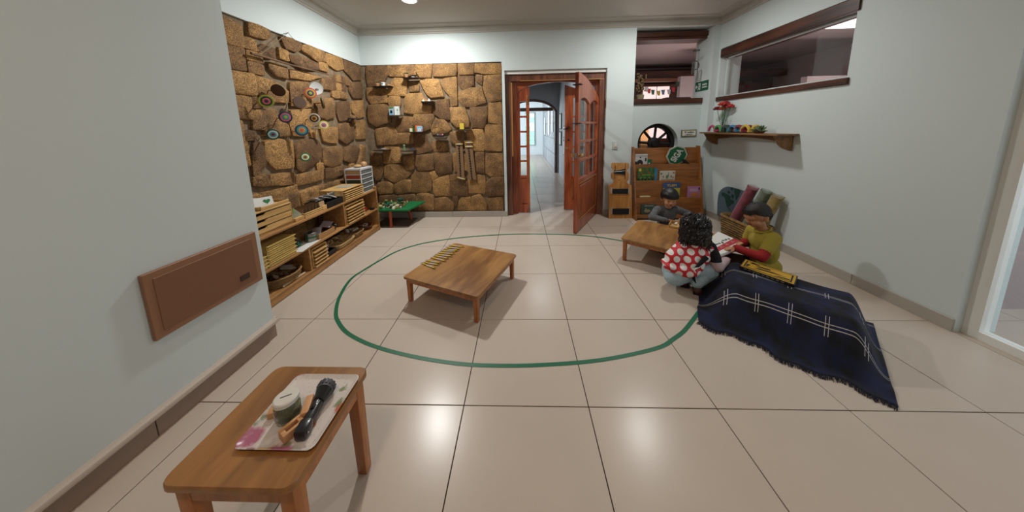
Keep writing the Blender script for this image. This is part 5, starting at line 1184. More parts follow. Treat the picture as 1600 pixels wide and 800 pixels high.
def bookat(label, x0, x1, y0, y1, row, mat, parts=(), th=.010, name='picture_book', cat='book', tilt=0, dy=0):
    "standing behind fascia row; its hidden foot goes down to the ledge"
    Y = rowsY[row+1]+.022+dy; a, b = P(x0, y0, Y=Y), P(x1, y1, Y=Y); w = b.x-a.x; zt_ = a.z; zb_ = zs[row]-.05; h = zt_-zb_
    M = Matrix.Translation(((a.x+b.x)/2, Y, zb_)) @ Matrix.Rotation(tilt, 4, 'Y')
    t = thing(name, label, cat, ((a.x+b.x)/2, Y, zb_)); mb = MB(); mb.box((0, 0, h/2), (w, th, h), M=M, bev=.001, seg=1); mb.build('cover', mat, t, smooth=0)
    for (nm, m_, u, v, ww, hh, kind) in parts:   # u,v in 0..1 across the seen part, from its top left
        cx_ = -w/2+u*w; seen = zt_-zs[row]; cz_ = h-v*seen; mb = MB()
        if kind == 'b': mb.box((cx_, -th/2-.0010, cz_), (ww*w, .0014, hh*seen), M=M)
        elif kind == 'o': mb.ball((cx_, -th/2-.0006, cz_), (ww*w/2, .0018, hh*seen/2), 12, ring=6); 
        elif kind[0] == 't':
            M2 = M @ Matrix.Translation((cx_, -th/2-.0022, cz_)); mb.text(kind[1:], (0, 0, 0), hh*seen, (pi/2, 0, 0), .0006, .001, sx=ww)
            bmesh.ops.transform(mb.bm, matrix=M2, verts=mb.bm.verts)
        if kind == 'o': bmesh.ops.transform(mb.bm, matrix=M, verts=mb.bm.verts)
        mb.build(nm, m_, t, smooth=0)
    return t
inkd = plain('ink_black', '15151a', .6)
bookat('white paper bag with black round drawing on the top ledge', 992.5, 1011, 241, 256, 0, plain('bag_white', 'b9b8b8', .6), [('fold', plain('bag_fold', '8d8c90', .6), .5, .18, 1, .05, 'b'), ('spot', inkd, .42, .32, .12, .13, 'b'), ('dark_ring', inkd, .40, .92, .50, .75, 'o'), ('white_ring', paper, .40, .97, .32, .50, 'o'), ('dark_heart', inkd, .40, .97, .12, .22, 'o'), ('dark_mark', inkd, .86, .55, .12, .35, 'b'), ('dark_mark', inkd, .08, .88, .14, .3, 'b')], name='paper_bag', cat='bag')
bookat('small green round sign peeking out behind the paper bag', 1008, 1018, 249, 256, 0, plain('sign_green', '0f5c3c', .5), [('white_arrow', paper, .62, .85, .2, .2, 'b')], name='green_card', cat='sign', dy=.012)
gbk = plain('cover_garden', '2c5e2c', .5, var=.6, bscale=60)
reds = plain('cover_red', 'a83a24', .5); yels = plain('cover_yellow', 'c9a83a', .5); dkg = plain('cover_dark', '1c1a14', .5); blus = plain('cover_blue', '2c7fa8', .5)
bookat('wide green picture book crowded with red and yellow shapes', 996.5, 1022, 262.5, 282, 1, gbk, [('sun', yels, .14, .17, .17, .24, 'o')]+[('red_shape', reds, u, v, .10, .11, 'o') for u, v in ((.30, .2), (.55, .15), (.62, .34), (.22, .42), (.72, .42), (.4, .5), (.88, .6), (.12, .6))]+[('dark_shape', dkg, .08+.2*k, .9, .13, .16, 'o') for k in range(5)]+[('yellow_shape', yels, .2+.25*k, .78, .06, .08, 'o') for k in range(3)]+[('green_shape', plain('cover_lime', '5a8a34', .5), .5, .55, .5, .1, 'b')])
bookat('thin blue picture book half hidden behind the green one', 1019, 1026, 263, 282, 1, blus, [('red_patch', reds, .35, .75, .4, .4, 'b')], dy=.014)
bookat('small white picture book with a green long necked creature', 1031, 1054, 267, 282, 1, plain('cover_white', 'bdb9ac', .6), [('green_body', plain('cover_sage', '4f7a54', .5), .48, .62, .16, .4, 'o'), ('green_neck', plain('cover_sage', '4f7a54', .5), .57, .38, .04, .45, 'b'), ('red_leaf', reds, .90, .22, .14, .14, 'o'), ('green_leaf', plain('cover_leaf', '4a6a30', .5), .1, .3, .12, .2, 'o'), ('tree', plain('cover_rust', '7c4030', .5), .23, .62, .08, .22, 'o'), ('tree', plain('cover_rust', '7c4030', .5), .74, .60, .08, .26, 'o'), ('tree', plain('cover_rust', '7c4030', .5), .87, .70, .06, .26, 'o'), ('ground', plain('cover_ochre', '9a7c4a', .5), .5, .93, .8, .06, 'b')])
bookat('blue and yellow book titled TUIPI behind the boy', 1036.5, 1061, 285.5, 308.5, 2, plain('cover_navy', '2f4f86', .5), [('yellow_field', plain('cover_yellowgreen', 'b3b23e', .5), .5, .68, 1, .62, 'b'), ('title', yels, .5, .20, 1.3, .22, 'tTUIPI'), ('red_letter', reds, .52, .17, .07, .10, 'o')])
bookat('pink picture book with orange hearts at the right of the display', 1074.5, 1094, 291.5, 308.5, 2, plain('cover_pink', 'a8749c', .5), [('purple_bow', plain('cover_purple', '4a2456', .5), .86, .2, .14, .25, 'o'), ('lilac_panel', plain('cover_lilac', 'b792b0', .5), .45, .35, .6, .3, 'b'), ('heart_left', plain('cover_orange', 'b8733c', .5), .42, .78, .32, .42, 'o'), ('heart_right', plain('cover_orange', 'b8733c', .5), .66, .78, .32, .42, 'o')])
bookat('dark grey picture book with a cream animal on the lowest ledge', 1002, 1025, 319.5, 335, 3, plain('cover_slate', '33443f', .5), [('cream_animal', plain('cover_cream', '8c8262', .5), .4, .66, .42, .36, 'o'), ('cream_ear', plain('cover_cream', '8c8262', .5), .3, .45, .1, .16, 'o'), ('title_line', plain('cover_greytext', '8a9088', .5), .5, .14, .6, .08, 'b'), ('brown_tuft', plain('cover_rust', '7c4030', .5), .8, .8, .2, .2, 'o')])
c = P(1008, 307.5, Y=rowsY[3]+.0); mb = MB(); mb.box((c.x, rowsY[3]+.01, zs[2]+.012), (.15, .03, .016), bev=.005); mb.box((c.x, rowsY[3]+.01, zs[2]+.022), (.12, .02, .008), bev=.003); recenter(tag(mb.build('cream_ruler', plain('cream_wood', 'b9a684', .5)), 'cream wooden rod lying on the third ledge of the display', 'rod'))
# octagon sign
c = P(1057.5, 243, Y=2.765); R = pxs(c, 16.2); t = thing('octagon_sign', 'green octagonal SIGA sign on a black stick in the display', 'sign', (c.x, c.y, zs[0]-.05)); tilt = rad(-28)
M = Matrix.Translation(c) @ Matrix.Rotation(rad(8), 4, 'X') @ Matrix.Rotation(tilt, 4, 'Y')
def octo(r): return [(r*cos(pi/8+k*pi/4), r*sin(pi/8+k*pi/4)) for k in range(8)]
for r, y0, y1, m_, nm in ((R, 0, .006, paper, 'white_edge'), (R*.965, -.0008, 0, grn, 'thin_green_line'), (R*.93, -.0016, -.0006, paper, 'white_line'), (R*.885, -.0026, -.0010, plain('siga_green', '0c5a34', .5), 'green_face')):
    mb = MB(); mb.prism(octo(r), 'y', y0, y1); bmesh.ops.transform(mb.bm, matrix=M, verts=mb.bm.verts); mb.build(nm, m_, t, smooth=0)
mb = MB(); mb.text('SIGA', (0, 0, 0), R*.82, (0, 0, 0), .0006, .0045, sx=.74)
bmesh.ops.transform(mb.bm, matrix=M @ Matrix.Translation((0, -.0035, 0)) @ Matrix.Rotation(rad(-34), 4, 'Y') @ Matrix.Rotation(pi/2, 4, 'X'), verts=mb.bm.verts); mb.build('lettering', plain('lettering_white', 'c4c8c6', .5), t, smooth=0)
a = P(1067, 250, Y=2.75); b = P(1077, 257, Y=2.765); mb = MB(); mb.tube([a, b, b+(b-a)*.5], [.017, .014, .014], 10); mb.build('handle', black, t)
# ------------------------------------------------------------------ wheel window, signs, sill things
t = thing('wagon_wheel', 'dark wooden wagon wheel set in the round wall hole', 'wheel', (HC.x, 3.10, HC.z-HR))
blackw = plain('black_wood', '0d0a08', .6, bump=.3, bscale=40)
mb = MB(); mb.lathe([(HR*.80, -.03), (HR*.995, -.03), (HR*.995, .03), (HR*.80, .03), (HR*.80, -.03)], (HC.x, 3.12, HC.z), 48, 'y'); mb.build('rim', blackw, t)
mb = MB(); mb.lathe([(0, -.05), (HR*.16, -.05), (HR*.20, -.03), (HR*.30, -.02), (HR*.30, .03), (0, .03)], (HC.x, 3.12, HC.z), 32, 'y'); mb.build('hub', blackw, t)
for k in range(8):
    a = pi/2+k*pi/4+rad(-4); mb = MB(); mb.cyl((HC.x+cos(a)*HR*.2, 3.12, HC.z+sin(a)*HR*.2), (HC.x+cos(a)*HR*.85, 3.12, HC.z+sin(a)*HR*.85), .020, .020, 8); mb.build('spoke', blackw, t)
def board_sign(name, label, quad_px, Y, X, frame_m, face_m, text, size, tcol, cat='sign'):
    pass
p = P(1076, 208, Y=2.995); w, h = pxs(p, 23), pxs(p, 10.5); t = thing('reading_sign', 'small Reading corner sign with a blue border beside the wheel window', 'sign', (p.x, 2.99, p.z-h/2))
mb = MB(); mb.box((p.x, 2.993, p.z), (w, .012, h), rot=(0, rad(-1), 0)); mb.build('frame', plain('frame_navy', '34465c', .5), t, smooth=0)
mb = MB(); mb.box((p.x, 2.986, p.z), (w*.93, .003, h*.84)); mb.build('yellow_border', plain('border_yellow', 'b9ab62', .6), t, smooth=0)
mb = MB(); mb.box((p.x, 2.984, p.z), (w*.84, .003, h*.66)); mb.build('face', paper, t, smooth=0)
mb = MB(); mb.text('Reading', (p.x, 2.982, p.z+h*.14), h*.34, (pi/2, 0, 0), .0005, .0010, sx=1.25); mb.text('corner', (p.x, 2.982, p.z-h*.18), h*.30, (pi/2, 0, 0), .0005, .0010, sx=1.15); mb.build('lettering', inkd, t, smooth=0)
# exit sign on the reveal (its face looks left, into the opening)
a, b = P(1086.5, 136, X=2.915), P(1106.5, 133, X=2.915); ym, L = (a.y+b.y)/2, abs(a.y-b.y); zc_ = (a.z+b.z)/2; h = P(1097, 127, X=2.915).z-P(1097, 143, X=2.915).z; h = abs(h)*.92
t = thing('exit_sign', 'green emergency exit sign on the white reveal of the opening', 'sign', (2.915, ym, zc_-h/2))
mb = MB(); mb.box((2.9165, ym, zc_), (.004, L, h)); mb.build('sign_plate', plain('exit_green', '0a5a3c', .5), t, smooth=0)
Rm = Matrix(((0, 0, -1), (-1, 0, 0), (0, 1, 0)))   # text x -> -Y, y -> Z, facing -X
mb = MB()
mb.text('SALIDA', (2.9138, ym-L*.24, zc_+h*.12), h*.24, Rm, .0005, .0015, sx=.8*L/h*.55); mb.text('EMERGENCIA', (2.9138, ym-L*.24, zc_-h*.16), h*.18, Rm, .0005, .001, sx=.8*L/h*.42)
mb.build('lettering', paper, t, smooth=0)
mb = MB()   # pictogram: arrow, door and runner
def yz(u, v): return (2.9135, ym+L/2-u*L, zc_-h/2+v*h)
def quad(mb, pts): V = [Vector(yz(*q)) for q in pts]; V2 = [v+Vector((-.0012, 0, 0)) for v in V]; n = len(V); mb.raw(V+V2, [tuple(range(n)), tuple(range(n, 2*n))]+[(i, (i+1) % n, n+(i+1) % n, n+i) for i in range(n)])
quad(mb, [(.03, .5), (.12, .75), (.12, .58), (.2, .58), (.2, .42), (.12, .42), (.12, .25)])
quad(mb, [(.38, .12), (.42, .12), (.42, .85), (.24, .85), (.24, .72), (.38, .72)]); quad(mb, [(.26, .3), (.31, .32), (.36, .6), (.29, .6)]); quad(mb, [(.22, .12), (.26, .12), (.31, .34), (.27, .36)]); quad(mb, [(.33, .34), (.37, .14), (.34, .12), (.29, .32)]); quad(mb, [(.29, .62), (.33, .62), (.33, .7), (.29, .7)])
mb.build('pictogram', paper, t, smooth=0)
# wind chime
cx_, cy_ = P(1089, 70, Y=2.93).x, 2.93; zt_ = P(1089, 62, Y=2.93).z
t = thing('wind_chime', 'dark metal wind chime hanging in the upper opening', 'wind chime', (cx_, cy_, P(1089, 118, Y=2.93).z)); zr = P(1089, 79, Y=2.93).z; zb_ = P(1089, 118, Y=2.93).z; zl = P(1089, 100, Y=2.93).z
mb = MB(); mb.tube([(cx_+.04*cos(a), cy_+.04*sin(a), zr) for a in [2*pi*i/24 for i in range(25)]], .005, 6, cap=False); mb.build('ring', black, t)
mb = MB()
for k in range(3):
    a = 2*pi*k/3; mb.tube([(cx_, cy_, 2.42), (cx_+.04*cos(a), cy_+.04*sin(a), zr)], .0012, 4); mb.tube([(cx_+.04*cos(a), cy_+.04*sin(a), zr), (cx_+.035*cos(a), cy_+.035*sin(a), zl)], .0012, 4)
mb.build('cords', plain('cord_grey', '5a5452', .8), t)
for k in range(5):
    a = 2*pi*k/5; mb = MB(); mb.cyl((cx_+.035*cos(a), cy_+.035*sin(a), zl+.03), (cx_+.035*cos(a), cy_+.035*sin(a), zb_+.02*k*.5), .006, n=8); mb.build('chime_tube', plain('tube_grey', '7d7a7c', .3, metal=.7), t)
mb = MB(); mb.tube([(cx_+.045*cos(a), cy_-.01, zl-.02+.055*sin(a)) for a in [2*pi*i/20 for i in range(21)]], .006, 6, cap=False); mb.build('hoop', plain('hoop_grey', '4a4a4e', .4), t)
# dried plant, flags, trays on the sill
zs_ = 1.695
c = P(1001, 150, Y=3.06); t = thing('dried_plant', 'dried brown flower stalks in a small pot on the opening sill', 'plant', (c.x, 3.08, zs_))
mb = MB(); mb.lathe([(.045, 0), (.05, .02), (.055, .07), (.048, .07), (.04, .02), (0, .02)], (c.x, 3.08, zs_), 18); mb.build('pot', plain('cracked_pot', '8c8466', .8, var=.3, bscale=60), t)
rr = random.Random(9); mb = MB(); heads = MB()
for k in range(26):
    a = rr.random()*6.28; r = rr.uniform(.01, .075); h = rr.uniform(.16, .36); tip = Vector((c.x+max(-.045, cos(a)*r), 3.08+sin(a)*r*.8, zs_+h)); mb.tube([(c.x, 3.08, zs_+.03), (c.x+cos(a)*r*.5, 3.08+sin(a)*r*.4, zs_+h*.5), tip], .0025, 4)
    for j in range(5): heads.ball(tip+Vector((rr.uniform(-.018, .018), rr.uniform(-.018, .018), rr.uniform(-.05, .02))), (.010, .010, .013), 6, ring=4)
mb.build('stalks', plain('stalk_brown', '5a3a26', .9), t); heads.build('seed_heads', plain('seed_head', '746043', .9, var=.4, bscale=80), t)
fl = [('grey_flag', '9c8f8c'), ('red_flag', 'a02a2a'), ('green_flag', '2c4a38'), ('yellow_flag', '9c8a3c'), ('grey_blue_flag', '55627c'), ('white_flag', 'a8a0a4'), ('red_flag', '9c2530'), ('dark_flag', '2c3a2c')]
t = thing('flag_bunting', 'string of small coloured flags draped along the opening sill', 'bunting', (2.4, 3.09, zs_))
pxp = [(1010, 139), (1014, 141.5), (1020, 143.5), (1029, 145), (1036, 143.5), (1045, 143), (1052, 139.5), (1059, 131)]
cd = [P(x, y-3, Y=3.09) for x, y in pxp]; cd = [Vector((p.x, 3.09, max(p.z, zs_+.012))) for p in cd]
mb = MB(); mb.tube(cd+[P(1064, 122, Y=3.15)], .0018, 4); mb.build('cord', plain('cord_grey', '5a5452', .8), t)
for k, ((nm, col), p) in enumerate(zip(fl, cd)):
    mb = MB(); s = .045; top = p.z; zb_ = max(zs_+.001, top-.07); mb.raw([(p.x-s*.6, 3.088, top), (p.x+s*.6, 3.088, top), (p.x+s*.3, 3.07, zb_), (p.x-s*.4, 3.07, zb_), (p.x-s*.6, 3.091, top), (p.x+s*.6, 3.091, top), (p.x+s*.3, 3.073, zb_), (p.x-s*.4, 3.073, zb_)], [(0, 1, 2, 3), (7, 6, 5, 4), (0, 4, 5, 1), (1, 5, 6, 2), (2, 6, 7, 3), (3, 7, 4, 0)]); mb.build('flag', plain('flag_'+col, col, .8), t, smooth=0)
mb = MB(); mb.box((2.62, 3.12, zs_+.012), (.36, .12, .022), rot=(0, 0, .05), bev=.003); recenter(tag(mb.build('flat_case', plain('dark_case', '2b2a2c', .4)), 'flat dark case lying on the opening sill', 'case'))
# ------------------------------------------------------------------ shelf on the right wall
zsh = 1.212; t = thing('wall_shelf', 'wooden wall shelf with a scalloped rail on the right wall', 'shelf', (2.9, 2.2, 1.1)); shw = wood('shelf_dull', '6e4e30', '8f6a42', axis=1, scale=4, rough=.5)
Ya, Yb = 2.79, 1.62
bpart('board', shw, t, 2.79, 2.998, Yb, Ya, zsh-.018, zsh)
poly = [(Ya-.06, zsh-.018), (Yb+.06, zsh-.018), (Yb+.06, zsh-.09)]+[(Yb+.12+(Ya-Yb-.24)*i/12, zsh-.09+.035*sin(pi*i/12)) for i in range(13)]+[(Ya-.06, zsh-.09)]
mb = MB(); mb.prism(poly, 'x', 2.975, 2.995); mb.build('rail', shw, t, smooth=30)
for yb_ in (Ya-.075, Yb+.06):
    poly = [(2.995, zsh-.018), (2.81, zsh-.018), (2.815, zsh-.035)]+[(2.995-.16*cos(a), zsh-.035-.13*sin(a)+.0) for a in [rad(15*i) for i in range(1, 6)]]+[(2.975, zsh-.17), (2.995, zsh-.17)]
    mb = MB(); mb.prism(poly, 'y', yb_-.009, yb_+.009); mb.build('bracket', shw, t, smooth=30)
def crochet(label, px, col, col2=None, s=1, rz=0):
    m_ = plain('yarn_'+col, col, .95, bump=1, bscale=110, sheen=.3); lo = P(px[0], px[1], X=2.87); c = Vector((2.87, lo.y, zsh)); t = thing('crochet_toy', label, 'soft toy', tuple(c), rz)
    # folded handle like arch and a plump body
    A = [Vector((0, .058*s*cos(a)+.045*s, .012+.070*s*sin(a)*1.0)) for a in [rad(-4+188*i/12) for i in range(13)]]
    mb = MB(); mb.tube([Vector((-.035, p.y, max(.013, p.z))) for p in A], [.013]+[.0155]*11+[.013], 8); mb.build('arch', m_, t, world=False)
    mb = MB(); mb.ball((.01, -.025*s, .046), (.036, .026*s, .046), 14); mb.ball((0, -.06*s, .075), (.028, .026, .018), 10); mb.ball((.0, .0, .02), (.04, .05, .018), 12); mb.build('body', plain('yarn_'+(col2 or col), col2 or col, .95, bump=1, bscale=110, sheen=.3), t, world=False)
    return t
toys = [('pink', 1120.5, 'a83260'), ('bright green', 1130, '2c8a3c'), ('dark green', 1142, '11442c'), ('black green', 1146, '122420'), ('blue', 1154, '1f6a96'), ('deep red', 1164, '7a1424'), ('yellow', 1175, 'b9982c')]
for nm, x, col in toys: crochet('%s crocheted toy in the row on the wall shelf' % nm, (x, 200), col)
c = P(1187, 200, X=2.86); c = Vector((2.86, c.y, zsh)); t = thing('succulent_plant', 'grey green succulent in a brown dish on the wall shelf', 'plant', tuple(c))
mb = MB(); mb.lathe([(.035, 0), (.05, .02), (.045, .022), (0, .018)], tuple(c), 18); mb.build('dish', plain('dish_brown', '4a2a1c', .5), t)
rr = random.Random(4); mb = MB()
for k in range(60):
    a = rr.random()*6.28; e_ = rr.uniform(.1, 1.3); L = rr.uniform(.05, .085); d = Vector((cos(a)*cos(e_), sin(a)*cos(e_), sin(e_))); b = c+Vector((0, 0, .02)); mb.tube([b, b+d*L*.6, b+d*L+Vector((0, 0, -.008))], [.004, .011, .002], 5)
mb.build('leaves', plain('succulent', '66785a', .7, var=.35, bscale=80), t)
cv_ = P(1127, 195, X=2.93); c = Vector((2.93, P(1129, 195, X=2.93).y, zsh)); t = thing('flower_vase', 'clear vase of red and orange flowers on the wall shelf', 'vase', tuple(c))
mb = MB(); mb.lathe([(.028, 0), (.030, .004), (.022, .06), (.030, .17), (.028, .17), (.020, .06), (.026, .008), (0, .006)], tuple(c), 18); mb.build('vase_glass', glass, t)
zf = P(1127, 168, X=2.93).z; rr = random.Random(2)
fcol = ['8e1f26', 'a82b26', 'c8562a', '6e141e', 'd0762c', 'b0342c']
for k in range(9):
    a = 2*pi*k/9; off = Vector((cos(a)*.04*(k % 2+.4), sin(a)*.060*(k % 2+.6), rr.uniform(-.03, .045))); fc = Vector((c.x, c.y, zf))+off
    mb = MB(); mb.tube([c+Vector((0, 0, .01)), c.lerp(fc, .6), fc], .003, 5); st = mb.build('stem', plain('stem_green', '2b6a3a', .6), t)
    mb = MB()
    for q in range(14):
        b_ = q*2.4; e_ = .2+1.2*q/14; d = Vector((cos(b_)*cos(e_), sin(b_)*cos(e_), sin(e_)*.8)); mb.tube([fc, fc+d*.030, fc+d*.052], [.004, .016, .004], 5)
    mb.build('blossom', plain('petal_'+fcol[k % 6], fcol[k % 6], .7), st)
# ------------------------------------------------------------------ basket of rolled mats, map board
basket('wicker_basket', 'large rectangular wicker basket of rolled mats by the right wall', (2.835, 1.93, 0), .115, .24, .225, plain('basket_straw', '7d6038', .8, bump=1, bscale=70, var=.35), rows=9, rect=True, flare=1.04)
def roll(label, b, tpt, r, col):
    m_ = plain('roll_'+col, col, .95, bump=1, bscale=90, var=.25, sheen=.3); b, tpt = Vector(b), Vector(tpt); t = thing('rolled_mat', label, 'mat', tuple(b)); d = (tpt-b).normalized(); a = d.orthogonal().normalized(); c2_ = d.cross(a)
    for k in range(3):   # turns of the spiral, each a layer
        rr_ = r*(1-.28*k); L = (tpt-b).length; mb = MB(); N3 = 26; segs = 8; V = []
        for i in range(segs+1):
            for j in range(N3):
                an = 2*pi*j/N3; q = rr_*(1+.02*sin(5*an+i*1.3)+.015*sin(i*2.1)); V.append(b+d*(L*i/segs+(.006*k if i == segs else 0)*-1)+(a*cos(an)+c2_*sin(an))*q)
        mb.raw(V, [(i*N3+j, i*N3+(j+1) % N3, (i+1)*N3+(j+1) % N3, (i+1)*N3+j) for i in range(segs) for j in range(N3)]+[tuple(range(N3))[::-1], tuple(range(segs*N3, (segs+1)*N3))]); mb.build('turn', m_, t, smooth=60)
    mb = MB()
    for j in range(30):
        an = 2*pi*j/30; p = tpt+(a*cos(an)+c2_*sin(an))*r*.96; mb.tube([p, p+d*.012+a*random.uniform(-.006, .006), p+d*.02+c2_*random.uniform(-.01, .01)], .0018, 3)
    mb.build('fringe', m_, t)
tp = P(1176, 294, X=2.88); roll('maroon pink rolled mat leaning out of the big basket', (2.82, 2.13, .05), tuple(tp), .052, '7c3a46')
tp = P(1197, 300, X=2.93); roll('sage green rolled mat behind the pink one', (2.86, 1.98, .05), tuple(tp), .05, '66705f')
tp = P(1215, 308, X=2.93); roll('straw yellow rolled mat, nearest of the three rolls', (2.83, 1.80, .05), tuple(tp), .05, '8a7a48')
t = thing('map_board', 'grey blue board with green continents leaning on the right wall', 'map', (2.95, 2.3, .0))
bp_ = [(375, 470), (372, 330), (390, 190), (430, 140), (480, 108), (530, 100), (740, 160), (800, 185), (840, 250), (845, 470)]
q = [P(1080+x/8.89, 280+y/8.89, X=2.965) for x, y in bp_]; q = chaikin([(p.y, p.z) for p in q], 1, .2)
q = [(a, (b if b > .2 else .09)) for a, b in q]
mb = MB(); mb.prism(q, 'x', 2.955, 2.965); mb.build('board_sheet', plain('map_blue', '4c5c68', .8), t, smooth=0)
lg = plain('map_green', '123a30', .8)
for poly in ([(420, 190), (440, 180), (520, 220), (545, 240), (540, 270), (560, 290), (590, 300), (590, 330), (560, 345), (540, 350), (545, 370), (510, 380), (545, 430), (555, 445), (530, 425), (495, 375), (480, 330), (470, 270), (450, 240), (425, 230)], [(550, 112), (590, 120), (575, 160), (552, 150)], [(600, 130), (660, 135), (685, 160), (660, 230), (620, 290), (610, 230), (600, 180)], [(495, 170), (530, 160), (545, 190), (515, 205)], [(560, 205), (590, 215), (590, 260), (570, 270), (556, 235)]):
    q = [P(1080+x/8.89, 280+y/8.89, X=2.953) for x, y in poly]; mb = MB(); mb.prism([(p.y, p.z) for p in q], 'x', 2.952, 2.9545); mb.build('continent', lg, t, smooth=0)
# ------------------------------------------------------------------ near wall board, ceiling lamps, switch
t = thing('notice_board', 'brown framed board on the near left wall beside the shelf', 'board', (-1.335, .2, .45))
bpart('frame', plain('frame_brown', '8a6247', .5), t, -1.343, -1.325, -.10, .405, .425, .735); bpart('panel', plain('panel_brown', '7a5238', .6), t, -1.328, -1.322, -.07, .375, .455, .705)
mb = MB(); mb.box((-1.320, .30, .50), (.004, .05, .03)); mb.build('tag', plain('tag_dark', '3c2618', .6), t, smooth=0)
lampem = plain('lamp_diffuser', 'ffffff', .5, emit='f6f4ee', es=5)
for i, (x, y, w) in enumerate(LAMPS):  # last pair is unseen, added to warm the foreground
    t = thing('ceiling_lamp', ['round recessed ceiling lamp shining above the stone wall corner', 'round recessed ceiling lamp above the reading corner', 'unseen round ceiling lamp added as warm fill above the near left table', 'unseen round ceiling lamp added as warm fill by the added glazed door'][i], 'lamp', (x, y, ZC-.03))
    mb = MB(); mb.lathe([(.075, ZC-.03), (.092, ZC-.026), (.10, ZC-.012), (.075, ZC-.012), (.075, ZC-.03)], (x, y, 0), 32); mb.build('trim_ring', plain('lamp_white', 'd8d8d4', .4), t)
    mb = MB(); mb.lathe([(0, ZC-.026), (.075, ZC-.026), (.075, ZC-.014), (0, ZC-.014)], (x, y, 0), 32); mb.build('diffuser', lampem, t)
# ------------------------------------------------------------------ the children
def blob(name, shapes, mat, parent, voxel=.005, smooth=3, fac=.5):
    mb = MB()
    for s in shapes:
        if s[0] == 'c':       # tapered capsule chain: ('c', [(p, r), ...])
            ch = s[1]
            for i in range(len(ch)-1):
                (p0, r0), (p1, r1) = ch[i], ch[i+1]
                mb.cyl(p0, p1, r0, r1, 14)
            for p, r in ch: mb.ball(p, r, 14, ring=10)
        else:                 # ellipsoid ('e', centre, radii, matrix)
            M = s[3].to_4x4() if len(s) > 3 and s[3] is not None else Matrix.Identity(4)
            bm2 = bmesh.new(); bmesh.ops.create_uvsphere(bm2, u_segments=20, v_segments=14, radius=1)
            mb.add(bm2, Matrix.Translation(Vector(s[1])) @ M @ Matrix.Diagonal((*s[2], 1)))
    me = bpy.data.meshes.new('tmp'); mb.bm.to_mesh(me); mb.bm.free()
    o = bpy.data.objects.new('tmp', me); COL.objects.link(o)
    r = o.modifiers.new('r', 'REMESH'); r.mode = 'VOXEL'; r.voxel_size = voxel; r.use_smooth_shade = True
    m = o.modifiers.new('s', 'SMOOTH'); m.iterations = smooth; m.factor = fac
    dg = bpy.context.evaluated_depsgraph_get(); dg.update()
    me2 = bpy.data.meshes.new_from_object(o.evaluated_get(dg)); bpy.data.objects.remove(o); bpy.data.meshes.remove(me)
    me2.name = name; me2.materials.clear(); me2.materials.append(mat)
    me2.polygons.foreach_set('use_smooth', [True]*len(me2.polygons))
    me2.transform(ROOTM[parent.name].inverted())
    ob = bpy.data.objects.new(name, me2); COL.objects.link(ob); ob.parent = parent; ROOTM[ob.name] = ROOTM[parent.name]
    return ob
def frame(fwd, up=(0, 0, 1), roll=0):
    f = Vector(fwd).normalized(); r = f.cross(Vector(up)).normalized(); u = r.cross(f)
    R = Matrix((r, f, u)).transposed()
    return R @ Matrix.Rotation(roll, 3, 'Y')
def V3(p): return Vector(p)
def hand(w, fwd, palmn, s=1, curl=.5, thumb=1):
    "a palm and five fingers: w wrist, fwd finger direction, palmn palm normal (fingers curl towards it), thumb side +1/-1"
    w = V3(w); f = V3(fwd).normalized(); n = V3(palmn); n = (n-f*n.dot(f)).normalized(); sd = f.cross(n)*thumb
    S = [('c', [(w, .014*s), (w+f*.018*s, .015*s)])]
    for k in range(4):
        b = w+f*.036*s+sd*(.0135-.009*k)*s; L = (.030, .034, .031, .024)[k]*s
        S.append(('c', [(w+f*.008*s+sd*(.008-.0055*k)*s, .0095*s), (b, .0078*s)]))
        d1 = (f*cos(curl*.6)+n*sin(curl*.6)); d2 = (f*cos(curl*1.5)+n*sin(curl*1.5)); d3 = (f*cos(curl*2.3)+n*sin(curl*2.3))
        p1 = b+d1*L*.45; p2 = p1+d2*L*.33; p3 = p2+d3*L*.25
        S.append(('c', [(b, .0068*s), (p1, .0062*s), (p2, .0057*s), (p3, .005*s)]))
    t0 = w+f*.008*s+sd*.011*s; t1 = t0+(sd*.8+f*.7+n*.3).normalized()*.020*s; t2 = t1+(f*.8+n*.6+sd*.2).normalized()*.018*s
    S.append(('c', [(t0, .0085*s), (t1, .007*s), (t2, .006*s)]))
    return S
def headshapes(c, R, s=1):
    c = V3(c); g = lambda x, y, z: c+R @ Vector((x*s, y*s, z*s)); e = lambda x, y, z, a, b, d: ('e', g(x, y, z), (a*s, b*s, d*s), R)
    S = [e(0, -.008, .022, .074, .086, .082), e(0, .030, -.040, .054, .050, .050), e(0, .050, -.066, .024, .022, .020),
         e(-.032, .052, -.030, .027, .024, .026), e(.032, .052, -.030, .027, .024, .026),
         e(0, .066, .022, .050, .016, .028), e(0, .078, -.006, .009, .012, .016), e(0, .085, -.018, .013, .012, .010),
         e(-.009, .082, -.021, .007, .007, .006), e(.009, .082, -.021, .007, .007, .006), e(0, .070, -.045, .020, .013, .013)]
    for k in (-1, 1): S += [e(k*.075, -.008, -.012, .009, .017, .024), e(k*.081, -.014, -.002, .006, .013, .015)]
    return S, g
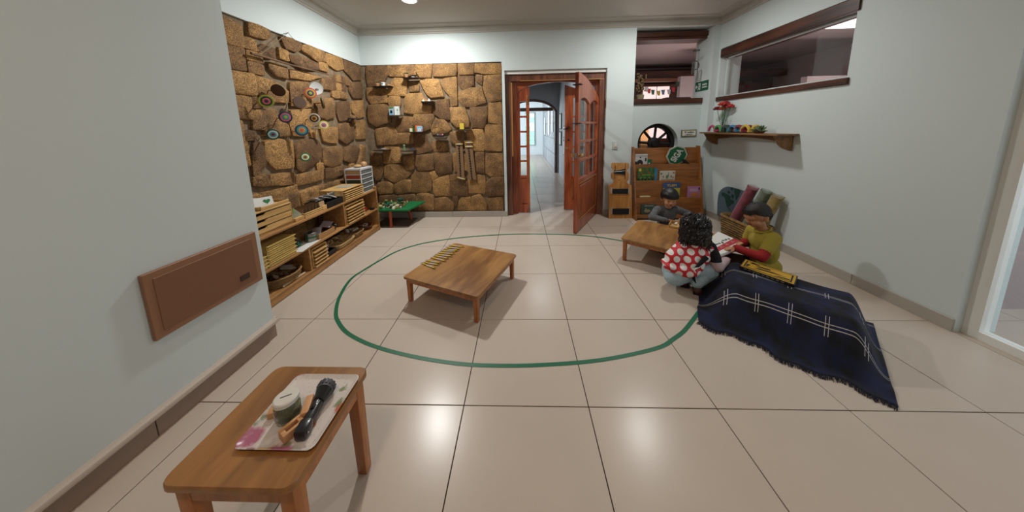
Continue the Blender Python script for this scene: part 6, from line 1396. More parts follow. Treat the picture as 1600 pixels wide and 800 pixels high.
def face(par, g, R, s, look=-.5, skin_dark=None, lipc='8f4a42', smile=0):
    lash = plain('lash_dark', '120c0a', .7); lip = plain('lip_'+lipc, lipc, .5); lidm = skin_dark
    for k in (-1, 1):
        mb = MB(); M = R.to_4x4()
        mb.tube([g(k*(.016+.007*i), .0725-.0012*(i-1.6)**2+.000, -.0045-.0016*sin(i/3.6*pi)+.0008*i) for i in range(4)], [.0009*s, .0019*s, .0019*s, .001*s], 6); mb.build('eyelash', lash, par)
        mb = MB(); mb.tube([g(k*(.013+.009*i), .0795-.0014*i*i, .021+.003*sin(i/3*pi)) for i in range(4)], [.0012*s, .0024*s, .0022*s, .001*s], 6); mb.build('eyebrow', lash, par)
        mb = MB(); mb.ball(g(k*.027, .0655, -.001), (.013*s, .009*s, .010*s), 12, ring=8); mb.build('eyelid', skin_dark, par)
    mb = MB()
    mb.tube([g(.019*(i-3)/3, .0822-.0008*(i-3)**2, -.0415+smile*((i-3)/3)**2*.004) for i in range(7)], [.0012*s, .003*s, .0042*s, .0036*s, .0042*s, .003*s, .0012*s], 8); mb.build('upper_lip', lip, par)
    mb = MB(); mb.tube([g(.015*(i-3)/3, .0815-.0007*(i-3)**2, -.0485+smile*((i-3)/3)**2*.004) for i in range(7)], [.0012*s, .0032*s, .0046*s, .0050*s, .0046*s, .0032*s, .0012*s], 8); mb.build('lower_lip', lip, par)
    mb = MB()
    for k in (-1, 1): mb.ball(g(k*.005, .0945, -.0235), (.0022*s,)*3, 6, ring=4)
    mb.build('nostrils', lash, par)
def haircap(par, g, R, s, cut, mat, a=.083, b=.096, d=.090, dy=-.012, dz=.026, seed=1, name='hair', thick=0):
    "a shell of hair over the skull; cut(azimuth) gives the rim height, azimuth 0 = front"
    rn = random.Random(seed); N, K = 72, 26; V = []
    for i in range(K):
        for j in range(N):
            az = 2*pi*j/N; zc_ = cut(az)
            th0 = 0; zz = max(-.99, min(.99, (zc_-dz)/d)); th1 = math.acos(zz); th = th1*i/(K-1)
            lump = 1+.012*sin(az*17+i*.3)+.010*sin(az*31+2)+rn.uniform(-.004, .004)
            if i == K-1: lump *= .985
            V.append(g(a*sin(th)*sin(az)*lump, dy+b*sin(th)*cos(az)*lump, dz+d*cos(th)*(1+.006*sin(az*17))))
    F = [(i*N+j, i*N+(j+1) % N, (i+1)*N+(j+1) % N, (i+1)*N+j) for i in range(K-1) for j in range(N)]
    V2 = [g(a*.86*sin(2*pi*j/N), dy+b*.86*cos(2*pi*j/N), cut(2*pi*j/N)+.004) for j in range(N)]
    F += [((K-1)*N+j, (K-1)*N+(j+1) % N, K*N+(j+1) % N, K*N+j) for j in range(N)]
    mb = MB(); mb.raw(V+V2, F); return mb.build(name, mat, par, smooth=60)
def hairmat(name, c, rough=.35, scale=60):
    m, nt, b = newmat(name); N = nt.nodes; L = nt.links; tc = N.new('ShaderNodeTexCoord'); mp = N.new('ShaderNodeMapping'); mp.inputs['Scale'].default_value = (scale*3, scale*3, scale*.35); L.new(tc.outputs['Object'], mp.inputs[0])
    n = N.new('ShaderNodeTexNoise'); n.inputs['Scale'].default_value = 1; n.inputs['Detail'].default_value = 3; L.new(mp.outputs[0], n.inputs[0])
    bp = N.new('ShaderNodeBump'); bp.inputs['Strength'].default_value = .6; bp.inputs['Distance'].default_value = .003; L.new(n.outputs['Fac'], bp.inputs['Height']); L.new(bp.outputs[0], b.inputs['Normal'])
    b.inputs['Base Color'].default_value = srgb(c); b.inputs['Roughness'].default_value = rough; return m
skin1 = plain('skin_light', 'b98a6c', .5); skin1.node_tree.nodes['Principled BSDF'].inputs['Subsurface Weight'].default_value = .08; skin1.node_tree.nodes['Principled BSDF'].inputs['Subsurface Radius'].default_value = (.01, .004, .002)
skin1d = plain('skin_light_lid', 'a97a5e', .5); skin2 = plain('skin_tan', 'a87552', .5); skin2d = plain('skin_tan_lid', '97653f', .5)
hair1 = hairmat('straight_black_hair', '0a0808', .42); hair2 = hairmat('dark_hair', '140e0b', .62); hair3 = hairmat('curly_black_hair', '0e090b', .35, 30)
# --- boy in grey behind the table
hc = P(1046, 310, Y=1.93); gy = hc.y
fd = frame((-.20, -.93, -.26)); S_, g_ = headshapes(hc, fd, 1.0)
t = thing('person', 'child with short black hair in a grey long sleeved shirt behind the low table', 'person', (hc.x+.01, gy+.05, 0))
eL, hL = P(1019, 343, z=.262), P(1043, 344.5, z=.268); hR = P(1067, 342, z=.268); eR = P(1076, 334, z=.27)
nk = Vector((hc.x+.005, gy+.022, hc.z-.105)); ch = Vector((hc.x+.01, gy+.055, hc.z-.20)); pv = Vector((hc.x+.02, gy+.08, .085))
sL = Vector((hc.x-.105, gy+.045, hc.z-.150)); sR = Vector((hc.x+.115, gy+.045, hc.z-.150))
arms = lambda ex=0: [('c', [(sL, .036+ex), (eL+Vector((-.0, .02, .02)), .030+ex), (hL+Vector((-.018, 0, .004)), .020+ex)]), ('c', [(sR, .036+ex), (eR+Vector((.0, .0, .0)), .030+ex), (hR+Vector((.016, .006, .004)), .020+ex)])]
tors = lambda ex=0: [('c', [(sL, .040+ex), (sR, .040+ex)]), ('e', ch, (.098+ex, .068+ex, .10+ex)), ('e', (ch+pv)/2, (.090+ex, .070+ex, .11+ex)), ('e', pv, (.095+ex, .08+ex, .075+ex))]
legs = lambda ex=0: [('c', [(pv+Vector((k*.05, 0, -.01)), .055+ex), (pv+Vector((k*.17, -.13, -.02)), .044+ex), (pv+Vector((k*.03, -.23, -.045)), .034+ex)]) for k in (-1, 1)]
feet = [('e', pv+Vector((k*.02-.04*k, -.25, -.055)), (.045, .026, .024)) for k in (-1, 1)]
blob('body', S_+[('c', [(hc+Vector((0, .02, -.05)), .036), (nk, .035), (ch, .05)])]+tors()+arms()+legs()+feet+hand(hL, (1, .1, .05), (.1, -.3, -1), 1.05, .45, 1)+hand(hR, (-.8, -.5, .05), (0, 0, -1), 1.05, .6, -1), skin1, t, .0042, 2)
gs = plain('grey_marl', '5a5c60', .95, bump=.7, bscale=200, var=.25); gsd = plain('dark_grey_marl', '45474b', .95, bump=.6, bscale=200)
blob('shirt', [('c', [(nk+Vector((0, .01, -.018)), .044), (ch, .06)])]+tors(.008)+arms(.008), gs, t, .006, 3)
mb = MB(); mb.tube([nk+Vector((.045*cos(a), .044*sin(a)-.002, -.004-.012*(-sin(a)))) for a in [2*pi*i/24 for i in range(25)]], .006, 8, cap=False); mb.build('collar', gsd, t)
for w_, e_ in ((hL+Vector((-.018, 0, .004)), eL), (hR+Vector((.016, .006, .004)), eR)):
    d = (V3(e_)-w_).normalized(); mb = MB(); mb.cyl(w_, w_+d*.022, .0285, .029, 18); mb.build('cuff', gsd, t)
blob('trousers', [('e', pv, (.104, .088, .08))]+legs(.008), plain('dark_trousers', '23252c', .9, bump=.4, bscale=80), t, .007, 3)
face(t, g_, fd, 1.0, skin_dark=skin1d, lipc='8a3a34')
haircap(t, g_, fd, 1.0, lambda az: (.036 if abs(((az+pi) % (2*pi))-pi) < .95 else .036-.060*min(1, (abs(((az+pi) % (2*pi))-pi)-.95)/.5)), hair1, a=.092, b=.104, d=.092, dz=.030)
mb = MB()
for k in range(46):    # fringe locks
    a = -1.0+2.0*k/45; p0 = g_(.092*sin(a)*.9, -.012+.104*cos(a)*.9, .070); p1 = g_(.0925*sin(a), -.012+.1045*cos(a), .045); p2 = g_(.091*sin(a), -.013+.103*cos(a), .030+.003*(k % 3)); mb.tube([p0, p1, p2], [.004, .005, .0015], 5)
mb.build('fringe', hair1, t)
# --- girl in the red spotted vest, crouching with her back to the camera
gh = P(1086, 357, Y=1.04); gfd = frame((.45, .80, -.30)); S2_, g2 = headshapes(gh, gfd, .98)
sp = Vector((gh.x-.01, .985, gh.z-.135)); gL = P(1066, 388, Y=1.0); gR = P(1108, 388, Y=.96); pel = P(1060, 428, Y=.98); pel.z = .15
wst = (sp*.4+pel*.6)+Vector((.01, -.02, .0))
kneeL = Vector((pel.x+.09, pel.y+.13, .17)); kneeR = P(1103, 426, Y=1.02); kneeR = Vector((kneeR.x-.03, .955, .165)); ankL = Vector((pel.x+.07, pel.y+.03, .05)); ankR = P(1090, 449, z=.05)
t = thing('person', 'crouching child with curly black hair in a red vest with white spots', 'person', (pel.x, pel.y, 0))
elR = P(1122, 418, Y=.90); hdR = P(1134, 407, Y=1.02); elL = Vector((gL.x+.06, gL.y+.17, gL.z-.10)); hdL = Vector((gh.x+.16, 1.34, .275))
garm = lambda ex=0: [('c', [(gR, .034+ex), (elR, .028+ex), (hdR, .021+ex)]), ('c', [(gL, .034+ex), (elL, .028+ex), (hdL, .020+ex)])]
gtor = lambda ex=0: [('c', [(gL+Vector((.0, .0, -.004)), .040+ex), (gR, .040+ex)]), ('e', (gL+gR)/2+Vector((-.004, .0, -.055)), (.105+ex, .072+ex, .085+ex), frame((.3, 1, 0))), ('e', wst, (.098+ex, .078+ex, .09+ex), frame((.3, 1, 0)))]
gleg = lambda ex=0: [('e', pel, (.115+ex, .095+ex, .085+ex)), ('c', [(pel+Vector((-.03, .02, -.01)), .066+ex), (kneeL, .045+ex), (ankL+Vector((0, 0, .03)), .032+ex)]), ('c', [(pel+Vector((.04, .0, -.01)), .066+ex), (kneeR, .062+ex), (ankR+Vector((0, .01, .03)), .032+ex)])]
gfeet = [('c', [(V3(a_)+Vector((0, 0, -.018)), .026), (V3(a_)+Vector((.05, .09, -.026)), .022)]) for a_ in (ankL, ankR)]
blob('body', S2_+[('c', [(gh+Vector((0, 0, -.05)), .036), (sp, .038)])]+gtor()+garm()+gleg()+gfeet+hand(hdR, (.75, .55, .15), (.1, .3, -1), 1.05, .5, 1)+hand(hdL, (.7, .6, -.1), (0, 0, -1), 1.0, .4, -1), skin2, t, .0045, 2)
# spotted vest
vm, nt, b = newmat('red_white_spots'); N = nt.nodes; L = nt.links; tc = N.new('ShaderNodeTexCoord')
rv = Vector((.97, -.22, .10)).normalized(); uv_ = Vector((-.02, .25, .97)).normalized()
def dotn(v, sc, off):
    d = N.new('ShaderNodeVectorMath'); d.operation = 'DOT_PRODUCT'; d.inputs[1].default_value = v; L.new(tc.outputs['Object'], d.inputs[0])
    m = N.new('ShaderNodeMath'); m.operation = 'MULTIPLY_ADD'; m.inputs[1].default_value = 1/sc; m.inputs[2].default_value = off; L.new(d.outputs['Value'], m.inputs[0]); return m.outputs[0]
sx_, sy_ = .074, .108; res = []
for off in (.0, .5):
    comb = N.new('ShaderNodeCombineXYZ'); L.new(dotn(rv, sx_, off+10.2), comb.inputs[0]); L.new(dotn(uv_, sy_, off+10.62), comb.inputs[1])
    fr = N.new('ShaderNodeVectorMath'); fr.operation = 'FRACTION'; L.new(comb.outputs[0], fr.inputs[0])
    sb = N.new('ShaderNodeVectorMath'); sb.operation = 'SUBTRACT'; sb.inputs[1].default_value = (.5, .5, 0); L.new(fr.outputs[0], sb.inputs[0])
    ml = N.new('ShaderNodeVectorMath'); ml.operation = 'MULTIPLY'; ml.inputs[1].default_value = (sx_, sy_, 0); L.new(sb.outputs[0], ml.inputs[0])
    ln = N.new('ShaderNodeVectorMath'); ln.operation = 'LENGTH'; L.new(ml.outputs[0], ln.inputs[0]); res.append(ln.outputs['Value'])
mn = N.new('ShaderNodeMath'); mn.operation = 'MINIMUM'; L.new(res[0], mn.inputs[0]); L.new(res[1], mn.inputs[1])
lt = N.new('ShaderNodeMath'); lt.operation = 'LESS_THAN'; lt.inputs[1].default_value = .0245; L.new(mn.outputs[0], lt.inputs[0])
mx = N.new('ShaderNodeMixRGB'); L.new(lt.outputs[0], mx.inputs[0]); mx.inputs[1].default_value = srgb('c01a2a'); mx.inputs[2].default_value = srgb('e0dcd8'); L.new(mx.outputs[0], b.inputs['Base Color']); b.inputs['Roughness'].default_value = .6
n_ = N.new('ShaderNodeTexNoise'); n_.inputs['Scale'].default_value = 14; n_.inputs['Detail'].default_value = 2; L.new(tc.outputs['Object'], n_.inputs[0]); bp = N.new('ShaderNodeBump'); bp.inputs['Strength'].default_value = .5; bp.inputs['Distance'].default_value = .02; L.new(n_.outputs['Fac'], bp.inputs['Height']); L.new(bp.outputs[0], b.inputs['Normal'])
hem = pel+Vector((-.01, -.03, .05))
blob('spotted_vest', gtor(.012)+[('c', [(sp+Vector((0, 0, -.005)), .05), ((gL+gR)/2, .06)]), ('e', hem, (.128, .092, .050), frame((.25, 1, .0))), ('c', [(gL+Vector((.005, .01, .0)), .056), (P(1052, 402, Y=.97), .062), (P(1046, 409, Y=.96), .044)]), ('e', P(1045, 412, Y=.95), (.060, .075, .018), frame((.3, 1, 0), (0.3, 0, 1))), ('e', P(1075, 425, Y=.90), (.085, .05, .04), frame((.3, 1, 0), (-.25, 0, 1)))], vm, t, .006, 4)
und = plain('pale_pink_sleeve', 'b9a4a8', .9, bump=.6, bscale=40)
blob('sleeves', garm(.009), und, t, .006, 3)
blob('black_sleeve_cap', [('c', [(gR+Vector((.004, 0, .008)), .048), (gR.lerp(elR, .50)+Vector((.004, -.004, 0)), .046)]), ('e', gR.lerp(elR, .6), (.050, .045, .022), frame((.3, 1, 0)))], plain('black_cloth', '0e0a10', .9), t, .006, 2)
# sash knot at the side
mb = MB(); a_ = P(1094, 412, Y=.87); b_ = P(1083, 424, Y=.865); c_ = P(1084, 436, Y=.865)
mb.tube([P(1104, 402, Y=.885), a_, b_], [.018, .014, .008], 10); mb.build('black_sash', plain('black_cloth', '0e0a10'), t)
mb = MB(); mb.tube([P(1101, 408, Y=.872), P(1093, 417, Y=.862), P(1084, 421, Y=.860), P(1087, 428, Y=.858), P(1081, 431, Y=.858)], [.003, .006, .009, .010, .005], 8); mb.build('white_trim', paper, t)
mb = MB(); mb.tube([b_, c_, P(1087, 442, Y=.868)], [.008, .012, .003], 8); mb.build('sash_end', plain('black_cloth', '0e0a10'), t)
jean = plain('light_blue_denim', 'a0b8c4', .85, bump=1, bscale=22, var=.08); jean.node_tree.nodes['Bump'].inputs['Distance'].default_value = .02
blob('trousers', gleg(.012)+[('e', pel+Vector((-.045, -.035, -.03)), (.085, .075, .070))], jean, t, .006, 4)
shoe = plain('brown_shoe', '4a2a22', .5)
for a_ in (ankL, ankR):
    blob('shoe', [('c', [(V3(a_)+Vector((-.004, -.01, -.018)), .032), (V3(a_)+Vector((.05, .09, -.024)), .028)])], shoe, t, .006, 2)
    mb = MB(); mb.box(V3(a_)+Vector((.022, .035, -.044)), (.062, .16, .012), rot=(0, 0, -.5), bev=.005); mb.build('sole', plain('shoe_sole', '2a1a16', .7), t)
# curly hair
hs = [('e', g2(0, -.018, .030), (.094, .104, .092), gfd), ('e', g2(0, -.050, -.030), (.092, .066, .085), gfd), ('e', g2(.0, -.052, -.085), (.085, .045, .055), gfd), ('e', g2(-.07, -.01, -.05), (.03, .05, .07), gfd), ('e', g2(.07, -.01, -.05), (.03, .05, .07), gfd)]
hb = blob('hair', hs, hair3, t, .006, 2)
rr = random.Random(12); mb = MB()
for k in range(260):
    az = rr.uniform(0, 2*pi); 
    if abs(((az+pi) % (2*pi))-pi) < .75: continue
    st = rr.uniform(.25, 1.5); L_ = rr.uniform(.07, .15); pts = []; ph = rr.uniform(0, 6.28); amp = rr.uniform(.004, .009); fq = rr.uniform(1.6, 2.6)
    for i in range(11):
        q = i/10; th = st+q*L_/.10; 
        if th < 1.75: x, y, z = .100*sin(th)*sin(az), -.018+.110*sin(th)*cos(az), .030+.098*cos(th)
        else: x, y, z = .098*sin(az), -.018+.100*cos(az), .012-(th-1.75)*.10
        out = 1+.06*q
        pts.append(g2(x*out+amp*sin(ph+q*fq*6.28), y*out+amp*cos(ph+q*fq*6.28), z+amp*.5*sin(ph*2+q*12)))
    mb.tube(pts, [.0045]+[.0062]*8+[.004, .0012], 5)
for k in range(150):      # long locks falling from the middle of the back of the head
    az = rr.uniform(1.5, 4.78); z0 = rr.uniform(-.03, .06); L_ = rr.uniform(.08, .15); ph = rr.uniform(0, 6.28); amp = rr.uniform(.005, .010); pts = []
    for i in range(11):
        q = i/10; rx_ = .097+.010*q; pts.append(g2(rx_*sin(az)+amp*sin(ph+q*9), -.024+.098*cos(az)*(1-.12*q)+amp*cos(ph+q*9), z0-q*L_))
    mb.tube(pts, [.005]+[.0068]*8+[.0045, .0012], 5)
mb.build('curls', hair3, hb)
# --- boy in yellow, right edge, seen from the side
bh = P(1183, 337, Y=1.13); bfd = frame((-.88, -.02, -.42)); S3_, g3 = headshapes(bh, bfd, 1.0)
t = thing('person', 'child with short dark hair in a yellow polo shirt over red sleeves', 'person', (bh.x+.08, bh.y, 0))
bn = bh+Vector((.045, .0, -.100)); bs = Vector((bh.x+.075, bh.y, bh.z-.165)); bp_ = Vector((bh.x+.12, bh.y+.01, .10))
sN = bs+Vector((.0, -.095, .0)); sF = bs+Vector((-.01, .10, .0)); eN = P(1190, 402, Y=.98); hN = P(1147, 385, Y=1.10); hN = Vector((hN.x, hN.y, .285)); eF = sF+Vector((-.02, .03, -.13)); hF = P(1162, 379, z=.29)
barm = lambda ex=0: [('c', [(sN, .036+ex), (eN, .030+ex), (hN+Vector((.02, 0, .0)), .021+ex)]), ('c', [(sF, .036+ex), (eF, .030+ex), (hF, .021+ex)])]
btor = lambda ex=0: [('c', [(sN+Vector((0, .02, 0)), .042+ex), (sF+Vector((0, -.02, 0)), .042+ex)]), ('e', bs+Vector((.005, 0, -.06)), (.075+ex, .10+ex, .09+ex)), ('e', (bs+bp_)/2, (.078+ex, .092+ex, .12+ex)), ('e', bp_, (.09+ex, .10+ex, .08+ex))]
bleg = lambda ex=0: [('c', [(bp_+Vector((0, k*.05, -.02)), .056+ex), (bp_+Vector((-.20, k*.11, .015)), .043+ex), (bp_+Vector((-.26+.03*k, k*.02, -.06)), .032+ex)]) for k in (-1, 1)]
bfeet = [('e', bp_+Vector((-.28+.03*k, k*.02, -.072)), (.028, .045, .026)) for k in (-1, 1)]
blob('body', S3_+[('c', [(bh+Vector((.02, 0, -.05)), .036), (bn, .036), (bs, .05)])]+btor()+barm()+bleg()+bfeet+hand(hN+Vector((.0, 0, -.002)), (-.95, .1, -.05), (0, .1, -1), 1.05, .35, 1)+hand(hF, (-.95, -.2, -.1), (0, 0, -1), 1.0, .4, -1), skin2, t, .0045, 2)
yl = plain('yellow_polo', '9c8c34', .9, bump=.6, bscale=160)
blob('polo_shirt', btor(.014)+[('c', [(bn+Vector((.012, 0, -.035)), .044), (bs, .06)]), ('c', [(sN, .050), (sN.lerp(eN, .62), .046)]), ('c', [(sF, .050), (sF.lerp(eF, .62), .046)]), ('e', bp_+Vector((0, 0, .02)), (.108, .118, .075))], yl, t, .006, 3)
mb = MB(); mb.tube([bn+Vector((.012+.050*cos(a), .054*sin(a), -.018+.020*cos(a))) for a in [2*pi*i/24 for i in range(25)]], .009, 8, cap=False); mb.build('collar', yl, t)
blob('red_sleeves', barm(.009), plain('red_jersey', '8e1414', .9, bump=.5, bscale=120), t, .006, 2)
blob('trousers', bleg(.010), plain('brown_trousers', '3a2418', .9, bump=.5, bscale=60), t, .007, 3)
face(t, g3, bfd, 1.0, skin_dark=skin2d, lipc='86483a')
def cut3(az):
    a = abs(((az+pi) % (2*pi))-pi)
    return .058 if a < .8 else (.058-.030*(a-.8)/.5 if a < 1.3 else (.028-.022*(a-1.3)/.35 if a < 1.65 else max(-.022, .006-.09*(a-1.65)/.5)))
haircap(t, g3, bfd, 1.0, cut3, hair2, a=.081, b=.096, d=.084, dz=.027)
mb = MB(); rr = random.Random(3)
for k in range(60):
    a = rr.uniform(-1.15, 1.15); p = g3(.079*sin(a), -.012+.092*cos(a), .068); q = g3(.079*sin(a+.06), -.012+.0935*cos(a+.06), .054); mb.tube([g3(.065*sin(a), -.012+.08*cos(a), .088), p, q+Vector((0, 0, rr.uniform(-.010, .004)))], [.004, .004, .001], 5)
mb.build('fringe', hair2, t)
blob('nape_hair', [('e', g3(0, -.070, -.008), (.062, .030, .045), bfd), ('e', g3(0, -.062, -.040), (.045, .026, .030), bfd)], hair2, t, .006, 2)
# ------------------------------------------------------------------ what the children play with
zt = HR_
q = [P(1042, 347, zt), P(1053, 364, zt), P(1070, 360, zt), P(1058, 345, zt)]
t = thing('wooden_box', 'small open wooden box in front of the boy in grey', 'box', tuple(sum(q, Vector())/4)); a = math.atan2(q[2].y-q[1].y, q[2].x-q[1].x); c = sum(q, Vector())/4
M = Matrix.Translation(c) @ Matrix.Rotation(a1-pi/2-0.0, 4, 'Z'); w, l = .11, .16
for nm, cc_, d in (('base', (0, 0, .004), (w, l, .008)), ('side', (-w/2+.004, 0, .02), (.008, l, .04)), ('side', (w/2-.004, 0, .014), (.008, l, .028)), ('end', (0, -l/2+.004, .012), (w, .008, .024)), ('end', (0, l/2-.004, .02), (w, .008, .04))):
    mb = MB(); mb.box(cc_, d, M=M, bev=.001, seg=1); mb.build(nm, palepine, t, smooth=0)
mb = MB(); mb.ball((0, 0, .011), (.016, .014, .011), 10); mb.ball((.01, .004, .018), (.010, .009, .009), 8); o = mb.build('white_bead', paper); o.location = P(1056, 351, zt+.012); tag(o, 'small white bead held above the wooden box', 'bead')
q = [P(1098, 381, zt+.03), P(1122, 361.5, zt+.03), P(1167, 381, zt+.03), P(1119, 401, zt+.03)]
t = thing('open_book', 'large open board book, white with a red band, at the end of the table', 'book', (q[0].x, q[0].y, zt))
def slab_px(nm, q, z0, z1, m_):
    mb = MB(); V = [Vector((p.x, p.y, z)) for z in (z0, z1) for p in q]; mb.raw(V, [(3, 2, 1, 0), (4, 5, 6, 7)]+[(i, (i+1) % 4, 4+(i+1) % 4, 4+i) for i in range(4)]); return mb.build(nm, m_, t, smooth=0)
slab_px('cover', q, zt+.002, zt+.008, plain('cover_maroon', '6e3030', .6)); slab_px('pages', [c_*.98+sum(q, Vector())/4*.02 for c_ in q], zt+.008, zt+.030, paper)
def inq(u, v): return q[0].lerp(q[1], v).lerp(q[3].lerp(q[2], v), u)
rb = [inq(.58, .0), inq(.58, 1), inq(.80, 1), inq(.80, .0)]; slab_px('red_band', rb, zt+.030, zt+.0308, plain('band_red', 'a8323a', .6))
for k in range(9):
    c_ = inq(.44+.10*((k*7) % 3)/3, .06+.9*k/9); mb = MB(); mb.ball((c_.x, c_.y, zt+.0302), (.020+.006*(k % 2), .010, .0012), 10, rot=(0, 0, .5+.3*(k % 3)), ring=4); mb.build('grey_drawing', plain('drawing_grey', '4c5552', .7), t, smooth=0)
for k in range(4):
    c_ = inq(.70, .15+.22*k); mb = MB(); mb.tube([Vector((c_.x+.012*cos(a), c_.y+.010*sin(a), zt+.0312)) for a in [i*.5 for i in range(9)]], .0016, 4); mb.build('white_ring', paper, t, smooth=0)
# ------------------------------------------------------------------ cushion under the plaid blanket
ax = Vector((.70, -.714, 0)).normalized(); bx_ = Vector((.714, .70, 0)).normalized(); O = Vector((1.612, .495, 0))
ca = O+ax*.27+bx_*.40
t = thing('floor_cushion', 'thick dark floor cushion hidden under the plaid blanket', 'cushion', (ca.x, ca.y, 0), math.atan2(ax.y, ax.x))
mb = MB(); mb.box((0, 0, .10), (.42, .34, .18), bev=.05, seg=4); mb.build('cushion_pad', plain('navy_canvas', '12162a', .9), t, world=False)
def hgt(a, b_):
    sm = lambda x: 0 if x <= 0 else (1 if x >= 1 else x*x*(3-2*x))
    fa = sm((a+.15)/.18); fb = sm((b_+.0)/.24); fc = sm((.74-b_)/.16); fe = sm((.64-a)/.14)
    h = .232*fa*fb*fc*fe
    wr = .006*sin(a*38+2*sin(b_*9))*(1-fb)+.006*sin(b_*30+a*9)*(1-fa*fb)+.003*sin(a*21-b_*17)
    return max(.004, h+wr*min(1, (b_+.02)/.08)+.006)
NA, NB = 90, 70; bm = bmesh.new(); uvl = bm.loops.layers.uv.new('UVMap'); G = []
for i in range(NA+1):
    row = []; arc = 0; pz = None
    for j in range(NB+1):
        a = -.15+.79*i/NA; b_ = -.03+.78*j/NB
        w_ = .022*sin(a*16)+.012*sin(a*41+1); e_ = max(0, 1-(b_+.03)/.15)
        cor = max(0, 1-(a+.15)/.16)*max(0, 1-(b_-.10)/.3)*max(0, (b_+.03)/.15 if b_ < .12 else 1)
        shr = max(0, min(1, (b_-.05)/.5)); shr = shr*shr*(3-2*shr)*max(0, 1-(a+.15)/.5)
        p = O+ax*(a-.045*cor-.13*shr)+bx_*(b_+w_*e_); z = hgt(a, b_); p = Vector((p.x, p.y, z))
        if pz is not None: arc += (p-pz).length
        pz = p; row.append((bm.verts.new(p), (a, b_*1.12)))
    G.append(row)
for i in range(NA):
    for j in range(NB):
        q4 = (G[i][j], G[i+1][j], G[i+1][j+1], G[i][j+1]); f = bm.faces.new([x[0] for x in q4])
        for l, x in zip(f.loops, q4): l[uvl].uv = x[1]
        f.smooth = True
bmesh.ops.recalc_face_normals(bm, faces=bm.faces)
t = thing('plaid_blanket', 'navy plaid blanket with thin white lines draped over the cushion at the right edge', 'blanket', (O.x, O.y, 0))
bm.transform(ROOTM[t.name].inverted()); me = bpy.data.meshes.new('blanket_cloth'); bm.to_mesh(me); bm.free()
bm_, nt, b = newmat('navy_plaid'); N = nt.nodes; L = nt.links; uvn = N.new('ShaderNodeUVMap'); sep = N.new('ShaderNodeSeparateXYZ'); L.new(uvn.outputs[0], sep.inputs[0])
def stripes(out, period, off, ws, wd=.0035):
    acc = None
    for w_ in ws:
        m1 = N.new('ShaderNodeMath'); m1.operation = 'MULTIPLY_ADD'; m1.inputs[1].default_value = 1/period; m1.inputs[2].default_value = off-w_/period+5; L.new(out, m1.inputs[0])
        fr = N.new('ShaderNodeMath'); fr.operation = 'FRACT'; L.new(m1.outputs[0], fr.inputs[0])
        lt = N.new('ShaderNodeMath'); lt.operation = 'LESS_THAN'; lt.inputs[1].default_value = wd/period; L.new(fr.outputs[0], lt.inputs[0])
        if acc: mm = N.new('ShaderNodeMath'); mm.operation = 'MAXIMUM'; L.new(acc, mm.inputs[0]); L.new(lt.outputs[0], mm.inputs[1]); acc = mm.outputs[0]
        else: acc = lt.outputs[0]
    return acc
s1 = stripes(sep.outputs[1], .30, .42, (0, .016)); s2 = stripes(sep.outputs[0], .145, .25, (0, .014), .0028)
# cross lines only show near the long line, as woven blocks
blk = stripes(sep.outputs[1], .30, .42, (-.030,), .085)
s2b = N.new('ShaderNodeMath'); s2b.operation = 'MULTIPLY'; L.new(s2, s2b.inputs[0]); L.new(blk, s2b.inputs[1])
ss = N.new('ShaderNodeMath'); ss.operation = 'MAXIMUM'; L.new(s1, ss.inputs[0]); L.new(s2b.outputs[0], ss.inputs[1])
nz = N.new('ShaderNodeTexNoise'); nz.inputs['Scale'].default_value = 9; L.new(uvn.outputs[0], nz.inputs[0]); r = N.new('ShaderNodeValToRGB'); r.color_ramp.elements[0].position = .4; r.color_ramp.elements[1].position = .62; r.color_ramp.elements[0].color = srgb('06070f'); r.color_ramp.elements[1].color = srgb('12183a'); L.new(nz.outputs['Fac'], r.inputs[0])
mx = N.new('ShaderNodeMixRGB'); L.new(ss.outputs[0], mx.inputs[0]); L.new(r.outputs[0], mx.inputs[1]); mx.inputs[2].default_value = srgb('b0aca8'); L.new(mx.outputs[0], b.inputs['Base Color']); b.inputs['Roughness'].default_value = .95
me.materials.append(bm_); o = bpy.data.objects.new('blanket_cloth', me); COL.objects.link(o); o.parent = t
sol = o.modifiers.new('thick', 'SOLIDIFY'); sol.thickness = .004; sol.offset = -1
mb = MB(); rr = random.Random(8)
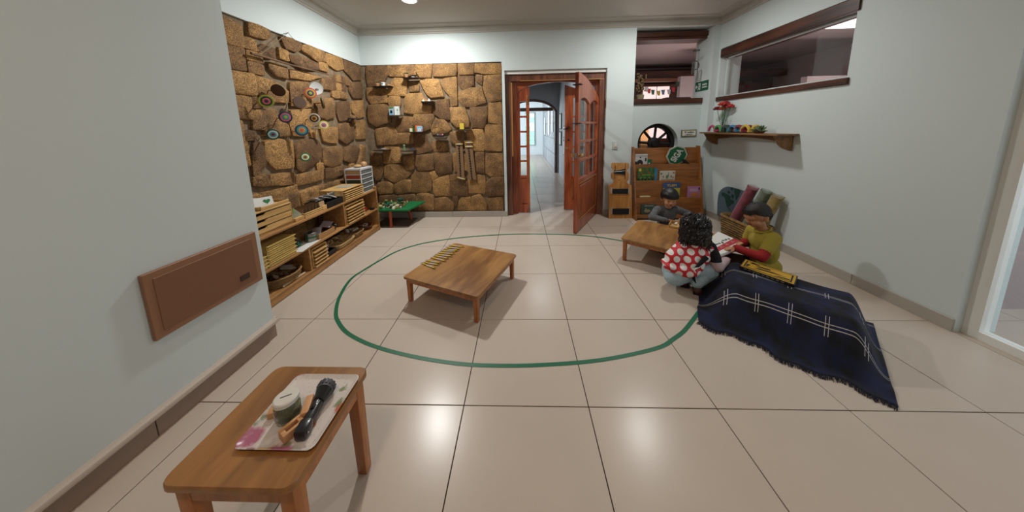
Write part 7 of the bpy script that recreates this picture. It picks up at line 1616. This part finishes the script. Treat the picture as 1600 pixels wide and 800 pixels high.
for i in range(300):
    a = -.15+.79*i/300; w_ = .022*sin(a*16)+.012*sin(a*41+1); p = O+ax*a+bx_*(-.03+w_); p.z = .006; d = -bx_*rr.uniform(.022, .04)+ax*rr.uniform(-.012, .012); mb.tube([p+Vector((0, 0, .004)), p+d*.6+Vector((0, 0, .003*rr.random())), p+d+Vector((0, 0, -.004))], [.0016, .0018, .0009], 4)
fr_ = mb.build('fringe', plain('fringe_navy', '0b0e1e', .95), t); fr_['kind'] = 'stuff'
# yellow and black board on the blanket
zt = .262; q = [P(1155.5, 415.5, zt), P(1164, 404.5, zt), None, None]; dr = (P(1200, 431, zt)-q[0]).normalized(); q[3] = q[0]+dr*.30; q[2] = q[1]+dr*.30
t = thing('yellow_board', 'yellow and black patterned game board lying on the plaid blanket', 'board', tuple(sum(q, Vector())/4))
slab_px('board', q, zt-.018, zt, black)
def inq(u, v, s=0): return q[0].lerp(q[1], v).lerp(q[3].lerp(q[2], v), u)
slab_px('yellow_border', [inq(.02, .04), inq(.02, .96), inq(.98, .96), inq(.98, .04)], zt, zt+.0006, plain('board_yellow', 'b98f1e', .5))
slab_px('black_inner', [inq(.06, .12), inq(.06, .88), inq(.94, .88), inq(.94, .12)], zt+.0006, zt+.0012, black)
slab_px('yellow_field', [inq(.09, .17), inq(.09, .83), inq(.91, .83), inq(.91, .17)], zt+.0012, zt+.0018, plain('board_yellow', 'b98f1e', .5))
for poly in ([(.28, .50), (.32, .64), (.54, .70), (.54, .57)], [(.26, .27), (.34, .42), (.60, .50), (.82, .44)], [(.64, .19), (.72, .30), (.90, .36), (.90, .24)], [(.13, .68), (.18, .82), (.34, .76), (.30, .66)], [(.10, .20), (.10, .50), (.17, .55), (.14, .24)]):
    slab_px('black_shape', [inq(*uv) for uv in poly], zt+.0018, zt+.0024, black)
for k in range(9):
    c_ = inq(.12+.085*k, -.004); mb = MB(); mb.box((c_.x, c_.y, zt-.009), (.016, .002, .004), rot=(0, 0, math.atan2(dr.y, dr.x))); mb.build('edge_mark', plain('edge_grey', '8a8782', .6), t, smooth=0)
